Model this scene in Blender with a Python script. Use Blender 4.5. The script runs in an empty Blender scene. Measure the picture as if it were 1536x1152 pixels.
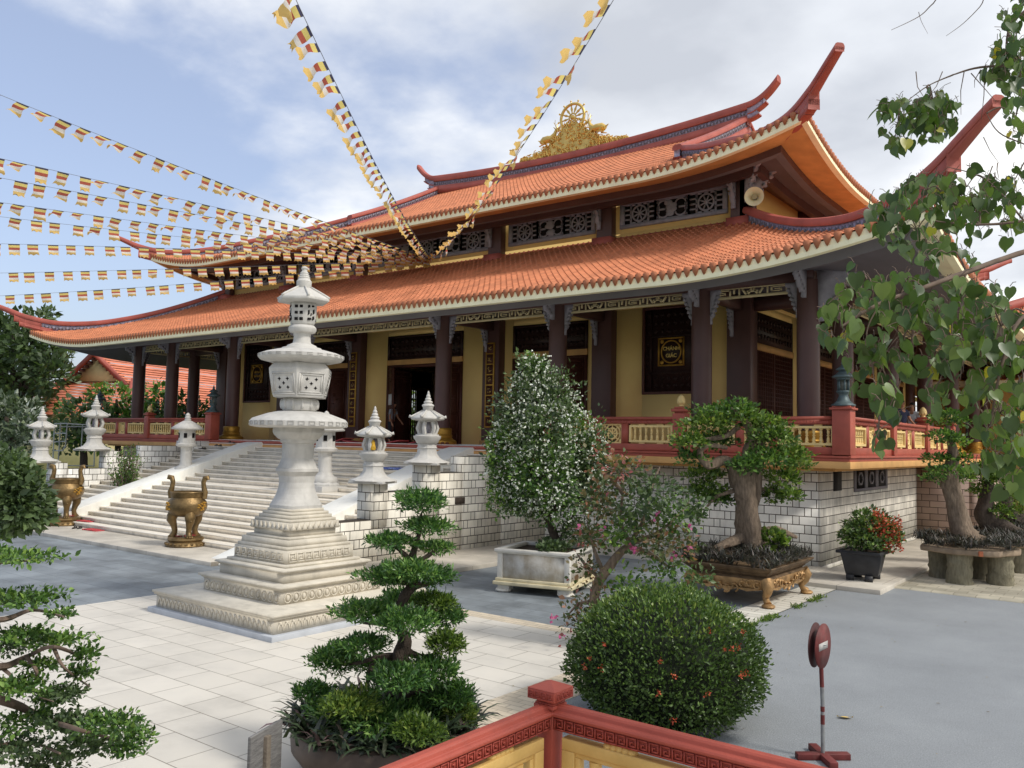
import bpy, math, random
import numpy as np
from mathutils import Vector, Matrix
rng = np.random.default_rng(11); random.seed(11)
SC = bpy.context.scene; COL = SC.collection; PI = math.pi
R_ = math.radians
# ---------------------------------------------------------------- camera
FPX = 1275.15; CAMH = 3.0
def cam_axes(yaw, pitch, roll):
    cy, sy, cp, sp = math.cos(yaw), math.sin(yaw), math.cos(pitch), math.sin(pitch)
    fw = np.array([cp*-sy, cp*cy, sp]); r = np.array([cy, sy, 0]); up = np.cross(r, fw)
    r2 = math.cos(roll)*r + math.sin(roll)*up; up2 = np.cross(r2, fw)
    return np.array([r2, -up2, fw]).T
RC = cam_axes(R_(37.507), R_(3.8935), R_(1.1285))
def at(px, py, d):
    return np.array([0, 0, CAMH]) + RC @ np.array([px-768, py-576, FPX]) * (d/FPX)
cam = bpy.data.cameras.new("camera"); camo = bpy.data.objects.new("camera", cam); COL.objects.link(camo)
M4 = Matrix.Identity(4)
for i in range(3):
    M4[i][0] = RC[i, 0]; M4[i][1] = -RC[i, 1]; M4[i][2] = -RC[i, 2]
M4[2][3] = CAMH
camo.matrix_world = M4
cam.sensor_width = 36; cam.lens = FPX/1536*36; cam.clip_start = .05; cam.clip_end = 3000
SC.camera = camo
# ---------------------------------------------------------------- objects
ORG = {}
def thing(name, label=None, cat=None, loc=(0, 0, 0), group=None, rz=0):
    o = bpy.data.objects.new(name, None); COL.objects.link(o); o.location = loc; o.rotation_euler = (0, 0, rz)
    ORG[o.name] = np.array(loc, float); o.empty_display_size = .2
    return tag(o, label, cat, group)
def tag(o, label=None, cat=None, group=None, kind=None):
    if label: o['label'] = label
    if cat: o['category'] = cat
    if group: o['group'] = group
    if kind: o['kind'] = kind
    return o
def copy_tree(o, parent=None):
    c = o.copy(); COL.objects.link(c)
    if parent is not None: c.parent = parent
    for ch in list(o.children): copy_tree(ch, c)
    return c
class MB:
    def __init__(s): s.V = []; s.F = []; s.n = 0
    def add(s, V, F, mi=0, rnd=None):
        V = np.asarray(V, float).reshape(-1, 3)
        if isinstance(F, np.ndarray): s.F.append((F+s.n, mi, rnd))
        else:
            by = {}
            for f in F: by.setdefault(len(f), []).append(f)
            for k, fs in by.items(): s.F.append((np.array(fs, int)+s.n, mi, rnd))
        s.V.append(V); s.n += len(V); return s
    def box(s, x0, x1, y0, y1, z0, z1, mi=0):
        V = [(x, y, z) for z in (z0, z1) for y in (y0, y1) for x in (x0, x1)]
        return s.add(V, [(0, 2, 3, 1), (4, 5, 7, 6), (0, 1, 5, 4), (2, 6, 7, 3), (0, 4, 6, 2), (1, 3, 7, 5)], mi)
    def obox(s, c, size, rz=0, rx=0, ry=0, mi=0, top=1.0):
        h = np.array(size)/2
        V = np.array([(x*h[0]*(top if z > 0 else 1), y*h[1]*(top if z > 0 else 1), z*h[2]) for z in (-1, 1) for y in (-1, 1) for x in (-1, 1)])
        m = np.array(Matrix.Rotation(rz, 3, 'Z') @ Matrix.Rotation(ry, 3, 'Y') @ Matrix.Rotation(rx, 3, 'X'))
        return s.add(V@m.T+np.array(c), [(0, 2, 3, 1), (4, 5, 7, 6), (0, 1, 5, 4), (2, 6, 7, 3), (0, 4, 6, 2), (1, 3, 7, 5)], mi)
    def lathe(s, prof, n=24, c=(0, 0, 0), ph=0, cap=True, mi=0, sx=1, sy=1):
        a = np.arange(n)*2*PI/n+ph
        V = np.concatenate([np.stack([c[0]+r*np.cos(a)*sx, c[1]+r*np.sin(a)*sy, np.full(n, c[2]+z)], 1) for r, z in prof])
        i = np.arange(n); j = (i+1) % n; F = []
        for k in range(len(prof)-1): F.append(np.stack([k*n+i, k*n+j, (k+1)*n+j, (k+1)*n+i], 1))
        s.add(V, np.concatenate(F), mi)
        if cap:
            b = s.n-len(V)
            s.F.append((np.array([list(range(b+n-1, b-1, -1))]), mi, None)); t = b+(len(prof)-1)*n
            s.F.append((np.array([list(range(t, t+n))]), mi, None))
        return s
    def tube(s, P, rad, n=6, mi=0, cap=True, rnd=None):
        P = np.asarray(P, float); m = len(P)
        rad = np.full(m, rad) if np.isscalar(rad) else np.asarray(rad, float)
        T = np.gradient(P, axis=0); T /= np.linalg.norm(T, axis=1)[:, None]+1e-9
        u = np.array([0, 0, 1.]) if abs(T[0, 2]) < .9 else np.array([1., 0, 0])
        A = []; a = np.arange(n)*2*PI/n
        for k in range(m):
            u = u-T[k]*(u@T[k]); u /= np.linalg.norm(u)+1e-9; w = np.cross(T[k], u)
            A.append(P[k]+rad[k]*(np.cos(a)[:, None]*u+np.sin(a)[:, None]*w))
        i = np.arange(n); j = (i+1) % n
        F = np.concatenate([np.stack([k*n+i, k*n+j, (k+1)*n+j, (k+1)*n+i], 1) for k in range(m-1)])
        s.add(np.concatenate(A), F, mi, rnd)
        if cap:
            b = s.n-m*n
            s.F.append((np.array([list(range(b+n-1, b-1, -1))]), mi, rnd)); s.F.append((np.array([list(range(b+(m-1)*n, b+m*n))]), mi, rnd))
        return s
    def ell(s, c, r, n=14, m=8, mi=0, M=None, noise=0):
        th = np.linspace(0, PI, m+1); ph = np.arange(n)*2*PI/n
        V = np.array([(math.sin(t)*math.cos(p), math.sin(t)*math.sin(p), math.cos(t)) for t in th for p in ph])
        if noise: V *= (1+noise*(rng.random(len(V))-.5))[:, None]
        V = V*np.array(r)
        if M is not None: V = V@np.array(M).T
        i = np.arange(n); j = (i+1) % n
        F = np.concatenate([np.stack([k*n+j, k*n+i, (k+1)*n+i, (k+1)*n+j], 1) for k in range(m)])
        return s.add(V+np.array(c), F, mi)
    def prism(s, poly, z0, z1, M=None, o=(0, 0, 0), mi=0):
        """extrude a 2-D polygon from z0 to z1, then map by matrix M (columns = axes) and offset o"""
        n = len(poly); V = np.array([(x, y, z0) for x, y in poly]+[(x, y, z1) for x, y in poly], float)
        if M is not None: V = V@np.array(M, float).T
        F = [tuple(range(n-1, -1, -1)), tuple(range(n, 2*n))]+[(i, (i+1) % n, n+(i+1) % n, n+i) for i in range(n)]
        return s.add(V+np.array(o), F, mi)
    def sweep(s, P, sec, up=(0, 0, 1), mi=0, cap=True):
        """P: (m,3) path; sec: (m,k,2) or (k,2) section in (lateral, up)"""
        P = np.asarray(P, float); m = len(P); T = np.gradient(P, axis=0)
        up = np.array(up, float); sec = np.asarray(sec, float)
        if sec.ndim == 2: sec = np.repeat(sec[None], m, 0)
        k = sec.shape[1]; A = []
        for q in range(m):
            l = np.cross(T[q], up); l /= np.linalg.norm(l)+1e-9
            A.append(P[q]+sec[q, :, :1]*l+sec[q, :, 1:]*up)
        i = np.arange(k); j = (i+1) % k
        F = np.concatenate([np.stack([q*k+i, q*k+j, (q+1)*k+j, (q+1)*k+i], 1) for q in range(m-1)])
        s.add(np.concatenate(A), F, mi)
        if cap:
            b = s.n-m*k
            s.F.append((np.array([list(range(b, b+k))]), mi, None)); s.F.append((np.array([list(range(b+m*k-1, b+(m-1)*k-1, -1))]), mi, None))
        return s
    def remi(s, mi):
        s.F = [(f, mi, r) for f, _, r in s.F]; return s
    def merge(s, o):
        off = s.n
        for v in o.V: s.V.append(v)
        for f, mi, r in o.F: s.F.append((f+off, mi, r))
        s.n += o.n; return s
    def build(s, name, mats, parent=None, loc=None, smooth=0, bevel=0, rz=None):
        V = np.concatenate(s.V) if s.V else np.zeros((0, 3))
        if parent is not None: org = ORG.get(parent.name, np.zeros(3))
        else: org = np.array(loc if loc is not None else (0, 0, 0), float)
        V = V-org
        me = bpy.data.meshes.new(name); me.vertices.add(len(V)); me.vertices.foreach_set('co', V.astype(np.float32).ravel())
        lt = np.concatenate([np.full(len(f), f.shape[1]) for f, _, _ in s.F]); ls = np.concatenate([[0], np.cumsum(lt)[:-1]])
        me.loops.add(int(lt.sum())); me.loops.foreach_set('vertex_index', np.concatenate([f.ravel() for f, _, _ in s.F]).astype(np.int32))
        me.polygons.add(len(lt)); me.polygons.foreach_set('loop_start', ls.astype(np.int32))
        mi = np.concatenate([np.full(len(f), m) for f, m, _ in s.F])
        if not isinstance(mats, (list, tuple)): mats = [mats]
        for m in mats: me.materials.append(m)
        me.polygons.foreach_set('material_index', mi.astype(np.int32))
        if any(r is not None for _, _, r in s.F):
            at_ = me.attributes.new('rnd', 'FLOAT', 'FACE')
            at_.data.foreach_set('value', np.concatenate([(np.full(len(f), .5) if r is None else np.broadcast_to(r, (len(f),))) for f, _, r in s.F]).astype(np.float32))
        me.update(calc_edges=True); me.validate()
        if smooth:
            me.polygons.foreach_set('use_smooth', np.ones(len(lt), bool))
            if smooth < 170: me.set_sharp_from_angle(angle=R_(smooth))
        o = bpy.data.objects.new(name, me); COL.objects.link(o)
        if parent is not None: o.parent = parent
        else: o.location = org
        ORG[o.name] = org
        if bevel:
            b = o.modifiers.new('bevel', 'BEVEL'); b.width = bevel; b.segments = 2; b.limit_method = 'ANGLE'
        return o
# ---------------------------------------------------------------- materials
def nodes(name):
    m = bpy.data.materials.new(name); m.use_nodes = True; nt = m.node_tree
    return m, nt, nt.nodes['Principled BSDF'], nt.nodes.new, nt.links.new
def ramp(nt, stops):
    r = nt.nodes.new('ShaderNodeValToRGB'); e = r.color_ramp.elements
    while len(e) < len(stops): e.new(.5)
    for k, (p, c) in enumerate(stops): e[k].position = p; e[k].color = (*c, 1) if len(c) == 3 else c
    return r
def srgb(r, g, b):
    f = lambda c: c/12.92 if c <= .04045 else ((c+.055)/1.055)**2.4
    return (f(r/255), f(g/255), f(b/255))
def sc(c, k): return tuple(min(1, x*k) for x in c)
def mat(name, col, rough=.6, var=.15, scale=3., metal=0, bump=0, bscale=40., spec=.3, col2=None, detail=6, stretch=None, coat=0):
    m, nt, b, N, L = nodes(name)
    tc = N('ShaderNodeTexCoord'); nz = N('ShaderNodeTexNoise'); nz.inputs['Scale'].default_value = scale; nz.inputs['Detail'].default_value = detail
    src = tc.outputs['Object']
    if stretch:
        mp = N('ShaderNodeMapping'); mp.inputs['Scale'].default_value = stretch; L(src, mp.inputs[0]); src = mp.outputs[0]
    L(src, nz.inputs['Vector'])
    r = ramp(nt, [(.3, sc(col, 1-var)), (.7, col2 if col2 else sc(col, 1+var))]); L(nz.outputs['Fac'], r.inputs[0]); L(r.outputs[0], b.inputs['Base Color'])
    b.inputs['Roughness'].default_value = rough; b.inputs['Metallic'].default_value = metal; b.inputs['Specular IOR Level'].default_value = spec
    if coat: b.inputs['Coat Weight'].default_value = coat
    if bump:
        n2 = N('ShaderNodeTexNoise'); n2.inputs['Scale'].default_value = bscale; n2.inputs['Detail'].default_value = 8; L(src, n2.inputs['Vector'])
        bp = N('ShaderNodeBump'); bp.inputs['Strength'].default_value = bump; bp.inputs['Distance'].default_value = .02
        L(n2.outputs['Fac'], bp.inputs['Height']); L(bp.outputs[0], b.inputs['Normal'])
    return m
def weather(m, amount=.35, scale=1.3, col=(.10, .095, .085), stretch=(3, 3, .7), lo=.50, hi=.78):
    """dark irregular stains and runs with a shape of their own, over whatever colour the material has"""
    nt = m.node_tree; b = nt.nodes['Principled BSDF']; src = b.inputs['Base Color'].links[0].from_socket; N = nt.nodes.new; L = nt.links.new
    g = N('ShaderNodeNewGeometry'); mp = N('ShaderNodeMapping'); mp.inputs['Scale'].default_value = stretch; L(g.outputs['Position'], mp.inputs[0])
    n = N('ShaderNodeTexNoise'); n.inputs['Scale'].default_value = scale; n.inputs['Detail'].default_value = 10; n.inputs['Roughness'].default_value = .68; L(mp.outputs[0], n.inputs['Vector'])
    r = ramp(nt, [(lo, (0, 0, 0)), (hi, (amount,)*3)]); L(n.outputs['Fac'], r.inputs[0]); mx = N('ShaderNodeMixRGB'); L(r.outputs[0], mx.inputs[0]); L(src, mx.inputs[1]); mx.inputs[2].default_value = (*col, 1); L(mx.outputs[0], b.inputs['Base Color']); return m
def leafmat(name, stops, rough=.45, trans=.25, spec=.4):
    """colour per leaf from the face attribute rnd"""
    m, nt, b, N, L = nodes(name)
    a = N('ShaderNodeAttribute'); a.attribute_name = 'rnd'
    r = ramp(nt, stops); L(a.outputs['Fac'], r.inputs[0]); L(r.outputs[0], b.inputs['Base Color'])
    b.inputs['Roughness'].default_value = rough; b.inputs['Specular IOR Level'].default_value = spec
    if trans:
        t = N('ShaderNodeBsdfTranslucent'); h = N('ShaderNodeMixRGB'); h.blend_type = 'MULTIPLY'; h.inputs[0].default_value = 1
        h.inputs[2].default_value = (1.3, 1.5, .6, 1); L(r.outputs[0], h.inputs[1]); L(h.outputs[0], t.inputs[0])
        mx = N('ShaderNodeMixShader'); mx.inputs[0].default_value = trans; L(b.outputs[0], mx.inputs[1]); L(t.outputs[0], mx.inputs[2])
        L(mx.outputs[0], nt.nodes['Material Output'].inputs[0])
    return m
def mth(nt, op, a, b=None, c=None):
    n = nt.nodes.new('ShaderNodeMath'); n.operation = op
    for i, v in enumerate((a, b, c)):
        if v is None: continue
        if isinstance(v, (int, float)): n.inputs[i].default_value = v
        else: nt.links.new(v, n.inputs[i])
    return n.outputs[0]
def brickmat(name, col, joint, course=.215, period=.60, longf=.72, jw=.011, streak=0, vjoint=1.0, rowoff=.5, var=.16):
    """ashlar facing of one long and one short stone in turn; runs along world x+y, courses up z"""
    m, nt, b, N, L = nodes(name)
    g = N('ShaderNodeNewGeometry'); sp = N('ShaderNodeSeparateXYZ'); L(g.outputs['Position'], sp.inputs[0])
    s = mth(nt, 'ADD', sp.outputs[0], sp.outputs[1]); z = mth(nt, 'DIVIDE', sp.outputs[2], course)
    row = mth(nt, 'FLOOR', z); fz = mth(nt, 'FRACT', z)
    off = mth(nt, 'MULTIPLY', mth(nt, 'FLOORED_MODULO', row, 2.0), rowoff)
    t = mth(nt, 'ADD', mth(nt, 'DIVIDE', s, period), off); cell = mth(nt, 'FLOOR', t); ft = mth(nt, 'FRACT', t)
    short = mth(nt, 'GREATER_THAN', ft, longf)
    jz = mth(nt, 'LESS_THAN', mth(nt, 'MINIMUM', fz, mth(nt, 'SUBTRACT', 1.0, fz)), jw*.9/course)
    d1 = mth(nt, 'MINIMUM', mth(nt, 'MINIMUM', ft, mth(nt, 'SUBTRACT', 1.0, ft)), mth(nt, 'ABSOLUTE', mth(nt, 'SUBTRACT', ft, longf)))
    jx = mth(nt, 'MULTIPLY', mth(nt, 'LESS_THAN', d1, jw*.9/period), vjoint)
    j = mth(nt, 'MAXIMUM', jz, jx)
    cv = N('ShaderNodeCombineXYZ'); L(mth(nt, 'ADD', mth(nt, 'MULTIPLY', cell, 2.0), short), cv.inputs[0]); L(row, cv.inputs[1])
    wn = N('ShaderNodeTexWhiteNoise'); L(cv.outputs[0], wn.inputs[0])
    nz = N('ShaderNodeTexNoise'); nz.inputs['Scale'].default_value = 2.2; nz.inputs['Detail'].default_value = 8
    mp = N('ShaderNodeMapping'); L(g.outputs['Position'], mp.inputs[0]); L(mp.outputs[0], nz.inputs['Vector'])
    if streak: mp.inputs['Scale'].default_value = (streak, streak, .6)
    v = mth(nt, 'ADD', mth(nt, 'MULTIPLY', wn.outputs[0], .55), mth(nt, 'MULTIPLY', nz.outputs['Fac'], .9))
    r = ramp(nt, [(.25, sc(col, 1-var*1.5)), (1.0, sc(col, 1+var))]); L(v, r.inputs[0])
    mx = N('ShaderNodeMixRGB'); L(j, mx.inputs[0]); L(r.outputs[0], mx.inputs[1]); mx.inputs[2].default_value = (*joint, 1)
    L(mx.outputs[0], b.inputs['Base Color']); b.inputs['Roughness'].default_value = .7; b.inputs['Specular IOR Level'].default_value = .25
    bp = N('ShaderNodeBump'); bp.inputs['Strength'].default_value = .6; bp.inputs['Distance'].default_value = .012
    n2 = N('ShaderNodeTexNoise'); n2.inputs['Scale'].default_value = 60; L(g.outputs['Position'], n2.inputs['Vector'])
    L(mth(nt, 'SUBTRACT', mth(nt, 'MULTIPLY', n2.outputs['Fac'], .25), j), bp.inputs['Height']); L(bp.outputs[0], b.inputs['Normal'])
    return m
def tilemat(name, col, joint, bw, bh, ox=0, oy=0, jw=.012, var=.1, off=.5, rough=.55, freq=2, stain=.12):
    m, nt, b, N, L = nodes(name)
    g = N('ShaderNodeNewGeometry'); mp = N('ShaderNodeMapping'); mp.inputs['Location'].default_value = (ox, oy, 0); L(g.outputs['Position'], mp.inputs[0])
    br = N('ShaderNodeTexBrick'); L(mp.outputs[0], br.inputs['Vector'])
    br.offset = off; br.offset_frequency = freq; br.squash = 1
    i = br.inputs; i['Scale'].default_value = 1; i['Brick Width'].default_value = bw; i['Row Height'].default_value = bh; i['Mortar Size'].default_value = jw/2; i['Mortar Smooth'].default_value = .15
    i['Color1'].default_value = (*sc(col, 1-var), 1); i['Color2'].default_value = (*sc(col, 1+var), 1); i['Mortar'].default_value = (*joint, 1)
    nz = N('ShaderNodeTexNoise'); nz.inputs['Scale'].default_value = .9; nz.inputs['Detail'].default_value = 9; nz.inputs['Roughness'].default_value = .65; L(g.outputs['Position'], nz.inputs['Vector'])
    r = ramp(nt, [(.3, (1-stain*1.6,)*3), (.65, (1.0,)*3)]); L(nz.outputs['Fac'], r.inputs[0])
    mx = N('ShaderNodeMixRGB'); mx.blend_type = 'MULTIPLY'; mx.inputs[0].default_value = 1; L(br.outputs['Color'], mx.inputs[1]); L(r.outputs[0], mx.inputs[2])
    L(mx.outputs[0], b.inputs['Base Color']); b.inputs['Roughness'].default_value = rough; b.inputs['Specular IOR Level'].default_value = .3
    bp = N('ShaderNodeBump'); bp.inputs['Strength'].default_value = .4; bp.inputs['Distance'].default_value = .01
    n2 = N('ShaderNodeTexNoise'); n2.inputs['Scale'].default_value = 45; n2.inputs['Detail'].default_value = 6; L(g.outputs['Position'], n2.inputs['Vector'])
    L(mth(nt, 'SUBTRACT', mth(nt, 'MULTIPLY', n2.outputs['Fac'], .3), br.outputs['Fac']), bp.inputs['Height']); L(bp.outputs[0], b.inputs['Normal'])
    return m
def roofmat(name, col):
    m, nt, b, N, L = nodes(name)
    tc = N('ShaderNodeTexCoord'); n1 = N('ShaderNodeTexNoise'); n1.inputs['Scale'].default_value = .5; n1.inputs['Detail'].default_value = 8; L(tc.outputs['Object'], n1.inputs['Vector'])
    a = N('ShaderNodeAttribute'); a.attribute_name = 'rnd'
    v = mth(nt, 'ADD', mth(nt, 'MULTIPLY', n1.outputs['Fac'], .6), mth(nt, 'MULTIPLY', a.outputs['Fac'], .4))
    r = ramp(nt, [(.2, sc(col, .74)), (.5, col), (.85, sc(col, 1.2))]); L(v, r.inputs[0]); L(r.outputs[0], b.inputs['Base Color'])
    b.inputs['Roughness'].default_value = .65; b.inputs['Specular IOR Level'].default_value = .3
    return m
C_RED = srgb(172, 88, 72); C_OCH = srgb(206, 160, 82); C_DARK = srgb(68, 50, 48)
m_brick = brickmat('white_ashlar', srgb(228, 225, 218), srgb(66, 58, 50))
m_bricks = brickmat('streaked_ashlar', srgb(212, 206, 194), srgb(62, 54, 48), streak=5, vjoint=.25, var=.22)
m_brickb = brickmat('brown_ashlar', srgb(160, 138, 126), srgb(70, 58, 52), longf=1.5, period=.5)
m_brickw = brickmat('pale_ashlar', srgb(230, 224, 210), srgb(70, 62, 54))
m_red = mat('terracotta_paint', C_RED, .5, .12, 2.5, bump=.12, bscale=30)
m_redridge = mat('ridge_red', srgb(172, 92, 80), .55, .16, 1.6, bump=.15)
m_purple = mat('ridge_band_grey', srgb(150, 140, 162), .7, .25, 9, detail=2, col2=srgb(178, 172, 190))
m_ochre = mat('ochre_wall', srgb(255, 214, 138), .75, .07, .9, bump=.06)
m_ochred = mat('ochre_board', srgb(206, 158, 100), .7, .15, 2.0)
m_dark = mat('dark_purple_brown', srgb(94, 66, 62), .42, .12, 1.4, spec=.4)
m_wood = mat('dark_wood', srgb(88, 52, 42), .45, .35, 6, stretch=(8, 8, 1), bump=.2)
m_black = mat('carved_black_wood', srgb(54, 36, 32), .4, .3, 8, bump=.5, bscale=14)
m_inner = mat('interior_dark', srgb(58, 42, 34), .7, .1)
m_cream = mat('cream_paint', srgb(252, 240, 202), .6, .08, 2)
m_fret = mat('fret_cream', srgb(228, 212, 168), .65, .12, 3)
m_yel = mat('baluster_yellow', srgb(235, 205, 140), .55, .1, 3)
m_grey = mat('carved_grey', srgb(162, 158, 168), .65, .18, 6, bump=.3)
m_soff = mat('soffit_grey', srgb(112, 108, 114), .7, .08, 1.5)
m_gold = mat('gold_leaf', srgb(226, 192, 108), .42, .15, 5, metal=.55, spec=.5)
m_goldp = mat('gold_paint', srgb(186, 142, 62), .42, .2, 5, metal=.55)
m_bronze = mat('aged_bronze', srgb(122, 100, 66), .45, .45, 5, metal=.6, bump=.35, bscale=22)
m_stone = mat('light_granite', srgb(196, 193, 187), .75, .1, 5, bump=.25, bscale=120)
m_stonew = mat('cream_granite', srgb(204, 196, 180), .7, .12, 3, bump=.2, bscale=90)
m_step = mat('step_granite', srgb(214, 206, 192), .7, .14, 1.8, bump=.2, bscale=80)
m_ramp = mat('white_ramp', srgb(240, 238, 230), .65, .04, 1.2)
m_roof = roofmat('orange_roof_tile', srgb(194, 122, 86))
m_shade = mat('hollow_shade', srgb(22, 18, 18), .8, .1)  # near-black colour painting the shade of hollows that are not cut
m_slategreen = mat('lantern_grey', srgb(92, 106, 108), .5, .2, 8, metal=.3)
m_bark = mat('grey_bark', srgb(122, 106, 90), .9, .35, 5, stretch=(5, 5, 1.2), bump=1.0, bscale=18)
m_barkd = mat('dark_bark', srgb(78, 68, 60), .9, .35, 7, stretch=(4, 4, 1.5), bump=1.0, bscale=22)
m_soil = mat('soil', srgb(70, 58, 46), .95, .3, 9, bump=.6)
for m_, a_, s_ in ((m_stone, .26, 2.2), (m_stonew, .32, 1.6), (m_step, .5, 1.0), (m_ramp, .22, .8), (m_brick, .45, .7), (m_brickw, .45, .8), (m_bricks, .5, .9)): weather(m_, a_, s_)
weather(m_roof, .35, .55, (.16, .06, .035), (1.6, .5, .5), .52, .85); weather(m_red, .3, 2.0, (.12, .05, .04), (1, 1, 1)); weather(m_cream, .15, 1.2, (.30, .27, .20), (2, 2, 1))
m_white = mat('white_paper', srgb(225, 225, 225), .7, .03)
# ---------------------------------------------------------------- world and sun
SUN_DIR = Vector((.68, .10, .73)).normalized()
w = bpy.data.worlds.new("World"); SC.world = w; w.use_nodes = True; nt = w.node_tree; N = nt.nodes.new; L = nt.links.new
bg = nt.nodes['Background']
sky = N('ShaderNodeTexSky'); sky.sky_type = 'NISHITA'; sky.sun_disc = False
sky.sun_elevation = math.asin(SUN_DIR.z); sky.sun_rotation = math.atan2(SUN_DIR.x, SUN_DIR.y); sky.dust_density = 3.0; sky.ozone_density = 1.5
tc = N('ShaderNodeTexCoord'); sp = N('ShaderNodeSeparateXYZ'); L(tc.outputs['Generated'], sp.inputs[0])
zz = mth(nt, 'ADD', mth(nt, 'MAXIMUM', sp.outputs[2], 0.0), .22)
cv = N('ShaderNodeCombineXYZ'); L(mth(nt, 'DIVIDE', sp.outputs[0], zz), cv.inputs[0]); L(mth(nt, 'DIVIDE', sp.outputs[1], zz), cv.inputs[1])
n1 = N('ShaderNodeTexNoise'); n1.inputs['Scale'].default_value = 1.25; n1.inputs['Detail'].default_value = 9; n1.inputs['Roughness'].default_value = .52; L(cv.outputs[0], n1.inputs['Vector'])
mp = N('ShaderNodeMapping'); mp.inputs['Location'].default_value = (3.4, 1.7, 5); L(cv.outputs[0], mp.inputs[0])
n2 = N('ShaderNodeTexNoise'); n2.inputs['Scale'].default_value = 1.3; n2.inputs['Detail'].default_value = 7; n2.inputs['Roughness'].default_value = .5; L(mp.outputs[0], n2.inputs['Vector'])
# cloud bank: denser towards the east (+x), thin over the west; a clear strip low in the west
side = mth(nt, 'ADD', mth(nt, 'MULTIPLY', sp.outputs[0], .79), mth(nt, 'MULTIPLY', sp.outputs[1], .61))
cov = mth(nt, 'ADD', mth(nt, 'MULTIPLY', side, .62), mth(nt, 'MULTIPLY', sp.outputs[2], .40))
cov = mth(nt, 'ADD', mth(nt, 'MINIMUM', cov, .42), n1.outputs['Fac'])
mk = ramp(nt, [(.44, (0, 0, 0)), (.63, (1, 1, 1))]); mk.color_ramp.interpolation = 'EASE'; L(cov, mk.inputs[0])
cl = ramp(nt, [(.33, (.50, .53, .59)), (.47, (.70, .73, .78)), (.60, (1.0, 1.0, .98))]); L(n2.outputs['Fac'], cl.inputs[0])
skm = N('ShaderNodeMixRGB'); skm.blend_type = 'MULTIPLY'; skm.inputs[0].default_value = 1; L(sky.outputs[0], skm.inputs[1]); skm.inputs[2].default_value = (.82, .80, .86, 1)
clm = N('ShaderNodeMixRGB'); clm.blend_type = 'MULTIPLY'; clm.inputs[0].default_value = 1; L(cl.outputs[0], clm.inputs[1]); CLK = 6.0; clm.inputs[2].default_value = (CLK, CLK, CLK, 1)
hz = N('ShaderNodeMixRGB'); hz.inputs[0].default_value = .20; L(skm.outputs[0], hz.inputs[1]); hz.inputs[2].default_value = (5.4, 5.8, 6.5, 1)
mx = N('ShaderNodeMixRGB'); L(mk.outputs[0], mx.inputs[0]); L(hz.outputs[0], mx.inputs[1]); L(clm.outputs[0], mx.inputs[2])
L(mx.outputs[0], bg.inputs[0]); bg.inputs[1].default_value = .13
sl = bpy.data.lights.new('sun', 'SUN'); sl.energy = 1.7; sl.angle = R_(9); sl.color = (1, .95, .87)
so = bpy.data.objects.new('sun', sl); COL.objects.link(so); so.rotation_euler = SUN_DIR.to_track_quat('Z', 'Y').to_euler()
SC.view_settings.view_transform = 'Standard'; SC.view_settings.look = 'None'; SC.view_settings.exposure = .68; SC.view_settings.gamma = 1
SC.cycles.max_bounces = 6; SC.cycles.transparent_max_bounces = 6
# ---------------------------------------------------------------- ground
def sheet(name, x0, x1, y0, y1, z, m, poly=None):
    b = MB(); P = poly or [(x0, y0), (x1, y0), (x1, y1), (x0, y1)]
    b.add([(x, y, z) for x, y in P], [tuple(range(len(P)))])
    return tag(b.build(name, m, loc=(0, 0, 0)), kind='structure')
def slab(name, x0, x1, y0, y1, z, m, bevel=.01):
    return tag(MB().box(x0, x1, y0, y1, -.05, z).build(name, m, loc=(0, 0, 0), bevel=bevel), kind='structure')
m_grass = mat('dry_grass', srgb(112, 122, 72), .95, .3, .6)
def asphalt():
    m, nt, b, N, L = nodes('grey_asphalt'); g = N('ShaderNodeNewGeometry')
    n1 = N('ShaderNodeTexNoise'); n1.inputs['Scale'].default_value = .55; n1.inputs['Detail'].default_value = 9; n1.inputs['Roughness'].default_value = .62; L(g.outputs['Position'], n1.inputs['Vector'])
    n2 = N('ShaderNodeTexNoise'); n2.inputs['Scale'].default_value = 70; n2.inputs['Detail'].default_value = 8; n2.inputs['Roughness'].default_value = .75; L(g.outputs['Position'], n2.inputs['Vector'])
    n3 = N('ShaderNodeTexVoronoi'); n3.inputs['Scale'].default_value = 90; L(g.outputs['Position'], n3.inputs['Vector'])
    v = mth(nt, 'ADD', mth(nt, 'MULTIPLY', n1.outputs['Fac'], .26), mth(nt, 'MULTIPLY', n2.outputs['Fac'], .84))
    v = mth(nt, 'ADD', v, mth(nt, 'MULTIPLY', n3.outputs['Distance'], .12))
    r = ramp(nt, [(.36, srgb(96, 99, 102)), (.56, srgb(128, 132, 136)), (.76, srgb(158, 162, 165))]); L(v, r.inputs[0]); L(r.outputs[0], b.inputs['Base Color'])
    b.inputs['Roughness'].default_value = .85; bp = N('ShaderNodeBump'); bp.inputs['Strength'].default_value = .7; bp.inputs['Distance'].default_value = .012; L(n2.outputs['Fac'], bp.inputs['Height']); L(bp.outputs[0], b.inputs['Normal'])
    return m
m_asph = asphalt()
weather(m_asph, .12, 3.5, (.10, .10, .10), (1, 1, 1), .52, .8)
m_tile = tilemat('cream_paving', srgb(218, 212, 201), srgb(128, 120, 108), .695, .5085, 8.02-.695*.0, -4.97, jw=.012, var=.06, stain=.17)
weather(m_tile, .30, .9, (.33, .29, .23), (1, 1, 1), .50, .85)
m_slate = tilemat('grey_slate_paving', srgb(140, 147, 152), srgb(108, 114, 120), .9, .45, jw=.012, var=.1, stain=.35)
m_mosaic = tilemat('beige_border', srgb(208, 194, 172), srgb(150, 140, 124), .24, .12, jw=.01, var=.12)
m_strip = tilemat('white_border', srgb(216, 212, 200), srgb(130, 126, 116), 3., .2333, jw=.02, var=.06)
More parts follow.
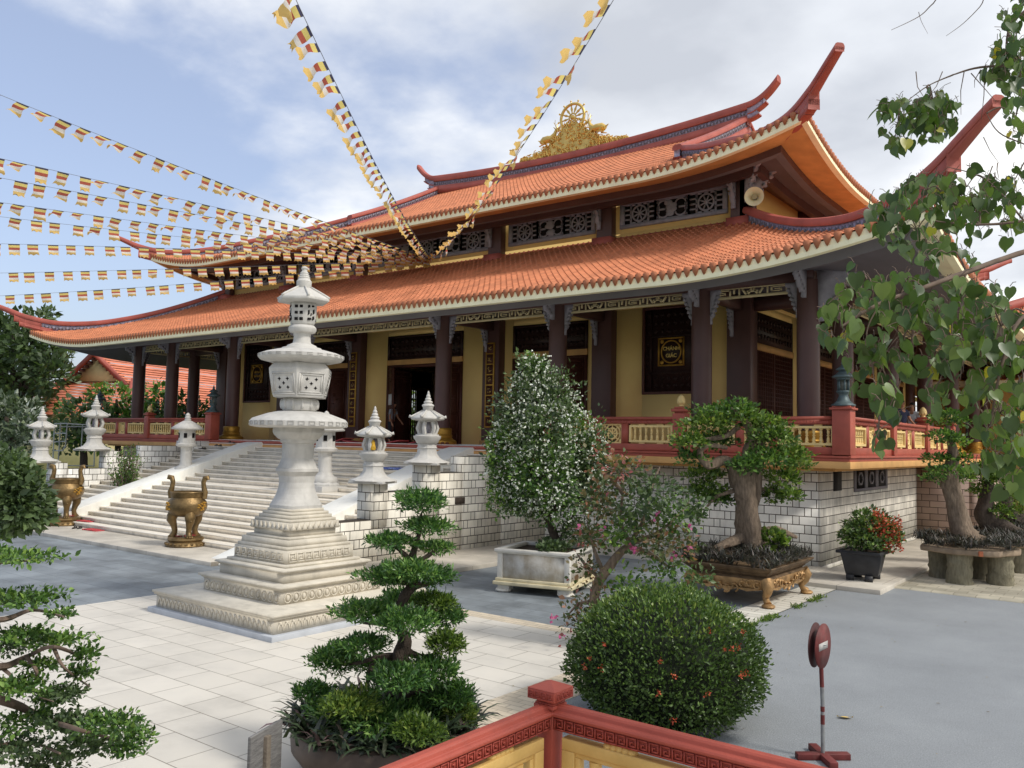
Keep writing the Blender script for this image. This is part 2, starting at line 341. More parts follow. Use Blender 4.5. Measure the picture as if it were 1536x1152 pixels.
m_crazy = tilemat('cream_path', srgb(212, 202, 178), srgb(160, 150, 128), .42, .3, jw=.014, var=.14, stain=.25)
m_ledge = tilemat('pale_ledge_stone', srgb(208, 200, 186), srgb(140, 132, 120), 1.4, 1.4, jw=.012, var=.07, stain=.25)
sheet('ground', -700, 700, -300, 900, -.02, m_grass)
sheet('road', -5.62, 45, -14, 62, 0, m_asph)
sheet('courtyard_paving', -15.11, -6.3, -14, 11.38, .004, m_tile)
sheet('courtyard_border', -15.11, -6.3, 11.38, 11.74, .004, m_mosaic)
sheet('courtyard_side_border', -6.3, -5.62, -14, 11.74, .004, m_mosaic)
sheet('slate_paving', 0, 0, 0, 0, 0, m_slate, [(-60, -14), (-15.11, -14), (-15.11, 11.74), (-6.3, 11.74), (-6.3, 21.4), (-60, 21.4)])
sheet('white_strip', -6.3, -5.62, 11.74, 19.3, .012, m_strip)
slab('pavement', -15.04, -12.88, 11.9, 21.38, .10, m_ledge)
slab('pavement', -12.88, -6.5, 19.92, 21.38, .10, m_ledge)
slab('side_pavement', -6.5, -4.72, 18.75, 40, .10, m_ledge)
tag(MB().add([(-4.72, 19.9, .03), (45, 18.2, .03), (45, 60, .03), (-4.72, 60, .03), (-4.72, 19.9, -.05), (45, 18.2, -.05)], [(0, 1, 2, 3), (4, 5, 1, 0)]).build('path', m_crazy, loc=(0, 0, 0)), kind='structure')
slab('terrace_floor', -3.55, 12, -12, 5.15, .06, m_ledge)
# ---------------------------------------------------------------- temple
XC = -23.44; YC = 35.15; FL = 2.87; YW = 24.74; YCOL = 21.79
TEM = thing('temple', 'temple hall with two tiers of upturned orange tile roof, ochre walls and dark round columns', 'temple', (XC, YC, 0))
def tpart(b, name, m, parent=None, **k): return b.build(name, m, parent or TEM, **k)
def mx_(x): return 2*XC-x
def my_(y): return 2*YC-y
X0, X1, Y0, Y1 = mx_(-6.76), -6.76, 21.39, my_(21.39)
# plinth: front/left/back in ashlar, the right side streaked
b = MB(); b.box(X0, X1-.06, Y0, Y1, -.1, 2.44); b.box(X0-.05, X1-.06, Y0-.05, Y0, -.1, .1); tpart(b, 'plinth', m_brick)
b = MB(); b.box(X1-.06, X1, Y0, Y1, -.1, 2.44); b.box(X1, X1+.05, Y0-.05, Y1, -.1, .1); tpart(b, 'plinth_side_facing', m_bricks)
for y0, y1 in ((24.2, 27.6), (34, 37.5)):
    b = MB()
    b.box(X1, X1+.05, y0, y0+.08, 1.9, 2.44); b.box(X1, X1+.05, y1-.08, y1, 1.9, 2.44); b.box(X1, X1+.05, y0, y1, 1.82, 1.9)
    for k in range(3):
        yc = y0+.55+k*1.13
        for a in range(8):
            b.obox((X1+.03, yc+.2*math.cos(a*PI/4), 2.17+.15*math.sin(a*PI/4)), (.04, .05, .16), rx=a*PI/4)
        for yy in (yc-.5, yc+.5): b.box(X1, X1+.045, yy-.06, yy+.06, 1.9, 2.44)
    tpart(MB().box(X1, X1+.008, y0+.08, y1-.08, 1.9, 2.44), 'vent_shade', m_shade); tpart(b, 'plinth_vent', m_soff)  # flat dark plate on the wall paints the shade behind the vent
tpart(MB().box(X1, X1+.01, 22.4, 23.1, 1.9, 2.44), 'vent_shade', m_shade)  # niche shade painted as a dark plate, wall left solid
# side stair cheek in brown ashlar
tpart(MB().box(X1, X1+1.6, 31.6, 38.7, -.1, 2.43).box(X1+1.6, X1+1.9, 31.6, 38.7, -.1, 2.0), 'side_stair_cheek', m_brickb)
b = MB(); b.box(X0-1, X1+1, Y0-1, Y1+1, 2.52, 2.69); b.box(X0-.5, X1+.5, Y0-.5, Y1+.5, 2.44, 2.52); tpart(b, 'cornice', m_ochred, bevel=.01)
b = MB(); b.box(X0-.98, X1+.98, Y0-.98, Y1+.98, 2.69, 2.77); b.box(X0-1.02, X1+1.02, Y0-1.02, Y1+1.02, 2.77, 2.82); b.box(X0-.9, X1+.9, Y0-.9, Y1+.9, 2.82, 2.845); tpart(b, 'platform_edge', m_red, bevel=.01)
m_floor = tilemat('porch_floor', srgb(190, 140, 118), srgb(90, 64, 54), .4, .4, off=0, jw=.01)
tpart(MB().box(X0-.3, X1+.3, Y0-.2, Y1+.2, 2.845, FL), 'porch_floor', m_floor)
# columns
CX = [-7.18, -10.12, -14.95, -19.72]; CX = CX+[mx_(x) for x in CX[::-1]]
CYS = [24.74, 29.94, 35.15, 40.35, 45.56]
def column(x, y):
    n = 20
    o = tpart(MB().lathe([(.27, FL+.5), (.285, FL+1.2), (.285, FL+3.0), (.27, 7.3)], n, (x, y, 0), cap=False), 'column', m_dark, smooth=40)
    MB().lathe([(.50, FL), (.52, FL+.06), (.50, FL+.12), (.40, FL+.17), (.35, FL+.23), (.36, FL+.3), (.33, FL+.34), (.34, FL+.5), (.33, FL+.53), (.31, FL+.56)], 28, (x, y, 0)).build('column_base', m_goldp, o, smooth=40)
    return o
cols = [(x, YCOL) for x in CX]+[(x, y) for y in CYS for x in (CX[0], CX[-1])]+[(x, my_(YCOL)) for x in (CX[0], CX[-1])]
for x, y in cols: column(x, y)
# beams over the columns, fret boards and corner brackets
b = MB()
for y in (YCOL, my_(YCOL)): b.box(CX[-1]-.16, CX[0]+.16, y-.15, y+.15, 7.27, 7.62)
for x in (CX[0], CX[-1]): b.box(x-.15, x+.15, YCOL+.15, my_(YCOL)-.15, 7.27, 7.62)
for x in CX[1:-1]: b.box(x-.12, x+.12, YCOL+.15, YW, 7.1, 7.5)
for y in CYS[:-1]:
    for xa, xb in ((CX[1], CX[0]-.15), (CX[-1]+.15, CX[-2])): b.box(xa, xb, y-.12, y+.12, 7.1, 7.5)
tpart(b, 'porch_beam', m_dark)
def fret(b, p0, p1, z0, z1, t=.04):
    """pierced key-pattern board between two points (axis aligned)"""
    p0 = np.array(p0, float); p1 = np.array(p1, float); Ln = np.linalg.norm(p1-p0); u = (p1-p0)/Ln; rz = math.atan2(u[1], u[0]); h = z1-z0
    def bar(a0, a1, c0, c1):
        c = p0+u*(a0+a1)/2; b.obox((c[0], c[1], (c0+c1)/2), (a1-a0, t, c1-c0), rz)
    bar(0, Ln, z0, z0+h*.26); bar(0, Ln, z1-h*.07, z1); n = max(1, int(Ln/.62)); g = Ln/n; zb = z0+h*.26; hh = h*.67
    for k in range(n):
        a = k*g; e = .035
        bar(a, a+e, zb, zb+hh)
        if k % 3 == 1:
            for q in range(4):
                x = a+g*(.2+.2*q); b.obox((*(p0+u*x)[:2], zb+hh*.5), (.05, t, hh*.95), rz, ry=.6 if q % 2 else -.6)
            bar(a+g*.3, a+g*.7, zb+hh*.4, zb+hh*.6)
        else:
            bar(a+g*.14, a+g*.72, zb+hh*.78, zb+hh*.9); bar(a+g*.14, a+g*.2, zb+hh*.2, zb+hh*.9); bar(a+g*.14, a+g*.5, zb+hh*.2, zb+hh*.32)
            bar(a+g*.46, a+g*.52, zb+hh*.2, zb+hh*.6); bar(a+g*.66, a+g*.72, zb, zb+hh*.9); bar(a+g*.8, a+g*.86, zb+hh*.3, zb+hh)
            bar(a+g*.28, a+g*.5, zb+hh*.48, zb+hh*.6)
for xa, xb in zip(CX[1:], CX[:-1]):
    b = MB(); fret(b, (xa+.3, YCOL-.02), (xb-.3, YCOL-.02), 6.99, 7.27); tpart(b, 'fret_board', m_fret)
YS = [YCOL]+CYS
for x in (CX[0], CX[-1]):
    for ya, yb in zip(YS[:-1], YS[1:]):
        b = MB(); fret(b, (x, ya+.3), (x, yb-.3), 6.99, 7.27); tpart(b, 'fret_board', m_fret)
def bracket(b, x, y, dx, dy, z, wd=.5, ht=.95, t=.1, k=1):
    """carved scroll bracket hanging under a beam beside a post; (dx,dy) points away from the post"""
    rz = math.atan2(dy, dx); ca, sa = math.cos(rz), math.sin(rz)
    poly = [(0, 0), (wd, 0), (wd*.98, -.10), (wd*.80, -.14), (wd*.78, -.26), (wd*.58, -.30), (wd*.56, -.46), (wd*.38, -.5), (wd*.36, -ht*.75), (wd*.16, -ht*.82), (wd*.2, -ht*.97), (0, -ht)]
    b.prism(poly, -t/2, t/2, [[ca, 0, -sa], [sa, 0, ca], [0, 1, 0]], (x, y, z))
    for q in range(5):
        f = .12+.17*q; c = (x+ca*wd*(.85-f*.75), y+sa*wd*(.85-f*.75), z-.10-ht*f*.75)
        for s in (-1, 1):
            b.obox((c[0]-sa*s*t*.5, c[1]+ca*s*t*.5, c[2]), (.09, .03, .09), rz, ry=q*.5)
for i, x in enumerate(CX):
    b = MB()
    if i < len(CX)-1: bracket(b, x-.24, YCOL, -1, 0, 7.27, .34)
    if i > 0: bracket(b, x+.24, YCOL, 1, 0, 7.27, .34)
    if i == 0: bracket(b, x+.24, YCOL, 1, 0, 7.5, 1.2, 1.3); bracket(b, x, YCOL+.24, 0, 1, 7.27, .34)
    if i == len(CX)-1: bracket(b, x-.24, YCOL, -1, 0, 7.5, 1.2, 1.3); bracket(b, x, YCOL+.24, 0, 1, 7.27, .34)
    bracket(b, x, YCOL-.24, 0, -1, 7.5, .9, .7)
    tpart(b, 'column_bracket', m_grey)
# walls of the lower storey
PW = 2*.40  # pilaster width
WX0, WX1 = CX[-2], CX[1]; WT = .3; ZT = 10.0
def wall_run(b, axis, fixed, a0, a1, holes, z0=FL, z1=7.5, sgn=1):
    """wall along x (axis 0) or y (axis 1) with rectangular openings [(a,b,z0,z1)]"""
    def bx(p, q, u, v):
        if q-p < 1e-4 or v-u < 1e-4: return
        if axis == 0: b.box(p, q, min(fixed, fixed+sgn*WT), max(fixed, fixed+sgn*WT), u, v)
        else: b.box(min(fixed, fixed+sgn*WT), max(fixed, fixed+sgn*WT), p, q, u, v)
    x = a0
    for (p, q, u, v) in sorted(holes):
        bx(x, p, z0, z1); bx(p, q, z0, u); bx(p, q, v, z1); x = q
    bx(x, a1, z0, z1)
bays = list(zip(CX[1:-1], CX[2:-1]))   # (right, left) of the five front bays
holes = []
for i, (xr, xl) in enumerate(bays):
    c = (xr+xl)/2
    hw = 1.06 if i in (0, 4) else (2.05 if i == 2 else 1.62)
    if i in (0, 4): holes.append((c-hw, c+hw, 4.63, 7.5-.0001))
    else: holes.append((c-hw, c+hw, FL, 7.25))
b = MB(); wall_run(b, 0, YW, WX0, WX1, holes); b.box(WX0, WX1, YW, YW+WT, 7.5, ZT+.1)
tpart(b, 'front_wall', m_ochre)
side_b = list(zip(CYS[:-1], CYS[1:]))
for sx, fx, nm in ((-1, WX1, 'side_wall'), (1, WX0, 'side_wall')):
    hs = [((p+q)/2-1.7, (p+q)/2+1.7, FL, 7.25) for p, q in side_b]
    b = MB(); wall_run(b, 1, fx, YW+WT, my_(YW), hs, sgn=sx); b.box(min(fx, fx+sx*WT), max(fx, fx+sx*WT), YW+WT, my_(YW), 7.5, ZT+.1)
    tpart(b, nm, m_ochre)
tpart(MB().box(WX0, WX1, my_(YW)-WT, my_(YW), FL, ZT+.1), 'back_wall', m_ochre)
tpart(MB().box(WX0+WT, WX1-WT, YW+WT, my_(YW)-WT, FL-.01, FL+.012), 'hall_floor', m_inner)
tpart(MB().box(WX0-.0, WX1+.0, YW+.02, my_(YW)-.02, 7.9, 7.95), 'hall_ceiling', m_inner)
b = MB()
for x in (-19.72, -27.15):
    for y in (29.9, 35.1, 40.3): b.lathe([(.35, FL), (.35, 7.9)], 16, (x, y, 0))
tpart(b, 'hall_column', m_dark, smooth=40)
# pilasters with couplet boards
for i, x in enumerate(CX[1:-1]):
    p = tpart(MB().box(x-.38, x+.38, YW-.38, YW-.001, FL+.15, 7.5), 'pilaster', m_dark, bevel=.015)
    MB().box(x-.42, x+.42, YW-.42, YW-.0, FL, FL+.16).build('pilaster_foot', m_ochred, p)
    bb = MB(); bracket(bb, x-.2, YW-.38, 0, -1, 7.3, .34, 1.0); bb.build('pilaster_bracket', m_grey, p)
    if i in (2, 3):
        cp = MB().box(x-.21, x+.21, YW-.42, YW-.382, 3.5, 6.65); MBk = MB(); MBg = MB()
        co = cp.build('couplet_board', m_goldp, p, bevel=.008)
        for k in range(8):
            z0 = 3.56+k*.385; MBk.box(x-.15, x+.15, YW-.426, YW-.421, z0, z0+.34)
            for q in range(5):
                MBg.obox((x+rng.uniform(-.06, .06), YW-.43, z0+.17+rng.uniform(-.08, .08)), (rng.uniform(.04, .12), .008, .022), ry=rng.uniform(-1.2, 1.2))
        MBk.build('couplet_panel', m_wood, p); MBg.build('couplet_characters', m_gold, p)
    if i in (2, 3): continue
# doors and transoms
def carve(b, axis, fixed, sgn, a0, a1, z0, z1, n, m, t=.03):
    """shallow random fretwork relief on a panel face"""
    for k in range(n):
        for j in range(m):
            a = a0+(a1-a0)*(k+.5)/n; z = z0+(z1-z0)*(j+.5)/m; wa = (a1-a0)/n*.62; wz = (z1-z0)/m*.62; r = (k*7+j*13) % 4*PI/4+.3
            c = (a, fixed+sgn*t/2, z) if axis == 0 else (fixed+sgn*t/2, a, z)
            if axis == 0: b.obox(c, (wa, t, wz*.32), ry=r); b.obox(c, (wa*.32, t*.8, wz), ry=r+.5)
            else: b.obox(c, (t, wa, wz*.32), rx=r); b.obox(c, (t*.8, wa*.32, wz), rx=r+.5)
def leaf_door(hx, hy, ang, wd, z0, z1, name='door_leaf'):
    """a door leaf hinged at hx,hy, opened to the angle ang"""
    b = MB(); u = np.array([math.cos(ang), math.sin(ang)]); c = np.array([hx, hy])+u*wd/2; h = z1-z0
    b.obox((*c, (z0+z1)/2), (wd, .05, h), ang)
    nrm = np.array([-u[1], u[0]])
    for s in (-1, 1):
        for (f0, f1) in ((.03, .13), (.16, .36), (.39, .88), (.91, .97)):
            q = c+nrm*s*.03
            for e in (f0, f1): b.obox((*q, z0+h*e), (wd*.86, .03, .04), ang)
            for e in (-.43, .43): b.obox((*(q+u*wd*e), z0+h*(f0+f1)/2), (.04, .03, h*(f1-f0)), ang)
        for k in range(10): b.obox((*(c+nrm*s*.03+u*wd*rng.uniform(-.3, .3)), z0+h*rng.uniform(.42, .85)), (.18, .025, .03), ang, ry=0, rx=0)
    o = tpart(b, name, m_wood); return o
for i, (xr, xl) in enumerate(bays):
    c = (xr+xl)/2
    if i in (0, 4):
        hw = 1.06
        f = MB(); f.box(c-hw, c-hw+.09, YW-.03, YW+.1, 4.63, 7.5); f.box(c+hw-.09, c+hw, YW-.03, YW+.1, 4.63, 7.5); f.box(c-hw+.09, c+hw-.09, YW-.03, YW+.1, 4.63, 4.72); f.box(c-hw+.09, c+hw-.09, YW-.03, YW+.1, 7.41, 7.5)
        p = tpart(f, 'carved_panel', m_wood, bevel=.01)
        g = MB().box(c-hw+.09, c+hw-.09, YW+.04, YW+.06, 4.72, 7.41); carve(g, 0, YW+.04, -1, c-hw+.15, c+hw-.15, 6.55, 7.35, 8, 3); carve(g, 0, YW+.04, -1, c-hw+.15, c+hw-.15, 4.8, 5.25, 8, 2)
        for e in (-.75, .75): g.box(c+e-.03, c+e+.03, YW-.0, YW+.04, 4.75, 7.38)
        for e in (5.3, 6.5): g.box(c-.9, c+.9, YW+.0, YW+.038, e, e+.05)
        carve(g, 0, YW+.04, -1, c-.98, c-.8, 5.4, 6.4, 1, 5); carve(g, 0, YW+.04, -1, c+.8, c+.98, 5.4, 6.4, 1, 5); g.build('panel_relief', m_black, p)
        zc = 6.0; e = .44 if i == 0 else .42; q = MB()
        for s in (-1, 1): q.box(c+s*e-.025, c+s*e+.025, YW-.05, YW-.0, zc-e*1.05, zc+e*1.05); q.box(c-e+.026, c+e-.026, YW-.05, YW-.0, zc+s*e-.025, zc+s*e+.025)
        a = np.linspace(0, 2*PI, 33); q.tube(np.stack([c+.345*np.cos(a), np.full(33, YW-.03), zc+.36*np.sin(a)], 1), .028, 6, cap=False)
        for sx in (-1, 1):
            for sz in (-1, 1): q.ell((c+sx*.33, YW-.02, zc+sz*.34), (.07, .02, .07), 8, 5)
        q.build('emblem_frame', m_goldp, p); MB().box(c-e, c+e, YW-.012, YW-.002, zc-e, zc+e).build('emblem_board', m_black, p)
        if i == 0:
            for txt, dz in (("CHÁNH", .10), ("GIÁC", -.13)):
                cu = bpy.data.curves.new('emblem_text', 'FONT'); cu.body = txt; cu.size = .165; cu.align_x = 'CENTER'; cu.align_y = 'CENTER'; cu.extrude = .006; cu.offset = .003
                to = bpy.data.objects.new('t', cu); COL.objects.link(to); bpy.context.view_layer.update()
                me = bpy.data.meshes.new_from_object(to.evaluated_get(bpy.context.evaluated_depsgraph_get())); bpy.data.objects.remove(to)
                me.materials.clear(); me.materials.append(m_gold); o = bpy.data.objects.new('emblem_text', me); COL.objects.link(o); o.parent = p
                o.location = np.array([c, YW-.022, zc+dz])-ORG[TEM.name]; o.rotation_euler = (PI/2, 0, 0)
        else:
            g = MB()
            for k in range(12): g.obox((c-.2+.08*(k % 6), YW-.02, zc+(.09 if k < 6 else -.1)), (.03+.03*(k % 2), .01, .12), ry=.3*(k % 3-1))
            g.build('emblem_characters', m_goldp, p)
    else:
        hw = 2.05 if i == 2 else 1.62
        f = MB(); f.box(c-hw, c+hw, YW-.06, YW+.1, 6.05, 6.26)
        tpart(f, 'door_lintel', m_ochred, bevel=.01)
        f = MB(); f.box(c-hw, c+hw, YW+.02, YW+.08, 6.26, 7.25); carve(f, 0, YW+.02, -1, c-hw+.12, c+hw-.12, 6.36, 7.15, 14, 3, .04)
        for s in (-1, 1): f.box(c+s*(hw-.05)-.05, c+s*(hw-.05)+.05, YW-.04, YW+.02, 6.26, 7.25)
        f.box(c-hw+.1, c+hw-.1, YW-.04, YW+.02, 6.26, 6.34); f.box(c-hw+.1, c+hw-.1, YW-.04, YW+.02, 7.17, 7.25)
        tpart(f, 'transom_panel', m_black)
        f = MB()
        for s in (-1, 1): f.box(c+s*(hw-.06)-.06, c+s*(hw-.06)+.06, YW-.05, YW+.2, FL, 6.05)
        f.box(c-hw+.12, c+hw-.12, YW-.05, YW+.2, 5.93, 6.05)
        tpart(f, 'door_frame', m_wood)
        wd = .92 if i == 2 else .74
        d1 = leaf_door(c-hw+.12, YW-.02, R_(-32), wd, FL+.03, 5.92); d2 = leaf_door(c+hw-.12, YW-.02, R_(180+42), wd, FL+.03, 5.92)
        leaf_door(c-hw+.12, YW+.2, R_(78), wd, FL+.03, 5.92); leaf_door(c+hw-.12, YW+.2, R_(102), wd, FL+.03, 5.92)
        if i == 2:
            ang = R_(-32); u = np.array([math.cos(ang), math.sin(ang)]); nr = np.array([u[1], -u[0]])
            for k in (.36, .68):
                q = np.array([c-hw+.12, YW-.02])+u*wd*k+nr*.055
                MB().obox((*q, 4.62), (.27, .006, .44), ang).build('paper_notice', m_white, d1)
tag(bpy.data.objects['door_leaf'], None)
# side walls: transom and lattice doors on the right, barred openings on the left
for sx, fx in ((1, WX1), (-1, WX0)):
    for p, q in side_b:
        c = (p+q)/2; f = MB(); f.box(fx-.05, fx+.05, c-1.7, c+1.7, 6.05, 6.26); f.build('door_lintel', m_ochred, TEM)
        f = MB(); f.box(fx-.04, fx+.02, c-1.7, c+1.7, 6.26, 7.25); carve(f, 1, fx+.02*sx, sx, c-1.6, c+1.6, 6.36, 7.15, 12, 3, .04); f.build('transom_panel', m_black, TEM)
        f = MB(); n = 22
        if sx > 0:
            for k in range(n+1):
                y = c-1.7+3.4*k/n; t = .06 if k % 11 == 0 else .016; f.box(fx-.05-t*.2, fx-.01+t*.2, y-t, y+t, FL, 6.05)
            for k in range(20): z = FL+.5+k*.14; f.box(fx-.045, fx-.015, c-1.7, c+1.7, z-.013, z+.013)
            f.box(fx-.06, fx-.0, c-1.7, c+1.7, FL+.001, FL+.45)
            f.box(fx-.14, fx-.10, c-1.7, c+1.7, FL+.002, 6.04)
        else:
            f.box(fx-.1, fx+.1, c-1.7, c-.5, FL+.001, 6.05); f.box(fx-.1, fx+.1, c+.5, c+1.7, FL+.001, 6.05)
            for k in range(7): f.box(fx-.03, fx+.03, c-.5+k/6-.025, c-.5+k/6+.025, FL, 6.05)
            for z in (3.3, 4.1, 5.5): f.box(fx-.028, fx+.028, c-.5, c+.5, z-.03, z+.03)
        f.build('lattice_door', m_wood if sx > 0 else m_black, TEM)
    for y in CYS: MB().box(fx+.001 if sx > 0 else fx-.3, fx+.3 if sx > 0 else fx-.001, y-.36, y+.36, FL, 7.5).build('pilaster', m_dark, TEM)
tpart(MB().box(WX1+.001, CX[0], YCOL+.15, my_(YCOL), 7.62, 7.68).box(CX[-1], WX0-.001, YCOL+.15, my_(YCOL), 7.62, 7.68).box(WX0, WX1, YCOL+.15, YW-.001, 7.62, 7.68), 'porch_ceiling', m_soff)
# hanging ochre name boards of the side porch
# ---------------------------------------------------------------- roofs
class Roof:
    def __init__(s, cx, cy, A, B, z0, a, b, L_, De, D, lmin):
        s.cx, s.cy, s.A, s.B, s.z0, s.a, s.b, s.L, s.De, s.D, s.lm = cx, cy, A, B, z0, a, b, L_, De, D, lmin
    def lift(s, e, d): return s.L*np.maximum(0, 1-e/s.De)**2*np.maximum(0, 1-d/s.D)
    def z(s, e, d): return s.z0+s.a*d+s.b*d*d+s.lift(e, d)
    def half(s, side): return s.A if side in 'FK' else s.B
    def xyz(s, side, u, d, z):
        if side == 'F': return np.stack([s.cx+u, s.cy-s.B+d, z], -1)
        if side == 'K': return np.stack([s.cx-u, s.cy+s.B-d, z], -1)
        if side == 'R': return np.stack([s.cx+s.A-d, s.cy+u, z], -1)
        return np.stack([s.cx-s.A+d, s.cy-u, z], -1)
    def slope(s, side, dmax, pitch=.215, tl=.27):
        H = s.half(side); n = int(2*H/pitch); p = 2*H/n
        us = []; hs = []
        for k in range(n):
            for o, h in ((0, 0), (.5, 0), (.57, .045), (.75, .075), (.93, .045)): us.append(-H+(k+o)*p); hs.append(h)
        us.append(H); hs.append(0); us = np.array(us); hs = np.array(hs); e = H-np.abs(us); dm = dmax(us, e)
        K = int(np.max(dm)/tl)+1; rows = []; rh = []
        for k in range(K):
            rows += [k*tl, (k+1)*tl]; rh += [.03, .0]
        d = np.minimum(np.array(rows)[:, None], dm[None]); z = s.z(e[None], d)+hs[None]+np.array(rh)[:, None]
        V = s.xyz(side, np.broadcast_to(us, d.shape), d, z); m = len(us); r = len(rows)
        i = np.arange(m-1)[None]+np.arange(r-1)[:, None]*m
        F = np.stack([i, i+1, i+m+1, i+m], -1).reshape(-1, 4)
        Df = (d[1:, :-1]+d[1:, 1:])-(d[:-1, :-1]+d[:-1, 1:]); Dz = np.abs(z[1:, :-1]-z[:-1, :-1])
        row = np.repeat(np.arange(r-1)//2, m-1); colm = np.tile(np.arange(m-1)//5, r-1)
        tid = (row*131+colm*71); rr = np.random.default_rng(3).random(tid.max()+1)[tid]
        keep = ((Df > 1e-6) | (Dz > 1e-4)).reshape(-1) & ~((d[:-1, :-1] >= dm[None, :-1]-1e-6) & (d[:-1, 1:] >= dm[None, 1:]-1e-6) & (Df <= 1e-6)).reshape(-1)
        return MB().add(V.reshape(-1, 3), F[keep], 0, rr[keep])
    def edge(s, side, d, zf, n=90):
        """polyline along one side at inset d"""
        H = s.half(side)-d; u = np.linspace(-H, H, n); e = s.half(side)-np.abs(u)
        return s.xyz(side, u, np.full(n, d), zf(e, d))
def strip(b, P, Q, mi=0):
    n = len(P); i = np.arange(n-1)
    b.add(np.concatenate([P, Q]), np.stack([i, i+1, n+i+1, n+i], 1), mi)
def build_roof(rf, dmaxF, dmaxS, soff, name, fine=True):
    for side in 'FRKL':
        dm = dmaxF if side in 'FK' else dmaxS
        fi = fine and side == 'F'
        b = rf.slope(side, dm, .215 if fi else .43, .27 if fi else .54)
        tpart(b, name, m_roof, smooth=50)
        # fascia board
        f = MB(); e0 = lambda e, d: rf.z(e, 0)-.02; n = 100
        def off(P, o, dz=0):
            Q = P.copy(); Q[:, 2] += dz
            if side == 'F': Q[:, 1] -= o
            elif side == 'K': Q[:, 1] += o
            elif side == 'R': Q[:, 0] += o
            else: Q[:, 0] -= o
            return Q
        P = rf.edge(side, 0, e0, n); strip(f, off(P, .03), off(P, .03, -.13)); strip(f, off(P, .03, -.13), off(P, .06, -.135)); strip(f, off(P, .06, -.135), off(P, .06, -.245)); strip(f, off(P, .06, -.245), off(P, -.1, -.25)); strip(f, off(P, -.06), off(P, .03))
        tpart(f, 'eave_fascia', m_cream)
        # pointed drip tiles
        H = rf.half(side); k = int(2*H/.215); p = 2*H/k; g = MB()
        u = -H+(np.arange(k)+.75)*p; e = H-np.abs(u); z = rf.z(e, np.zeros(k))
        sh = [(-.5, .05), (-.42, -.03), (-.20, -.115), (0, -.17), (.20, -.115), (.42, -.03), (.5, .05), (.25, .085), (-.25, .085)]
        for (qa, qz) in (((0, 0)),): pass
        V = []; F = []
        for a in range(k):
            for t in (-.075, -.045):
                uu = np.array([u[a]+x*p*.80 for x, _ in sh]); V.append(rf.xyz(side, uu, np.full(9, t), np.array([z[a]+y for _, y in sh])))
        V = np.concatenate(V); q = np.arange(9)
        F9 = np.concatenate([np.array([[a*18+x for x in range(9)] for a in range(k)])]); Fq = np.concatenate([np.stack([a*18+q, a*18+9+q, a*18+9+(q+1) % 9, a*18+(q+1) % 9], 1) for a in range(k)])
        g.add(V, F9); g.F.append((Fq, 0, None)); g.F[-1] = (Fq+g.n-len(V), 0, None)
        tpart(g, 'eave_drip_tile', m_roof)
    # soffit rings: list of (d0, z0fn, d1, z1fn, mat, name)
    for d0, f0, d1, f1, m, nm in soff:
        b = MB()
        for side in 'FRKL': strip(b, rf.edge(side, d0, f0), rf.edge(side, d1, f1))
        tpart(b, nm, m)
LO = Roof(XC, YC, 19.87, 16.95, 7.08, .34, .0147, .78, 6.2, 6.2, 0)
UP = Roof(XC, YC, 16.1, 13.15, 11.08, .333, .0088, .80, 5.2, 5.5, 0)
dlo = lambda u, e: np.minimum(6.54, e)
def sof(rf, dz, sl, dl=6): return lambda e, d: rf.z0+dz+sl*d+rf.L*np.maximum(0, 1-(e)/rf.De)**2*max(0, 1-d/dl)
build_roof(LO, dlo, dlo, [
    (.06, sof(LO, -.25, 0), .45, sof(LO, -.13, 0), m_cream, 'eave_board'),
    (.45, sof(LO, -.13, 0), .47, sof(LO, -.2, 0), m_soff, 'soffit_board'),
    (.47, sof(LO, -.2, 0), .5, sof(LO, -.36, 0), m_soff, 'soffit_beam'), (.5, sof(LO, -.36, 0), 3.45, sof(LO, .42, 0, 4.5), m_soff, 'soffit'),
    (3.45, sof(LO, .42, 0, 4.5), 3.46, sof(LO, .75, 0, 4.5), m_dark, 'soffit_closure')], 'lower_roof_slope')
GX = 9.1
dup = lambda u, e: np.where(np.abs(u) <= GX, 13.15, e)
dus = lambda u, e: np.minimum(7.0, e)
build_roof(UP, dup, dus, [
    (.06, sof(UP, -.25, 0), .95, sof(UP, -.10, 0), m_ochred, 'eave_board'),
    (.95, sof(UP, -.10, 0), .96, sof(UP, -.30, 0), m_dark, 'soffit_beam'), (.96, sof(UP, -.30, 0), 1.2, sof(UP, -.28, 0), m_soff, 'soffit_beam'), (1.2, sof(UP, -.28, 0), 1.21, sof(UP, -.05, 0), m_dark, 'soffit_beam'),
    (1.21, sof(UP, -.05, 0), 1.9, sof(UP, .05, 0), m_soff, 'soffit'),
    (1.9, sof(UP, .05, 0), 1.91, sof(UP, -.2, 0), m_dark, 'soffit_beam'), (1.91, sof(UP, -.2, 0), 2.1, sof(UP, -.2, 0), m_dark, 'soffit_beam'), (2.1, sof(UP, -.2, 0), 2.11, sof(UP, .1, 0), m_dark, 'soffit_beam'),
    (2.11, sof(UP, .1, 0), 2.9, sof(UP, .3, 0), m_dark, 'soffit')], 'upper_roof_slope')
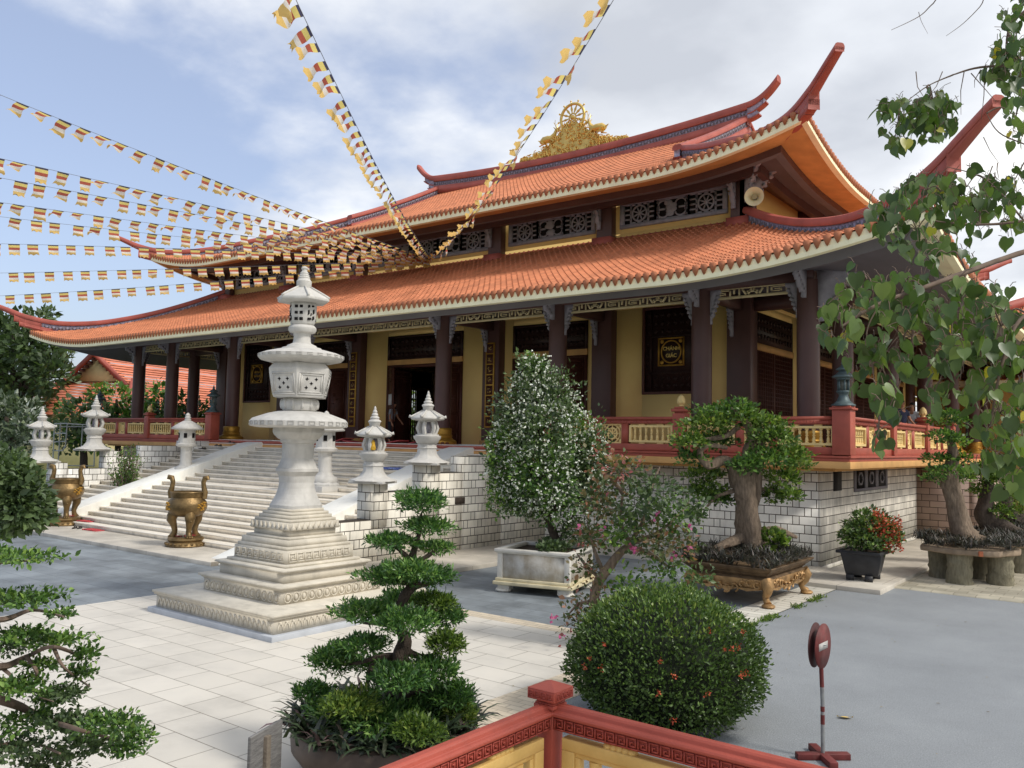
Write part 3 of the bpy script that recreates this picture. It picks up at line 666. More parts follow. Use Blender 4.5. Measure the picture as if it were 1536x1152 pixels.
# ridges --------------------------------------------------------
def capsec(w, t): h = w/2; return [(-h, -t), (-h*1.12, -t*.85), (-h*1.12, -t*.45), (-h*.9, -t*.12), (-h*.5, 0), (h*.5, 0), (h*.9, -t*.12), (h*1.12, -t*.45), (h*1.12, -t*.85), (h, -t)]
def rect(w, z0, z1): return [(-w/2, z0), (-w/2, z1), (w/2, z1), (w/2, z0)]
def band_relief(b, P, w, dz, h, step=.16):
    """small raised scrolls along both faces of a ridge band"""
    seg = np.linalg.norm(np.diff(P, axis=0), axis=1); S = np.concatenate([[0], np.cumsum(seg)]); n = int(S[-1]/step)
    for k in range(n):
        s_ = (k+.5)*step; q = np.array([np.interp(s_, S, P[:, j]) for j in range(3)]); q2 = np.array([np.interp(s_+.05, S, P[:, j]) for j in range(3)])
        t = (q2-q); rz = math.atan2(t[1], t[0]); l = np.array([-math.sin(rz), math.cos(rz), 0])
        for sd in (-1, 1): b.obox(q+l*sd*w/2+np.array([0, 0, dz]), (step*.5, .03, h*.55), rz, ry=.5 if k % 2 else -.5)
def ridge(name, P, w=.30, cap=.22, band=.28, base=.10, hornP=None, relief=True, endk=None):
    """P = cap-top path on the roof; hornP = continuation beyond the eave (curling horn)"""
    P = np.array(P, float); full = P if hornP is None else np.concatenate([P, np.array(hornP, float)])
    m = len(full); tp = lambda i: 1 if i < len(P) else 1-.22*(i-len(P))/max(1, m-len(P)); sec = np.array([capsec(w*1.2*tp(i), cap*tp(i)) for i in range(m)])
    b = MB(); b.sweep(full, sec); o = tpart(b, name, m_redridge, smooth=35)
    q = MB().sweep(P, rect(w*.8, -cap-band, -cap))
    if relief:
        r = MB(); band_relief(r, P, w*.8, -cap-band/2, band); q.merge(r.remi(1))
    q.build('ridge_band', [m_purple, m_soff], o)
    nb = len(P); MB().sweep(P, [rect(w*1.15, -cap-band-base-(.35 if hornP is None else .35*min(1, max(0, (nb-4-i)/8))), -cap-band) for i in range(nb)]).build('ridge_base', m_redridge, o)
    if hornP is not None:
        h = np.array(hornP, float); j = MB(); k = len(h); a1 = max(2, int(k*.42)); a2 = max(2, int(k*.2))
        st = np.concatenate([P[-4:], h[:a1]]); j.sweep(st, [rect(w*1.05, -cap-.24-.05*(i > 2), -cap+.02) for i in range(len(st))])
        st = np.concatenate([P[-6:], h[:a2]]); j.sweep(st, [rect(w*1.12, -cap-.42, -cap-.2) for i in range(len(st))])
        st = h[a1-1:]; j.sweep(st, [rect(w*.95*(1-.25*i/len(st)), -cap*.8-.12*(1-i/len(st)), -cap*.6) for i in range(len(st))])
        j.build('horn_step', m_redridge, o, bevel=.03)
    return o
def spl(pts, n):
    """Catmull-Rom through 1-D control points (s, z)"""
    pts = np.array(pts, float); s_ = np.linspace(pts[0, 0], pts[-1, 0], n); z = []
    for s in s_:
        k = min(max(np.searchsorted(pts[:, 0], s)-1, 0), len(pts)-2); p1, p2 = pts[k], pts[k+1]; p0 = pts[max(k-1, 0)]; p3 = pts[min(k+2, len(pts)-1)]
        m1 = (p2[1]-p0[1])/max(p2[0]-p0[0], 1e-6); m2 = (p3[1]-p1[1])/max(p3[0]-p1[0], 1e-6); h = p2[0]-p1[0]; t = (s-p1[0])/h
        z.append((2*t**3-3*t*t+1)*p1[1]+(t**3-2*t*t+t)*h*m1+(-2*t**3+3*t*t)*p2[1]+(t**3-t*t)*h*m2)
    return s_, np.array(z)
def hip(rf, ctrl, s_end):
    s_, z = spl(ctrl, 46)
    for sx in (1, -1):
        for sy in (-1, 1):
            q = s_/math.sqrt(2); P = np.stack([rf.cx+sx*(rf.A+q), rf.cy+sy*(rf.B+q), z], 1); k = int(np.searchsorted(s_, s_end))
            ridge('hip_ridge', P[:k], w=.235, hornP=P[k-1:])
hip(LO, [(-9.24, 10.42), (-7.4, 9.67), (-5.55, 9.05), (-3.81, 8.63), (-2.6, 8.45), (-1.15, 8.42), (.19, 8.66), (1.12, 8.99), (1.98, 9.30)], .35)
hip(UP, [(-9.9, 14.42), (-7.4, 13.62), (-4.8, 12.91), (-3.24, 12.49), (-1.85, 12.24), (-.61, 12.16), (.52, 12.36), (1.22, 12.62), (1.86, 12.86)], .35)
# flashing where the lower roof meets the upper wall
b = MB()
zt = LO.z(9, 6.54)
b.box(WX0-.1, WX1+.1, YW-.1, YW, zt-.3, zt+.03); b.box(WX1, WX1+.1, YW, my_(YW), zt-.3, zt+.03); b.box(WX0-.1, WX0, YW, my_(YW), zt-.3, zt+.03); b.box(WX0-.1, WX1+.1, my_(YW), my_(YW)+.1, zt-.3, zt+.03)
tpart(b, 'roof_flashing', m_redridge)
# upper storey: walls, posts, lattice windows
b = MB(); b.box(WX0, WX1, YW+.0, YW+.2, ZT+.1, 11.65); b.box(WX0, WX1, my_(YW)-.2, my_(YW), ZT+.1, 11.65); b.box(WX1-.2, WX1, YW+.2, my_(YW)-.2, ZT+.1, 11.65); b.box(WX0, WX0+.2, YW+.2, my_(YW)-.2, ZT+.1, 11.65)
tpart(b, 'upper_wall', m_ochre)
def lattice(cx, y, w_, z0, z1):
    """grey cast lattice: three pierced panels, wheels at the ends"""
    tpart(MB().box(cx-w_/2, cx+w_/2, y-.012, y-.004, z0, z1), 'lattice_shade', m_shade)  # dark sheet painting shade behind the lattice; wall stays whole
    b = MB(); x0, x1 = cx-w_/2, cx+w_/2; f = .10
    b.box(x0-.03, x1+.03, y-.09, y-.003, z0-.03, z0+f); b.box(x0-.03, x1+.03, y-.09, y-.003, z1-f*1.6, z1+.03); b.box(x0-.03, x0+f, y-.09, y-.003, z0+f, z1-f*1.6); b.box(x1-f, x1+.03, y-.09, y-.003, z0+f, z1-f*1.6)
    n = 3 if w_ > 3 else 1; n = 5 if w_ > 5 else n; pw = (w_-2*f)/n; za, zb = z0+f, z1-f*1.6; h = zb-za; zc = (za+zb)/2
    for k in range(n):
        a = x0+f+k*pw; c = a+pw/2
        b.box(a-.03, a+.03, y-.075, y-.003, za, zb); b.box(a+pw-.03, a+pw+.03, y-.075, y-.003, za, zb)
        def bar(p, q, u, v, t=.05): b.box(p, q, y-t, y-.012, u, v)
        if k % 2 == 0:
            r = h*.40; t = np.linspace(0, 2*PI, 25)
            b.tube(np.stack([c+r*np.cos(t), np.full(25, y-.04), zc+r*np.sin(t)], 1), .035, 5, cap=False); b.ell((c, y-.04, zc), (.07, .03, .07), 8, 5)
            for q in range(8): b.obox((c+r*.5*math.cos(q*PI/4+.39), y-.035, zc+r*.5*math.sin(q*PI/4+.39)), (r*.9, .03, .045), ry=-(q*PI/4+.39))
            for sx in (-1, 1):
                xs = c+sx*(r+.04); xe = c+sx*(pw/2-.03)
                for q in range(4): zq = za+h*(q+.5)/4+.0; bar(min(xs, xe), max(xs, xe), zq+h*.085, zq+h*.165)
                bar(min(c+sx*(r+.03), c+sx*(r+.09)), max(c+sx*(r+.03), c+sx*(r+.09)), za, zb)
            for sz in (-1, 1):
                for q in range(3): b.obox((c+(q-1)*.22, y-.035, zc+sz*h*.46), (.14, .04, .06))
        else:
            for q in range(9):
                b.ell((c+rng.uniform(-.12, .12)*pw, y-.04, zc+rng.uniform(-.32, .32)*h), (.16, .03, .10), 8, 5)
            for sx in (-1, 1):
                t = np.linspace(.2, PI-.2, 9)
                for sz in (-1, 1): b.tube(np.stack([c+sx*pw*.26+pw*.16*np.cos(t), np.full(9, y-.04), zc+sz*h*.16+sz*h*.26*np.sin(t)], 1), .03, 5)
                for q in range(4): zq = za+h*(q+.5)/4; bar(c+sx*pw*.42-.05, c+sx*pw*.42+.05, zq-h*.05, zq+h*.05); bar(c+sx*pw*.42-.015, c+sx*pw*.42+.015, za, zb)
                b.box(min(c+sx*pw*.2, c+sx*pw*.46), max(c+sx*pw*.2, c+sx*pw*.46), y-.045, y-.012, zc-.03, zc+.03)
            for sz in (-1, 1): b.box(c-pw*.46, c+pw*.46, y-.045, y-.012, zc+sz*h*.47-.02, zc+sz*h*.47+.02)
    return tpart(b, 'lattice_window', m_grey)
for i, (xr, xl) in enumerate(bays): lattice((xr+xl)/2, YW, (xr-xl)-1.05, 10.28, 11.2)
for i, x in enumerate(CX[1:-1]):
    p = tpart(MB().box(x-.3, x+.3, YW-.30, YW-.001, zt-.1, 11.65), 'upper_post', m_dark, bevel=.012)
    MB().box(x-.36, x+.36, YW-.5, YW-.0, zt-.3, zt+.03).build('post_foot', m_redridge, p)
    bb = MB(); bracket(bb, x-.18, YW-.30, 0, -1, 11.3, .5, 1.05, .14); 
    if i == 0: bracket(bb, x+.30, YW-.1, 1, 0, 11.35, .8, 1.0, .14); bracket(bb, x+.2, YW-.3, .7, -.7, 11.4, 1.0, 1.0, .12)
    if i == 5: bracket(bb, x-.30, YW-.1, -1, 0, 11.35, .8, 1.0, .14)
    bb.build('post_bracket', m_grey, p)
tpart(MB().box(WX0-.05, WX1+.05, YW-.12, YW-.001, 11.3, 11.6), 'upper_beam', m_dark)
for y in CYS: tpart(MB().box(WX1+.001, WX1+.3, y-.3, y+.3, zt-.1, 11.65), 'upper_post', m_dark)
# main ridge and gable ridges
zr = lambda x: 17.70+.40*(np.abs(x)/9.1)**2
xs = np.linspace(-GX-.2, GX+.2, 41); hx = np.linspace(GX+.2, GX+1.55, 14); hz = zr(GX+.2)+.09*(hx-GX-.2)+.42*(hx-GX-.2)**2
P = np.stack([XC+xs, np.full(41, YC), zr(xs)], 1)
ro = ridge('main_ridge', P, w=.36, cap=.38, band=.26, base=.06)
for s in (1, -1):
    Hn = np.stack([XC+s*hx, np.full(14, YC), hz], 1); b = MB(); b.sweep(Hn, np.array([capsec(.42, .30)]*14)); o = b.build('ridge_horn', m_redridge, ro, smooth=35)
    for (a0, a1, d0, d1) in ((0, 8, -.52, -.28), (0, 5, -.78, -.5)):
        MB().sweep(Hn[a0:a1], rect(.3, d0, d1)).build('horn_step', m_purple, ro, bevel=.03); MB().sweep(Hn[a0:a1+1]+np.array([0, 0, -.02]), rect(.34, d0-.06, d0)).build('horn_step', m_redridge, ro)
    for sy in (-1, 1):
        y = np.linspace(0, 13.15-6.6, 16); d = 13.15-y; z = UP.z(np.full(16, 30.), d)+.55+.25*(1-d/13.15)
        ridge('gable_ridge', np.stack([np.full(16, XC+s*(GX+.02)), YC+sy*y, z], 1), w=.30, cap=.22, band=.26)
    # gable end
    gz = UP.z(np.array([30.]), np.array([7.0]))[0]; gp = [(-6.1, gz-.2), (6.1, gz-.2), (0, 16.9)]
    MB().prism(gp, 0, .2, [[0, 0, 1], [1, 0, 0], [0, 1, 0]], (XC+s*(GX-.5)-.1, YC, 0)).build('gable_wall', m_ochre, TEM)
    g = MB()
    for sy in (-1, 1): g.sweep([(XC+s*(GX-.02), YC+sy*6.4, gz), (XC+s*(GX-.02), YC, 17.0)], rect(.12, -.35, 0)); g.sweep([(XC+s*(GX-.2), YC+sy*6.0, gz-.3), (XC+s*(GX-.2), YC, 16.55)], rect(.12, -.3, 0))
    g.build('barge_board', m_redridge, TEM)
    g = MB(); 
    for k in range(14): g.box(XC+s*(GX-.39)-.04, XC+s*(GX-.39)+.04, YC-1.6+k*.24, YC-1.5+k*.24, gz+.6, gz+1.5)
    g.box(XC+s*(GX-.39)-.05, XC+s*(GX-.39)+.05, YC-1.8, YC+1.8, gz+.5, gz+.62); g.box(XC+s*(GX-.39)-.05, XC+s*(GX-.39)+.05, YC-1.8, YC+1.8, gz+1.5, gz+1.62); g.build('gable_vent', m_purple, TEM)
# gilded wheel, deer and scrollwork on the ridge
ORN = thing('ridge_ornament', 'gilded dharma wheel flanked by two deer on scrollwork atop the roof ridge', 'roof ornament', (XC, YC, 17.7))
b = MB()
def mound(x): return 1.15*math.exp(-(x/1.15)**2)+.62*math.exp(-(x/2.6)**2)
xx = np.linspace(-3.3, 3.3, 40); pl = [(x, max(.04, mound(x)*.86)) for x in xx]
b.prism([(-3.3, -.02)]+pl+[(3.3, -.02)], -.07, .07, [[1, 0, 0], [0, 0, 1], [0, 1, 0]], (XC, YC, 17.7))
for k in range(330):
    x = rng.uniform(-3.25, 3.25); z = rng.uniform(.02, 1)*mound(x); r = rng.uniform(.08, .18); t = np.linspace(0, rng.uniform(4, 8), 12); a0 = rng.uniform(0, 6.3); rr = r*(1-t/10); sy = rng.choice([-1, 1])
    b.tube(np.stack([XC+x+rr*np.cos(t+a0), np.full(12, YC+sy*.1)+rng.uniform(-.03, .03), 17.72+z+rr*np.sin(t+a0)], 1), rng.uniform(.018, .034), 4)
b.build('scrollwork', m_gold, ORN, smooth=40)
b = MB(); zc = 19.5; t = np.linspace(0, 2*PI, 41); r = .70
b.tube(np.stack([XC+r*np.cos(t), np.full(41, YC), zc+r*np.sin(t)], 1), .075, 8, cap=False); b.tube(np.stack([XC+.2*np.cos(t), np.full(41, YC), zc+.2*np.sin(t)], 1), .04, 6, cap=False); b.ell((XC, YC, zc), (.13, .12, .13), 12, 8)
for k in range(12):
    a = k*PI/6+.13; u = np.array([math.cos(a), 0, math.sin(a)]); c = np.array([XC, YC, zc])
    b.tube([c+u*q for q in (.18, .32, .42, .52, .66)], [.028, .04, .07, .045, .03], 6); b.tube([c+u*.74, c+u*.82], .03, 6); b.ell(c+u*.86, (.05, .05, .05), 8, 6)
b.build('dharma_wheel', m_gold, ORN, smooth=50)
for s in (-1, 1):
    b = MB(); x = XC+s*1.45; z = 18.45; q = lambda dx, dy, dz: (x+s*dx, YC+dy, z+dz)
    b.tube([q(.52, 0, .12), q(.3, 0, .2), q(0, 0, .2), q(-.22, 0, .22), q(-.38, 0, .42), q(-.46, 0, .6)], [.1, .19, .2, .17, .1, .07], 10)
    b.tube([q(-.44, 0, .58), q(-.56, 0, .62), q(-.74, 0, .52)], [.08, .085, .04], 8)
    for e in (-.07, .07):
        b.tube([q(-.44, e, .64), q(-.36, e*1.6, .74)], [.035, .012], 5); b.tube([q(-.5, e*.6, .68), q(-.44, e*1.5, .9), q(-.5, e*2.2, 1.08)], [.025, .02, .008], 5); b.tube([q(-.45, e*1.4, .86), q(-.36, e*1.8, .98)], [.016, .006], 4)
        b.tube([q(-.2, e*1.3, .12), q(-.42, e*1.4, .0), q(-.2, e*1.5, -.1)], [.06, .05, .03], 6); b.tube([q(.38, e*1.6, .12), q(.2, e*1.9, -.05), q(.5, e*1.9, -.12)], [.09, .05, .03], 6)
    b.tube([q(.55, 0, .18), q(.68, 0, .26)], [.05, .015], 5); b.build('deer', m_gold, ORN, smooth=60)
# horn loudspeaker under the corner of the upper roof
SPK = thing('loudspeaker', 'white horn loudspeaker under the corner of the upper roof', 'loudspeaker', (-9.55, 24.2, 10.45))
v = (np.array([0, 0, 3.])-np.array([-9.55, 24.2, 10.45])); v[2] *= .35; v[0] -= 3; v /= np.linalg.norm(v)
b = MB(); Pk = [np.array([-9.55, 24.2, 10.45])+v*q for q in (-.30, -.18, -.05, .05, .12, .16)]
b.tube(Pk, [.06, .07, .10, .16, .24, .285], 24, cap=False); b.tube([Pk[5]+v*.004, Pk[5]-v*.006, Pk[4], Pk[3], Pk[2]], [.285, .268, .222, .145, .085], 24, cap=False); b.build('horn', m_cream, SPK, smooth=50)
b = MB(); b.tube([Pk[1], Pk[3], Pk[5]-v*.03], [.05, .06, .085], 14); b.build('driver_cone', mat('speaker_beige', srgb(170, 160, 120), .5), SPK, smooth=50)
b = MB(); b.tube([Pk[0], Pk[0]+np.array([-.1, .2, .1]), (-10.0, 24.5, 10.7)], .03, 6); b.build('mounting_arm', m_soff, SPK)
# ---------------------------------------------------------------- staircase
ST = thing('staircase', 'wide pale stone staircase with two white ramps climbing to the temple doors', 'staircase', (XC, 16, 0))
SX0, SX1 = -31.85, -15.04; BL = (-28.8, -27.8); BR = (-18.1, -17.1)
steps = [(13.07+.36*k, .10+.13*(k+1)) for k in range(10)]+[(17.2+.36*k, 1.40+.1336*(k+1)) for k in range(11)]
b = MB(); m_nose = mat('step_nosing', srgb(228, 220, 206), .65, .08, 2, bump=.1, bscale=80)
tr = MB()
for k, (y, z) in enumerate(steps):
    y1 = steps[k+1][0] if k < len(steps)-1 else 21.5
    b.box(SX0+.45, SX1-.45, y, y1+.01, z-.135, z-.034); tr.box(SX0+.45, SX1-.45, y-.035, y1+.02, z-.034, z)
b.build('riser', m_step, ST); tr.build('tread', m_nose, ST, bevel=.008)
MB().box(SX0+.2, SX1-.2, 13.1, 21.4, -.1, .1).build('stair_core', m_step, ST)
MB().box(BL[1]-.6, BR[0]+.6, 11.55, 13.2, -.05, .10).build('landing', m_ledge, ST, bevel=.01)
MB().box(BL[1]-4.0, BL[1]-.6, 12.2, 13.2, -.05, .095).build('landing', m_ledge, ST); MB().box(BR[0]+.6, SX1-.5, 12.2, 13.2, -.05, .095).build('landing', m_ledge, ST)
for x0, x1 in (BL, BR):
    b = MB(); y0, y1, z0, z1 = 11.75, 20.85, .04, 2.89
    P = [(y0, z0), (17.0, z0+(z1-z0)*(17-y0)/(y1-y0)+.05), (20.0, z1-.16), (y1, z1), (21.35, z1), (21.35, 0), (y0, 0)]
    b.prism(P, x0, x1, [[0, 0, 1], [1, 0, 0], [0, 1, 0]]); b.build('ramp', m_ramp, ST, bevel=.012)
for s, xf in ((1, SX1), (-1, SX0)):
    b = MB(); xi = xf-s*.45
    x0, x1 = min(xf, xi), max(xf, xi)
    for y0, y1, z in ((12.4, 14.4, 1.075), (14.4, 16.3, 1.72), (16.3, 17.5, 2.15), (17.5, 19.2, 2.58), (19.2, 21.39, 2.79)):
        b.box(x0, x1, y0, y1, -.1, z-.0)
    b.build('cheek_wall', m_brickw if s > 0 else m_brick, ST)
    for y, z in ((14.44, 1.935), (16.32, 2.36)):
        c = xf-s*.24; MB().box(c-.27, c+.27, y-.24, y+.24, .9, z).build('cheek_pier', m_brickw if s > 0 else m_brick, ST)
    b = MB().box(xf-.0, xf+.008, 17.2, 17.6, 1.31, 1.49); b.build('wall_vent', m_barkd, ST)
# small things left on the steps
def mat_thing(name, label, cat, loc, size, rz, m, group=None):
    b = MB(); n = 8
    for k in range(n): b.obox((size[0]*((k+.5)/n-.5), .01*math.sin(k), size[2]/2+.012*math.sin(k*1.7)), (size[0]/n*1.04, size[1], size[2]), 0, ry=.25*math.cos(k*1.7))
    o = b.build(name, m, loc=(0, 0, 0), bevel=.008); o.location = loc; o.rotation_euler = (0, 0, rz); tag(o, label, cat, group)
m_blue = mat('blue_plastic', srgb(70, 90, 170), .5, .2, 12, col2=srgb(150, 165, 215))
m_cloth = mat('red_cloth', srgb(170, 70, 72), .85, .2, 6)
m_shoe = mat('dark_sandal', srgb(40, 34, 36), .6, .2)
mat_thing('floor_mat', 'blue and white plastic mat lying on the upper steps beside the right ramp', 'mat', (-19.0, 18.75, 2.085), (.7, .4, .05), .2, m_blue)
mat_thing('floor_mat', 'blue mat on the landing edge beside the left bronze censer', 'mat', (-28.15, 12.55, .105), (.5, .35, .1), .5, m_blue)
mat_thing('red_cloth', 'red cloth lying on the stair landing between the two censers', 'cloth', (-25.6, 12.85, .10), (.7, .3, .03), .1, m_cloth)
mat_thing('red_cloth', 'red cloth crumpled on the lowest step behind the left censer', 'cloth', (-27.0, 13.3, .235), (.6, .22, .03), .2, m_cloth)
mat_thing('porch_carpet', 'long red carpet on the porch floor at the top of the steps', 'carpet', (-22.8, 21.15, FL), (7.6, .55, .035), 0, m_cloth)
def sandals(loc, rz, label, m=None):
    t = thing('sandals', label, 'sandals', (0, 0, 0))
    for s in (-.08, .08):
        b = MB(); b.ell((s, 0, .02), (.05, .14, .022), 10, 6); o = b.build('sole', m or m_shoe, t, smooth=60)
        b = MB(); a = np.linspace(0, PI, 7); b.tube(np.stack([s+.05*np.cos(a), np.full(7, .05), .02+.045*np.sin(a)], 1), .014, 5); b.build('strap', m or m_shoe, o)
    t.location = loc; t.rotation_euler = (0, 0, rz)
sandals((-26.4, 12.75, .10), .6, 'dark sandals on the stair landing right of the blue mat')
m_maroon = mat('maroon_sandal', srgb(90, 36, 40), .6, .2)
for k, x in enumerate((-20.0, -19.7, -19.3, -18.9)):
    sandals((x, 20.95+.1*(k % 2), FL+.01), .3*k, ('black sandals left at the door edge nearest the red carpet', 'maroon sandals left beside the gold column base', 'black sandals at the top of the right ramp, third of four pairs', 'maroon sandals farthest right at the top of the steps')[k], m_maroon if k % 2 else m_shoe)
for k, x in enumerate((-30.6, -30.1, -29.7)):
    sandals((x, 19.6+.36*k, steps[17+k][1]+.0), .5*k, ('black sandals on the side flight left of the left ramp, lowest pair', 'black sandals on the side flight left of the left ramp, middle pair', 'black sandals on the side flight left of the left ramp, top pair')[k])
# ---------------------------------------------------------------- stone lanterns
def pier_lantern():
    t = thing('stone_lantern', '', 'stone lantern', (0, 0, 0)); h8 = PI/8
    b = MB(); b.box(-.47, .47, -.47, .47, 0, .06); b.lathe([(.62, .06), (.60, .09), (.45, .13), (.36, .18), (.27, .30), (.25, .42), (.28, .45), (.25, .48), (.25, .56)], 8, ph=h8)
    b.build('pedestal', m_stone, t, bevel=.008)
    MB().lathe([(.25, .56), (.29, .585), (.31, .64), (.36, .70), (.37, .76), (.31, .78), (.31, .81)], 16).build('lotus_bowl', m_stone, t, smooth=40)
    b = MB()
    for k in range(6):
        a = k*PI/3+PI/6; b.tube([(.20*math.cos(a), .20*math.sin(a), .80), (.265*math.cos(a), .265*math.sin(a), .97), (.20*math.cos(a), .20*math.sin(a), 1.16)], .058, 6)
    b.lathe([(.25, .79), (.25, .83)], 12); b.lathe([(.25, 1.14), (.25, 1.18)], 12); c = b.build('light_chamber', m_stone, t, smooth=45)
    MB().lathe([(.09, .83), (.09, 1.14)], 8).build('chamber_core', m_grey, c)
    b = MB(); b.lathe([(.30, 1.17), (.42, 1.19), (.46, 1.22), (.44, 1.26), (.30, 1.34), (.17, 1.42), (.11, 1.45)], 6, ph=PI/6)
    for k in range(6):
        a = k*PI/3+PI/6; b.tube([(.12*math.cos(a), .12*math.sin(a), 1.44), (.30*math.cos(a), .30*math.sin(a), 1.345), (.44*math.cos(a), .44*math.sin(a), 1.265), (.50*math.cos(a), .50*math.sin(a), 1.285)], [.03, .03, .035, .045], 6)
    b.build('lantern_roof', m_stone, t)
    MB().lathe([(.11, 1.44), (.13, 1.47), (.14, 1.53), (.17, 1.57), (.15, 1.6), (.10, 1.63), (.12, 1.66), (.11, 1.69), (.07, 1.71), (.085, 1.74), (.075, 1.77), (.05, 1.79), (.06, 1.82), (.045, 1.86), (.03, 1.88), (.035, 1.91), (.01, 1.97)], 14).build('finial', m_stone, t, smooth=35)
    return t
pl0 = pier_lantern()
spots = [((-15.28, 14.44, 1.935), 'white stone lantern on the lower brick pier, right of the steps'), ((-15.28, 16.32, 2.36), 'white stone lantern on the upper brick pier, right of the steps'),
         ((-31.75, 13.9, 1.935), 'white stone lantern on the lower brick pier at the far left'), ((-31.75, 15.8, 2.36), 'white stone lantern on the upper pier, in front of the scaffold frame')]
for i, (l, lab) in enumerate(spots):
    o = pl0 if i == 0 else copy_tree(pl0); o.location = l; o['label'] = lab; o['group'] = 'stone lanterns on the stair piers'; k = (.95, .98, 1.02, 1.06)[i]; o.scale = (k, k, k); o.rotation_euler = (0, 0, .4 if i < 2 else .2)
g = MB().lathe([(.05, 0), (.07, .03), (.06, .09), (.045, .14), (.05, .18), (.035, .22), (.0, .25)], 10); g = g.build('figurine', mat('yellow_figurine', srgb(205, 160, 50), .5, .3, 20), smooth=50)
g.location = (-15.13, 14.27, 2.735); tag(g, 'small yellow figurine inside the stone lantern on the lower right pier', 'figurine')
def flight_lantern():
    t = thing('stone_lantern', '', 'stone lantern', (0, 0, 0))
    b = MB(); b.obox((0, 0, .09), (1.0, 1.0, .18)); b.lathe([(.5, .18), (.49, .24), (.42, .27), (.4, .3)], 8, ph=PI/8); b.build('base', m_stone, t, bevel=.01)
    MB().lathe([(.40, .28), (.41, .34), (.38, .42), (.28, .48), (.24, .52), (.21, .6), (.2, 1.0), (.215, 1.16), (.25, 1.2)], 16).build('shaft', m_stone, t, smooth=40)
    b = MB().lathe([(.26, 1.18), (.36, 1.21), (.38, 1.28), (.30, 1.33), (.29, 1.36), (.285, 1.78), (.31, 1.8)], 12); q = b.build('light_chamber', m_stone, t, smooth=25)
    h = MB()
    for k in range(6):
        a = k*PI/3+.3; h.obox((.282*math.cos(a), .282*math.sin(a), 1.6), (.02, .11, .17), a)
    h.build('chamber_shade', m_shade, q)  # dark blocks stand for shade in the openings, chamber stays solid
    b = MB(); n = 32; rr = np.linspace(0, 1, 7); V = []; F = []
    for r, z in ((.30, 1.80), (.52, 1.82), (.54, 1.86), (.42, 1.95), (.28, 2.05), (.15, 2.13), (.09, 2.15)):
        a = np.arange(n)*2*PI/n; f = 1+.07*np.where(np.arange(n) % 2, 1, -1)*(r > .2); V.append(np.stack([r*f*np.cos(a), r*f*np.sin(a), np.full(n, z)], 1))
    i = np.arange(n); j = (i+1) % n; b.add(np.concatenate(V), np.concatenate([np.stack([k*n+i, k*n+j, (k+1)*n+j, (k+1)*n+i], 1) for k in range(6)])); b.build('fluted_roof', m_stone, t)
    MB().lathe([(.10, 2.14), (.12, 2.18), (.09, 2.21), (.11, 2.25), (.08, 2.3), (.09, 2.34), (.05, 2.4), (.01, 2.43)], 12).build('finial', m_stone, t, smooth=40)
    return t
f0 = flight_lantern()
for i, (l, lab) in enumerate([((-28.35, 17.5, 1.40), 'stone lantern with fluted umbrella roof halfway up the steps, beside the left ramp'), ((-20.15, 17.05, 1.40), 'stone lantern with fluted roof half hidden behind the tall stone pagoda')]):
    o = f0 if i == 0 else copy_tree(f0); o.location = l; o['label'] = lab; o['group'] = 'stone lanterns on the stair landing'
# ---------------------------------------------------------------- bronze censers
def censer():
    t = thing('bronze_censer', '', 'incense burner', (0, 0, 0))
    b = MB().lathe([(.50, 0), (.53, .03), (.51, .08), (.47, .12), (.43, .14), (.47, .18), (.46, .23), (.42, .25)], 28)
    for k in range(22): a = k*2*PI/22; b.ell((.50*math.cos(a), .50*math.sin(a), .08), (.05, .05, .035), 6, 4)
    b.build('round_base', m_bronze, t, smooth=45)
    b = MB().lathe([(.12, .78), (.30, .80), (.44, .88), (.51, 1.0), (.525, 1.10), (.49, 1.21), (.42, 1.28), (.41, 1.31), (.43, 1.33), (.44, 1.43), (.46, 1.45), (.45, 1.47), (.36, 1.47), (.35, 1.3)], 36); r = MB()
    for a0 in (-.35, 1.7, 3.8):
        for k in range(16): a = a0+rng.uniform(-.28, .28); z = 1.08+rng.uniform(-.11, .11); r.ell((.515*math.cos(a), .515*math.sin(a), z), (.04, .04, .025), 6, 4)
    b.merge(r.remi(1)); b.build('bowl', [m_bronze, m_goldp], t, smooth=40)
    for a in (-.95, 1.15, 3.25):
        c, s = math.cos(a), math.sin(a); q = lambda r, z: (r*c, r*s, z)
        b = MB().tube([q(.33, .92), q(.38, .80), q(.39, .68), q(.33, .55), q(.30, .42), q(.32, .32), q(.36, .25)], [.14, .145, .12, .085, .075, .085, .10], 10)
        for e in (-.5, .5): b.ell((.45*math.cos(a+e*.22), .45*math.sin(a+e*.22), .76), (.035, .035, .03), 6, 4); 
        for e in (-.14, 0, .14): b.ell((.43*math.cos(a+e), .43*math.sin(a+e), .26), (.04, .04, .03), 6, 4)
        b.ell(q(.50, .69), (.04, .04, .035), 6, 4); b.build('leg', m_bronze, t, smooth=60)
    for s in (-1, 1):
        b = MB().tube([(s*.45, 0, 1.28), (s*.475, 0, 1.45), (s*.44, 0, 1.58), (s*.42, 0, 1.72), (s*.46, 0, 1.84), (s*.53, 0, 1.86), (s*.55, 0, 1.79)], [.08, .085, .07, .065, .075, .065, .05], 8)
        b.build('handle', m_bronze, t, smooth=60)
    b = MB()
    for k in range(12): b.obox((rng.uniform(-.2, .2), rng.uniform(-.25, .25), .255+.01*k*.3), (.09, .1, .012), rng.uniform(0, 3), rng.uniform(-.2, .2))
    b.build('offering_papers', m_cloth, t)
    return t
c0 = censer()
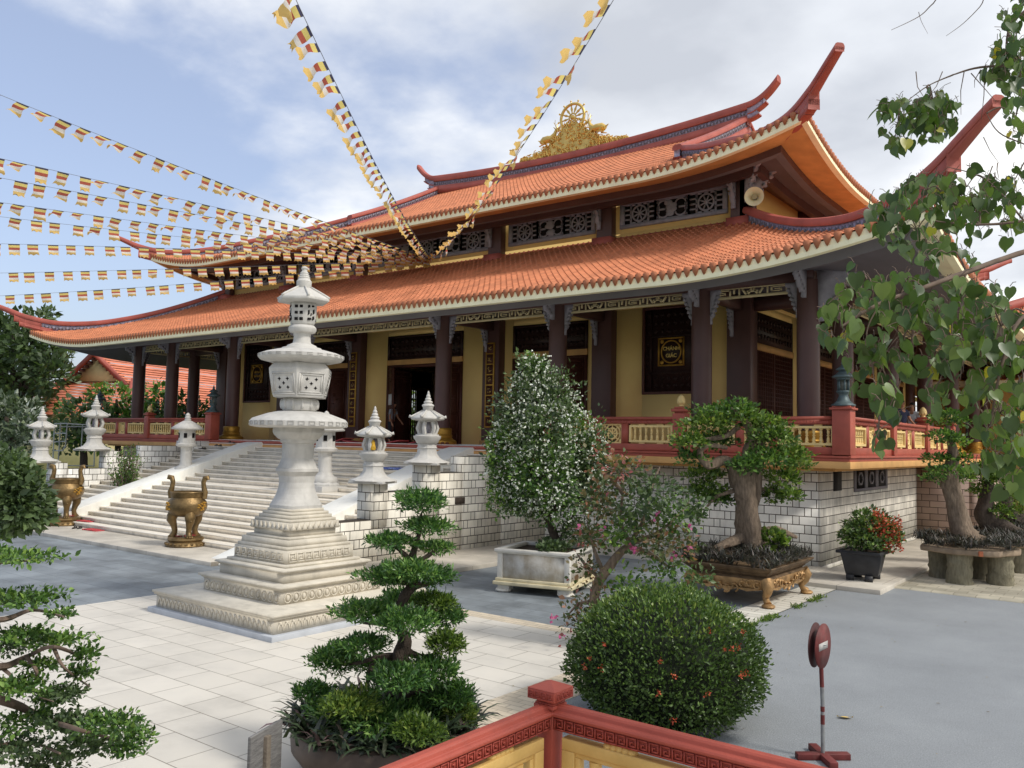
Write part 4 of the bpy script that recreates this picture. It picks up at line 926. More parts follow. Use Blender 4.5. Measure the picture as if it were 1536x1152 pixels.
for i, (l, s, lab) in enumerate([((-20.55, 12.78, .10), .97, 'bronze incense burner standing clear on the landing in front of the steps'), ((-27.75, 13.0, .10), 1.0, 'bronze incense burner partly hidden by the green bush at the left edge')]):
    o = c0 if i == 0 else copy_tree(c0); o.location = l; o['label'] = lab; o['group'] = 'bronze incense burners'; o.scale = (s,)*3; o.rotation_euler = (0, 0, .62)
# ---------------------------------------------------------------- pagoda
PC = np.array([-12.11, 9.63, 0]); PG = thing('stone_pagoda', 'tall pale granite pagoda lantern on a stepped square pedestal in the courtyard', 'stone pagoda', PC)
def sq(b, hw, z0, z1, hw2=None):
    h2 = hw if hw2 is None else hw2
    V = [(PC[0]+x*h, PC[1]+y*h, z) for h, z in ((hw, z0), (h2, z1)) for x, y in ((-1, -1), (1, -1), (1, 1), (-1, 1))]
    b.add(V, [(3, 2, 1, 0), (4, 5, 6, 7), (0, 1, 5, 4), (1, 2, 6, 5), (2, 3, 7, 6), (3, 0, 4, 7)])
def greek(b, O, U, z0, h, n, t, nrm):
    """raised meander: O start, U unit along, n repeats of width h"""
    O = np.array(O, float); U = np.array(U, float); nrm = np.array(nrm, float); rz = math.atan2(U[1], U[0])
    def bar(a0, a1, c0, c1):
        c = O+U*(a0+a1)/2+nrm*t/2; b.obox((c[0], c[1], z0+(c0+c1)/2*h), (a1-a0, t, (c1-c0)*h), rz)
    for k in range(n):
        x = k*h*1.1; w_ = h
        for (a0, a1, c0, c1) in ((.02, .12, 0, 1), (.12, .95, .88, 1), (.85, .95, .22, .88), (.34, .85, .22, .34), (.34, .44, .34, .66), (.44, .66, .55, .66), (.12, 1.1, 0, .1)):
            bar(x+a0*w_, x+a1*w_, c0, c1)
m_stoned = mat('meander_granite', srgb(168, 165, 160), .75, .1, 5); m_ped = m_stonew; m_bluish = mat('blue_grey_stone', srgb(178, 182, 188), .7, .12, 3)
MBp = MB(); sq(MBp, 1.70, -.02, .085); MBp.build('plinth', m_bluish, PG, bevel=.008)
b = MB(); sq(b, 1.60, .085, .30); sq(b, 1.635, .30, .335); sq(b, 1.655, .335, .372); t1 = b
b = MB(); sq(b, 1.06, .372, .59); sq(b, 1.09, .59, .62); sq(b, 1.13, .62, .66); t2 = b
b = MB(); sq(b, .88, .66, .82); sq(b, .90, .82, .85); sq(b, .95, .85, .885, .93); t3 = b
b = MB(); sq(b, .80, .885, .93); sq(b, .715, .93, 1.145); sq(b, .68, 1.145, 1.20); sq(b, .64, 1.20, 1.30, .63); sq(b, .58, 1.30, 1.34); sq(b, .49, 1.34, 1.44); t4 = b
b = MB(); sq(b, .53, 1.44, 1.57); sq(b, .49, 1.57, 1.62); sq(b, .44, 1.62, 1.68); sq(b, .40, 1.68, 1.73); sq(b, .34, 1.73, 1.78); t5 = b
FC = [((-1, -1), (1, 0), (0, -1)), ((1, -1), (0, 1), (1, 0)), ((1, 1), (-1, 0), (0, 1)), ((-1, 1), (0, -1), (-1, 0))]
def faces(hw):
    for (cx, cy), u, n in FC: yield np.array([PC[0]+cx*hw, PC[1]+cy*hw, 0]), np.array([*u, 0.]), np.array([*n, 0.])
g1, g2, g4, g5 = MB(), MB(), MB(), MB()
for O, U, Nn in faces(1.60):
    k = 26; w_ = 3.1/k
    for q in range(k):
        c = O+U*(.06+w_*(q+.5)); g1.tube([c+U*w_*.42*math.cos(a)+Nn*.006+np.array([0, 0, .12+.11*math.sin(a)]) for a in np.linspace(0, PI, 7)], .014, 4)
        g1.obox(c+Nn*.006+np.array([0, 0, .24]), (w_*.5, .02, .03), math.atan2(U[1], U[0]), ry=.5)
for O, U, Nn in faces(1.06):
    k = 13; w_ = 2.05/k
    for q in range(k):
        c = O+U*(.04+w_*(q+.5))
        g2.tube([c+U*w_*.44*math.cos(a)+Nn*.006+np.array([0, 0, .47+.075*math.sin(a)]) for a in np.linspace(0, 2*PI, 11)], .012, 4, cap=False); g2.ell(c+np.array([0, 0, .47]), (.035, .035, .05), 8, 5)
for O, U, Nn in faces(.715): greek(g4, O+U*.03, U, .96, .15, 8, .014, Nn)
for O, U, Nn in faces(.53):
    k = 9; w_ = 1.06/k
    for q in range(k):
        c = O+U*(w_*(q+.5)); g5.prism([(-w_*.5, -.055), (-w_*.2, -.0), (0, .06), (w_*.2, 0), (w_*.5, -.055)], -.01, .028, np.stack([U, [0, 0, 1], Nn], 1), c+np.array([0, 0, 1.51]))
for g, o in ((g1, t1), (g2, t2), (MB(), t3), (g4, t4), (g5, t5)): o.merge(g); o.build('pedestal_tier', m_ped, PG)
b = MB(); prof = [(1.78, .32), (1.83, .32), (1.86, .305), (1.93, .275), (2.02, .245), (2.12, .222), (2.22, .213), (2.33, .222), (2.39, .25), (2.41, .262), (2.46, .262), (2.47, .245), (2.56, .215), (2.64, .195), (2.90, .195), (2.91, .215), (2.97, .225), (2.98, .25), (3.05, .30), (3.09, .315), (3.19, .315)]
zz_ = [z for z, _ in prof]
for (z0, h0), (z1, h1) in zip(prof[:-1], prof[1:]):
    for k in range(1): b.add([(PC[0]+x*h, PC[1]+y*h, z) for h, z in ((h0, z0), (h1, z1)) for x, y in ((-1, -1), (1, -1), (1, 1), (-1, 1))], [(0, 1, 5, 4), (1, 2, 6, 5), (2, 3, 7, 6), (3, 0, 4, 7)])
b.build('shaft', m_stone, PG)
# lower disc, lotus drum, hexagonal box, upper disc
def P3(b, prof, n, ph=0, **k): return b.lathe(prof, n, tuple(PC), ph, **k)
dk = P3(MB(), [(.70, 3.17), (.82, 3.19), (.84, 3.20), (.84, 3.285), (.80, 3.33), (.55, 3.42), (.38, 3.46)], 48)
g = MB()
for k in range(30):
    a = k*2*PI/30
    for da, z, sw, sh in ((-.05, 3.24, .014, .07), (.0, 3.275, .10, .014), (.02, 3.22, .08, .014), (.06, 3.245, .014, .04)):
        g.obox((PC[0]+.842*math.cos(a+da), PC[1]+.842*math.sin(a+da), z), (.012, sw, sh), a+da)
dk.merge(g.remi(1)); dk.build('disc_eave', [m_stone, m_stoned], PG, smooth=40)
o = P3(MB(), [(.22, 3.45), (.29, 3.48), (.325, 3.55), (.325, 3.62), (.29, 3.68), (.22, 3.71)], 32).build('lotus_drum', m_stone, PG, smooth=40)
g = MB()
for k in range(12):
    a = k*PI/6; g.ell((PC[0]+.31*math.cos(a), PC[1]+.31*math.sin(a), 3.585), (.035, .035, .09), 8, 6)
g.build('lotus_petals', m_stone, o, smooth=60)
HA = R_(-51.5)+R_(6)
b = MB(); P3(b, [(.20, 3.69), (.49, 3.70), (.585, 4.17), (.585, 4.20), (.50, 4.30), (.4, 4.32)], 6, HA); o = b.build('hexagonal_box', m_stone, PG, bevel=.006)
fr = MB(); hl = MB()
for k in range(6):
    a = HA+k*PI/3+PI/6; n = np.array([math.cos(a), math.sin(a), 0]); u = np.array([-n[1], n[0], 0]); apo = math.cos(PI/6); up = np.array([0, 0, 1.])+n*(.095*apo/.47); up /= np.linalg.norm(up); nn = np.cross(u, up)
    cc = PC+n*(.5375*apo)+np.array([0, 0, 3.935]); M = np.stack([u, up, nn], 1)
    for q, (hw_, hh, t) in enumerate(((.225, .185, .012), (.185, .15, .009))):
        for s in (-1, 1):
            fr.prism([(-hw_, s*hh-.012), (hw_, s*hh-.012), (hw_, s*hh+.012), (-hw_, s*hh+.012)], -.005, t, M, cc); fr.prism([(s*hw_-.012, -hh+.0125), (s*hw_+.012, -hh+.0125), (s*hw_+.012, hh-.0125), (s*hw_-.012, hh-.0125)], -.005, t, M, cc)
    for x, y in ((0, 0), (-.085, .075), (.085, .075), (-.085, -.075), (.085, -.075)):
        hl.prism([(x+r*math.cos(t), y+r*math.sin(t)) for t, r in [(j*PI/4, .036 if j % 2 == 0 else .017) for j in range(8)]], -.01, .004, M, cc)
fr.build('panel_moulding', m_stone, o); hl.build('hole_shade', m_shade, o)  # holes painted as dark raised shapes, box not pierced
dk = P3(MB(), [(.45, 4.30), (.70, 4.36), (.74, 4.40), (.74, 4.455), (.62, 4.50), (.44, 4.545), (.36, 4.555), (.34, 4.585), (.27, 4.60), (.25, 4.63), (.20, 4.65), (.165, 4.67)], 48)
g = MB()
for k in range(26):
    a = k*2*PI/26
    for da, z, sw, sh in ((-.05, 4.43, .012, .04), (.0, 4.448, .09, .01), (.02, 4.415, .07, .01)): g.obox((PC[0]+.742*math.cos(a+da), PC[1]+.742*math.sin(a+da), z), (.01, sw, sh), a+da)
dk.merge(g.remi(1)); dk.build('disc_eave', [m_stone, m_stoned], PG, smooth=30)
P3(MB(), [(.165, 4.66), (.15, 4.72), (.145, 4.80), (.16, 4.845), (.22, 4.86), (.245, 4.90), (.245, 4.94), (.21, 4.985)], 24).build('neck', m_stone, PG, smooth=35)
b = MB(); P3(b, [(.205, 4.98), (.225, 5.03), (.25, 5.2), (.25, 5.33), (.235, 5.40)], 6, HA+.3); o = b.build('light_chamber', m_stone, PG)
h = MB()
for k in range(6):
    a = HA+.3+k*PI/3+PI/6; n = np.array([math.cos(a), math.sin(a), 0]); u = np.array([-n[1], n[0], 0]); cc = PC+n*.2165+np.array([0, 0, 5.2]); M = np.stack([u, [0, 0, 1], n], 1)
    if k % 2 == 0:
        for x, y, sx, sy in ((-.05, .11, .025, .03), (.04, .12, .03, .02), (-.055, .0, .02, .05), (.055, .02, .02, .05), (-.03, -.11, .04, .025), (.055, -.09, .018, .04), (-.0, -.03, .012, .03)):
            h.prism([(x-sx, y-sy), (x+sx, y-sy*.4), (x+sx*.7, y+sy), (x-sx, y+sy*.7)], -.02, .006, M, cc)
    else:
        for q in range(3):
            for x in (-.045, .045): h.prism([(x-.028, -.14+q*.11), (x+.028, -.14+q*.11), (x+.028, -.09+q*.11), (x-.028, -.09+q*.11)], -.02, .006, M, cc)
h.build('hole_shade', m_shade, o)  # dark shapes paint the shade of holes on the solid chamber
b = MB(); P3(b, [(.30, 5.385), (.45, 5.40), (.475, 5.42), (.475, 5.46), (.42, 5.50), (.26, 5.59), (.12, 5.67)], 6, HA+.3); o = b.build('pagoda_roof', m_stone, PG, bevel=.005)
g = MB()
for k in range(6):
    a = HA+.3+k*PI/3; g.tube([PC+np.array([r*math.cos(a), r*math.sin(a), z]) for r, z in ((.12, 5.675), (.26, 5.60), (.42, 5.51), (.48, 5.47))], .02, 5)
g.build('hip_rib', m_stone, o)
P3(MB(), [(.12, 5.65), (.13, 5.69), (.135, 5.78), (.115, 5.80), (.10, 5.83), (.105, 5.85), (.085, 5.87), (.09, 5.89), (.07, 5.91), (.075, 5.93), (.05, 5.96), (.045, 5.99), (.06, 6.01), (.05, 6.04), (.0, 6.06)], 18).build('finial', m_stone, PG, smooth=35)
# ---------------------------------------------------------------- balustrades
def lotus_bud(c, k=1.0):
    b = MB().lathe([(.05*k, 0), (.075*k, .02*k), (.06*k, .05*k), (.10*k, .10*k), (.115*k, .17*k), (.09*k, .25*k), (.04*k, .31*k), (.0, .33*k)], 14, c)
    for q in range(8):
        a = q*PI/4; b.ell((c[0]+.085*k*math.cos(a), c[1]+.085*k*math.sin(a), c[2]+.13*k), (.035*k, .035*k, .06*k), 6, 5)
    return b
def balustrade(name, label, P0, axis, sgn, posts, lamps, end_stile=True, group='balustrades round the temple platform'):
    """run from P0 along axis; posts = distances of the posts; between two posts: baluster, stile, wheel, stile, baluster"""
    T = thing(name, label, 'balustrade', P0, group); P0 = np.array(P0, float)
    u = np.zeros(3); u[axis] = sgn; n = np.zeros(3); n[1-axis] = 1
    def bx(b, a0, a1, t, z0, z1, off=0):
        p = P0+u*a0-n*(t-off); q = P0+u*a1+n*(t+off); lo = np.minimum(p, q); hi = np.maximum(p, q); b.box(lo[0], hi[0], lo[1], hi[1], z0, z1)
    Lt = posts[-1]
    b = MB(); bx(b, posts[0], Lt, .13, 3.67, 3.75); bx(b, posts[0], Lt, .09, 3.56, 3.67); tr_ = b
    b = MB(); bx(b, posts[0], Lt, .10, 2.845, 3.02); b.build('bottom_rail', m_red, T, bevel=.01)
    g = MB(); k = int((Lt-posts[0])/.16)
    for q in range(k):
        for s in (-1, 1):
            bx(g, posts[0]+q*.16+.02, posts[0]+q*.16+.12, .006, 3.585, 3.60, s*.092); bx(g, posts[0]+q*.16+.02, posts[0]+q*.16+.04, .006, 3.60, 3.65, s*.092); bx(g, posts[0]+q*.16+.07, posts[0]+q*.16+.14, .006, 3.63, 3.645, s*.092)
    tr_.merge(g.remi(1)); tr_.build('top_rail', [m_red, m_redridge], T)
    for i, d in enumerate(posts):
        c = P0+u*d; w_ = .21 if lamps[i] else .17; h = 3.90 if lamps[i] else 3.84; b = MB(); bx(b, d-w_, d+w_, w_, 2.845, h)
        if lamps[i]: bx(b, d-w_-.05, d+w_+.05, w_+.05, h, h+.05); bx(b, d-w_-.0, d+w_+.0, w_, h+.05, h+.09)
        else: bx(b, d-.13, d+.13, .13, h, h+.04); bx(b, d-.2, d+.2, .2, h+.04, h+.12); bx(b, d-.14, d+.14, .14, h+.12, h+.17)
        o = b.build('post', m_red, T, bevel=.012)
        if not lamps[i]: lotus_bud(c*[1, 1, 0]+np.array([0, 0, h+.17])).build('lotus_bud', m_yel, o, smooth=60)
    for d0, d1 in zip(posts[:-1], posts[1:]):
        Lp = d1-d0-.34; a = d0+.17; wh = .66; st = .2; bl = (Lp-wh-2*st)/2
        if bl < .3: bl = Lp; segs = [('b', a, a+bl)]
        else: segs = [('b', a, a+bl), ('s', a+bl, a+bl+st), ('w', a+bl+st, a+bl+st+wh), ('s', a+bl+st+wh, a+bl+2*st+wh), ('b', a+bl+2*st+wh, a+Lp)]
        for kd, p, q in segs:
            if kd == 's':
                b = MB(); bx(b, p, q, .085, 3.02, 3.56); b.build('stile', m_red, T)
            elif kd == 'w':
                b = MB(); c = P0+u*(p+q)/2; zc = 3.29; r = .235
                for s in (-1, 1): bx(b, p, q, .04, zc+s*.25-.02, zc+s*.25+.02); e = (p if s < 0 else q-.04); bx(b, e, e+.04, .039, zc-.23, zc+.23)
                t = np.linspace(0, 2*PI, 29); b.tube(np.stack([c+u*r*.62*np.cos(x)+np.array([0, 0, zc+r*.62*np.sin(x)]) for x in t]), .03, 6, cap=False); b.tube(np.stack([c+u*r*1.05*np.cos(x)+np.array([0, 0, zc+r*1.05*np.sin(x)]) for x in t]), .022, 6, cap=False)
                b.ell(c+np.array([0, 0, zc]), (.05, .05, .05), 8, 6)
                for x in np.arange(8)*PI/4: b.tube([c+u*f*math.cos(x)+np.array([0, 0, zc+f*math.sin(x)]) for f in (.03, .09, .14, r)], [.016, .026, .016, .022], 5)
                for sa in (-1, 1):
                    for sz in (-1, 1):
                        cc = c+u*sa*.265+np.array([0, 0, zc+sz*.2]); b.ell(cc, (.06, .03, .05) if axis == 0 else (.03, .06, .05), 6, 4); 
                b.build('wheel_panel', m_yel, T, smooth=40)
            else:
                b = MB(); z0, z1 = 3.06, 3.52; bx(b, p+.04, q-.04, .075, z1-.055, z1); bx(b, p+.04, q-.04, .075, z0, z0+.055); bx(b, p+.04, p+.10, .075, z0+.055, z1-.055); bx(b, q-.10, q-.04, .075, z0+.055, z1-.055)
                nb = max(3, int((q-p-.2)/.165))
                for x in range(nb):
                    c = P0+u*(p+.10+(q-p-.2)*(x+.5)/nb); hz_ = z1-z0-.11
                    b.lathe([(.05, 0), (.052, .04*hz_), (.035, .1*hz_), (.042, .22*hz_), (.026, .42*hz_), (.022, .46*hz_), (.04, .49*hz_), (.04, .53*hz_), (.022, .56*hz_), (.036, .72*hz_), (.03, .85*hz_), (.05, .93*hz_), (.05, hz_)], 8, (c[0], c[1], z0+.055))
                for f in (.3, .7):
                    for zz_ in (z0-.04, z1): bx(b, p+(q-p)*f-.09, p+(q-p)*f+.09, .05, zz_, zz_+.04)
                b.build('baluster_panel', m_yel, T, smooth=40)
    return T
RY = Y0-.82; RXR = X1+.80; RXL = mx_(RXR)
balustrade('balustrade', 'red and yellow balustrade along the front of the platform, behind the potted trees', (RXR, RY, 0), 0, -1, [0, 4.17, 8.35], [1, 0, 1])
balustrade('balustrade', 'red and yellow balustrade along the right side of the platform, behind the hanging leaves', (RXR, RY, 0), 1, 1, [.22, 4.15, 8.3, 12.4], [0, 0, 0, 0])
balustrade('balustrade', 'red and yellow balustrade at the far left end of the platform', (-31.5, RY, 0), 0, -1, [0, 4.9, 9.5], [1, 0, 1])
for o in [x for x in bpy.data.objects if x.name.startswith('balustrade')][1:2]:   # first post of the side run is the corner post of the front run
    for ch in list(o.children):
        if ch.name.split('.')[0] == 'post' and ch.data.vertices[0].co.y+ORG[ch.name][1] < RY+.5:
            for g in list(ch.children): bpy.data.objects.remove(g)
            bpy.data.objects.remove(ch); break
def post_lantern():
    t = thing('post_lantern', '', 'lantern', (0, 0, 0))
    MB().lathe([(.27, 0), (.27, .04), (.22, .06), (.15, .13), (.12, .2), (.10, .26), (.13, .3), (.16, .33), (.16, .36)], 8, ph=PI/8).build('lantern_base', m_slategreen, t)
    b = MB()
    for k in range(6): a = k*PI/3; b.tube([(.12*math.cos(a), .12*math.sin(a), .35), (.12*math.cos(a), .12*math.sin(a), .64)], .022, 5)
    b.lathe([(.16, .62), (.16, .66)], 12); c = b.build('light_chamber', m_slategreen, t); MB().lathe([(.07, .36), (.07, .62)], 8).build('lamp_glass', mat('lamp_glass', srgb(120, 120, 110), .2, .05), c)
    b = MB().lathe([(.16, .65), (.26, .67), (.28, .70), (.2, .74), (.12, .80), (.10, .84)], 6); b.lathe([(.10, .83), (.17, .85), (.18, .87), (.12, .91), (.06, .96)], 6); b.lathe([(.06, .95), (.04, 1.0), (.055, 1.02), (.03, 1.06), (.0, 1.16)], 8)
    b.build('lantern_roof', m_slategreen, t); return t
q0 = post_lantern()
for i, (x, lab) in enumerate([(RXR, 'dark metal lantern on the corner post of the balustrade at the right'), (-31.5, 'dark metal lantern on the balustrade post beside the gold footed column, left of the steps'), (-41.0, 'dark metal lantern on the far left corner post of the balustrade'), (RXR-8.35, 'dark metal lantern on the balustrade post behind the white flowering tree')]):
    o = q0 if i == 0 else copy_tree(q0); o.location = (x, RY, 3.99); o['label'] = lab; o['group'] = 'metal lanterns on the balustrade posts'
# ---------------------------------------------------------------- foreground railing
FRX, FRY, FRZ = -3.48, 5.05, 1.33
FR = thing('railing', 'near foreground red railing with key pattern and yellow panels, cornered by a square post', 'railing', (FRX, FRY, 0))
m_redf = mat('foreground_red_paint', srgb(164, 78, 64), .5, .10, 4, bump=.15, bscale=60)
m_yelf = mat('foreground_yellow_paint', srgb(214, 178, 106), .5, .12, 5, bump=.12, bscale=60, col2=srgb(226, 190, 118))
m_redk = mat('foreground_red_relief', srgb(160, 72, 60), .55, .12, 6)
b = MB(); x, y = FRX, FRY
b.box(x-.066, x+.066, y-.066, y+.066, .05, 1.175); b.box(x-.085, x+.085, y-.085, y+.085, 1.15, 1.178)
o = b.build('post', m_redf, FR, bevel=.006)
b = MB(); b.box(x-.078, x+.078, y-.078, y+.078, 1.178, 1.19); b.box(x-.07, x+.07, y-.07, y+.07, 1.19, 1.212); b.box(x-.117, x+.117, y-.117, y+.117, 1.212, 1.283)
b.add([(x-.121, y-.121, 1.284), (x+.121, y-.121, 1.284), (x+.121, y+.121, 1.284), (x-.121, y+.121, 1.284), (x, y, 1.333)], [(0, 1, 4), (1, 2, 4), (2, 3, 4), (3, 0, 4), (3, 2, 1, 0)])
cp = b.build('post_cap', m_redf, o, bevel=.005); g = MB()
for U, Nn, O in (((1, 0, 0), (0, -1, 0), (x-.107, y-.117, 0)), ((0, 1, 0), (1, 0, 0), (x+.117, y-.107, 0)), ((0, -1, 0), (-1, 0, 0), (x-.117, y+.107, 0)), ((-1, 0, 0), (0, 1, 0), (x+.107, y+.117, 0))): greek(g, O, U, 1.224, .048, 4, .007, Nn)
g.build('cap_meander', m_redk, cp)
RAIL = [(-.064, 1.105), (-.074, 1.113), (-.074, 1.130), (-.062, 1.142), (-.045, 1.146), (-.036, 1.172), (-.022, 1.184), (.022, 1.184), (.036, 1.172), (.045, 1.146), (.062, 1.142), (.074, 1.130), (.074, 1.113), (.064, 1.105)]
for P, Q, U, inn in (((x+.05, y), (x+9, y), (1, 0, 0), (0, -1, 0)), ((x, y-.05), (x, y-9), (0, -1, 0), (1, 0, 0))):
    Pp = np.array([[*P, 0], [(P[0]+Q[0])/2, (P[1]+Q[1])/2, 0], [*Q, 0]], float)
    MB().sweep(Pp, RAIL).build('top_rail', m_redf, FR, bevel=.004, smooth=30)
    b = MB(); p = np.minimum(P, Q); q = np.maximum(P, Q); e = .05
    if U[0]: b.box(p[0], q[0], y-e, y+e, 1.015, 1.105)
    else: b.box(x-e, x+e, p[1], q[1], 1.015, 1.105)
    rl = b; g = MB()
    U = np.array(U, float); inn = np.array(inn, float); O = np.array([x, y, 0])+U*.10+inn*e
    for s in (1, -1): greek(g, np.array([x, y, 0])+U*.075+inn*e*s, U, 1.023, .074, 108, .010, inn*s)
    rl.merge(g.remi(1)); rl.build('rail_board', [m_redf, m_redk], FR)
    weather(m_redf, .35, 3.5, (.09, .04, .035), (1, 1, 1), .55, .85) if U[0] else None
    # yellow framed panels between posts
    for k in range(3):
        a0 = .13+k*2.2; a1 = a0+2.0
        def bx(b, s0, s1, t, z0, z1):
            A = np.array([x, y, 0])+U*s0; B = np.array([x, y, 0])+U*s1; w2 = np.abs(inn)*t; lo = np.minimum(A, B)-w2; hi = np.maximum(A, B)+w2; b.box(lo[0], hi[0], lo[1], hi[1], z0, z1)
        b = MB(); bx(b, a0, a1, .045, .895, .975); bx(b, a0, a1, .045, .2, .28); bx(b, a0, a0+.10, .045, .28, .895); bx(b, a1-.10, a1, .045, .28, .895)
        bx(b, a0+.10, a1-.10, .03, .86, .895); bx(b, a0+.10, a0+.14, .03, .28, .86); bx(b, a1-.14, a1-.10, .03, .28, .86)
        f = b.build('panel_frame', m_yelf, FR, bevel=.006)
        b = MB(); n = 9
        for q in range(n):
            c = np.array([x, y, 0])+U*(a0+.25+(a1-a0-.5)*q/(n-1)); b.lathe([(.04, 0), (.045, .03), (.03, .07), (.04, .16), (.02, .2), (.035, .23), (.02, .26), (.035, .33), (.03, .37), (.045, .58)], 10, (c[0], c[1], .28))
        b.build('baluster', m_yelf, f, smooth=40)
        g = MB()
        for f_ in (.22, .78):
            c = np.array([x, y, .985])+U*(a0+(a1-a0)*f_)
            for dx, s_ in ((-.09, .03), (-.045, .038), (0, .05), (.045, .038), (.09, .03)): g.ell(c+U*dx, (.04, .04, s_), 8, 5)
        g.build('panel_crest', m_yelf, f, smooth=60)
        MB().lathe([(.0, -.0), (.045, .0), (.04, .025), (.0, .03)], 10, (0, 0, 0)).build('rosette', m_yelf, f) if False else None
        b = MB(); bx(b, a0-.02+2.05, a0+2.25, .07, .06, 1.02); b.build('post', m_redf, FR, bevel=.006)
    b = MB(); bx(b, .085, 9, .07, .06, .2); b.build('bottom_rail', m_redf, FR, bevel=.006)
# ---------------------------------------------------------------- no entry sign, plank sign, fallen leaf
SG = np.array([-2.70, 8.57, 0]); NS = thing('no_entry_sign', 'faded red no entry sign on a striped pole with cross base on asphalt', 'traffic sign', SG)
m_sred = weather(mat('faded_red_metal', srgb(104, 48, 46), .55, .3, 7, bump=.15), .4, 6, (.20, .14, .12), (1, 1, 1), .52, .75); m_sgrey = mat('galvanised', srgb(150, 152, 152), .45, .25, 10, metal=.5); m_sback = mat('sign_back_dark', srgb(74, 40, 40), .6, .25, 8)
b = MB(); b.tube([SG+[0, 0, .05], SG+[.0, .0, .55], SG+[-.03, .02, 1.22]], .019, 12); P = b.build('pole', m_sgrey, NS, smooth=60)
for z0, z1 in ((.33, .42), (.45, .5), (.68, .9)):
    f = lambda z: SG+np.array([-.03*(max(0, z-.55)/.67), .02*(max(0, z-.55)/.67), z]); MB().tube([f(z0), f(z1)], .0205, 12).build('pole_band', m_sred, P, smooth=60)
for k in range(2):
    MB().obox(SG+[0, 0, .03+.002*k], (.52, .085, .06), R_(40+90*k)).build('cross_foot', m_sred, NS, bevel=.006)
yaw = R_(5)
for s, m, yw in ((1, m_sred, R_(12)), (-1, m_sback, R_(-4))):
    n = np.array([math.cos(yw)*.77+.0, -.64, 0]); n /= np.linalg.norm(n); n = np.array([math.cos(R_(-2 if s > 0 else 1)), math.sin(R_(-2 if s > 0 else 1))*1, 0]); u = np.array([-n[1], n[0], 0]); c = SG+np.array([-.03, .02, 1.07])+n*(.03 if s > 0 else -.045)
    b = MB(); b.prism([(.215*math.cos(a), .215*math.sin(a)) for a in np.arange(40)*2*PI/40], -.004, .004, np.stack([u, [0, 0, 1], n], 1), c); d = b.build('sign_disc', m, NS)
    if s > 0: MB().prism([(-.12, -.035), (.12, -.035), (.12, .035), (-.12, .035)], .004, .006, np.stack([u, [0, 0, 1], n], 1), c).build('white_bar', mat('bar_grey_white', srgb(176, 174, 170), .6, .15, 15), d)
MB().tube([SG+np.array([-.10, .01, 1.08]), SG+np.array([.03, .03, 1.08])], .008, 6).build('bolt', m_sgrey, NS)
lf = MB(); a = np.linspace(0, 1, 7); wv = .03*np.sin(PI*a)
lf.add(np.concatenate([np.stack([a*.14, wv, .004+.02*(a-.5)**2], 1), np.stack([a*.14, 0*a, .012+0*a], 1), np.stack([a*.14, -wv, .02+.02*(a-.5)**2], 1)]), np.array([[r*7+i, r*7+i+1, (r+1)*7+i+1, (r+1)*7+i] for r in range(2) for i in range(6)]))
o = lf.build('fallen_leaf', mat('yellow_leaf', srgb(224, 190, 96), .6, .2, 20), loc=(0, 0, 0), smooth=80); o.scale = (1.25, 1.5, 1); o.location = (-2.98, 9.95, .006); o.rotation_euler = (0, 0, .5); tag(o, 'yellow fallen leaf lying alone on the grey asphalt', 'leaf')
PS = at(398, 1118, 6.7)*[1, 1, 0]; ps = thing('plank_sign', 'weathered grey board on a wooden stake beside the round bonsai pot, seen from behind', 'sign board', PS)
m_gw = mat('weathered_wood', srgb(116, 114, 112), .85, .3, 5, stretch=(2, 2, 14), bump=.5, bscale=16)
b = MB(); b.obox(PS+[0, 0, .50], (.46, .03, .42), R_(112)); b.build('board', m_gw, ps, bevel=.006); b = MB(); b.obox(PS+[.03, -.012, .33], (.06, .05, .66), R_(112)); b.build('stake', mat('stake_wood', srgb(120, 110, 98), .85, .3, 8, bump=.4), ps, bevel=.004)
# ---------------------------------------------------------------- vegetation helpers
def unit(v): return v/(np.linalg.norm(v, axis=-1, keepdims=True)+1e-9)
T_DIA = (np.array([(0, 0, 0), (.5, .45, .10), (0, 1, 0), (-.5, .45, .10)]), np.array([(0, 1, 2, 3)]))
T_FOLD = (np.array([(0, 0, 0), (.38, .25, .10), (.5, .55, .13), (0, 1, -.06), (-.5, .55, .13), (-.38, .25, .10), (0, .5, 0)]), np.array([(0, 1, 2, 6), (6, 2, 3, 3), (0, 6, 4, 5), (6, 3, 3, 4)]))
T_FOLD = (T_FOLD[0], np.array([(0, 1, 2, 6), (0, 6, 4, 5)]), np.array([(6, 2, 3), (6, 3, 4)]))
_h = [(0, .10), (.16, .0), (.34, .02), (.47, .16), (.5, .34), (.42, .54), (.26, .72), (.10, .84), (.02, 1.0)]
_hv = [(x, y, .16*abs(x)-.12*y*y) for x, y in _h]+[(-x, y, .16*abs(x)-.12*y*y) for x, y in _h[1:]]+[(0, .45, -.03), (0, .75, -.08)]
T_HEART = (np.array(_hv), np.array([(0, 1, 2, 3), (0, 3, 4, 17), (17, 4, 5, 6), (17, 6, 7, 18)]+[(0, 11, 10, 9), (0, 17, 12, 11), (17, 14, 13, 12), (17, 18, 15, 14)]), np.array([(18, 7, 8), (18, 16, 15), (18, 8, 16)]))
T_STRAP = (np.array([(-.5, 0, 0), (.5, 0, 0), (-.45, .4, .12), (.45, .4, .12), (-.3, .75, .08), (.3, .75, .08), (0, 1, -.1)]), np.array([(0, 1, 3, 2), (2, 3, 5, 4)]), np.array([(4, 5, 6)]))
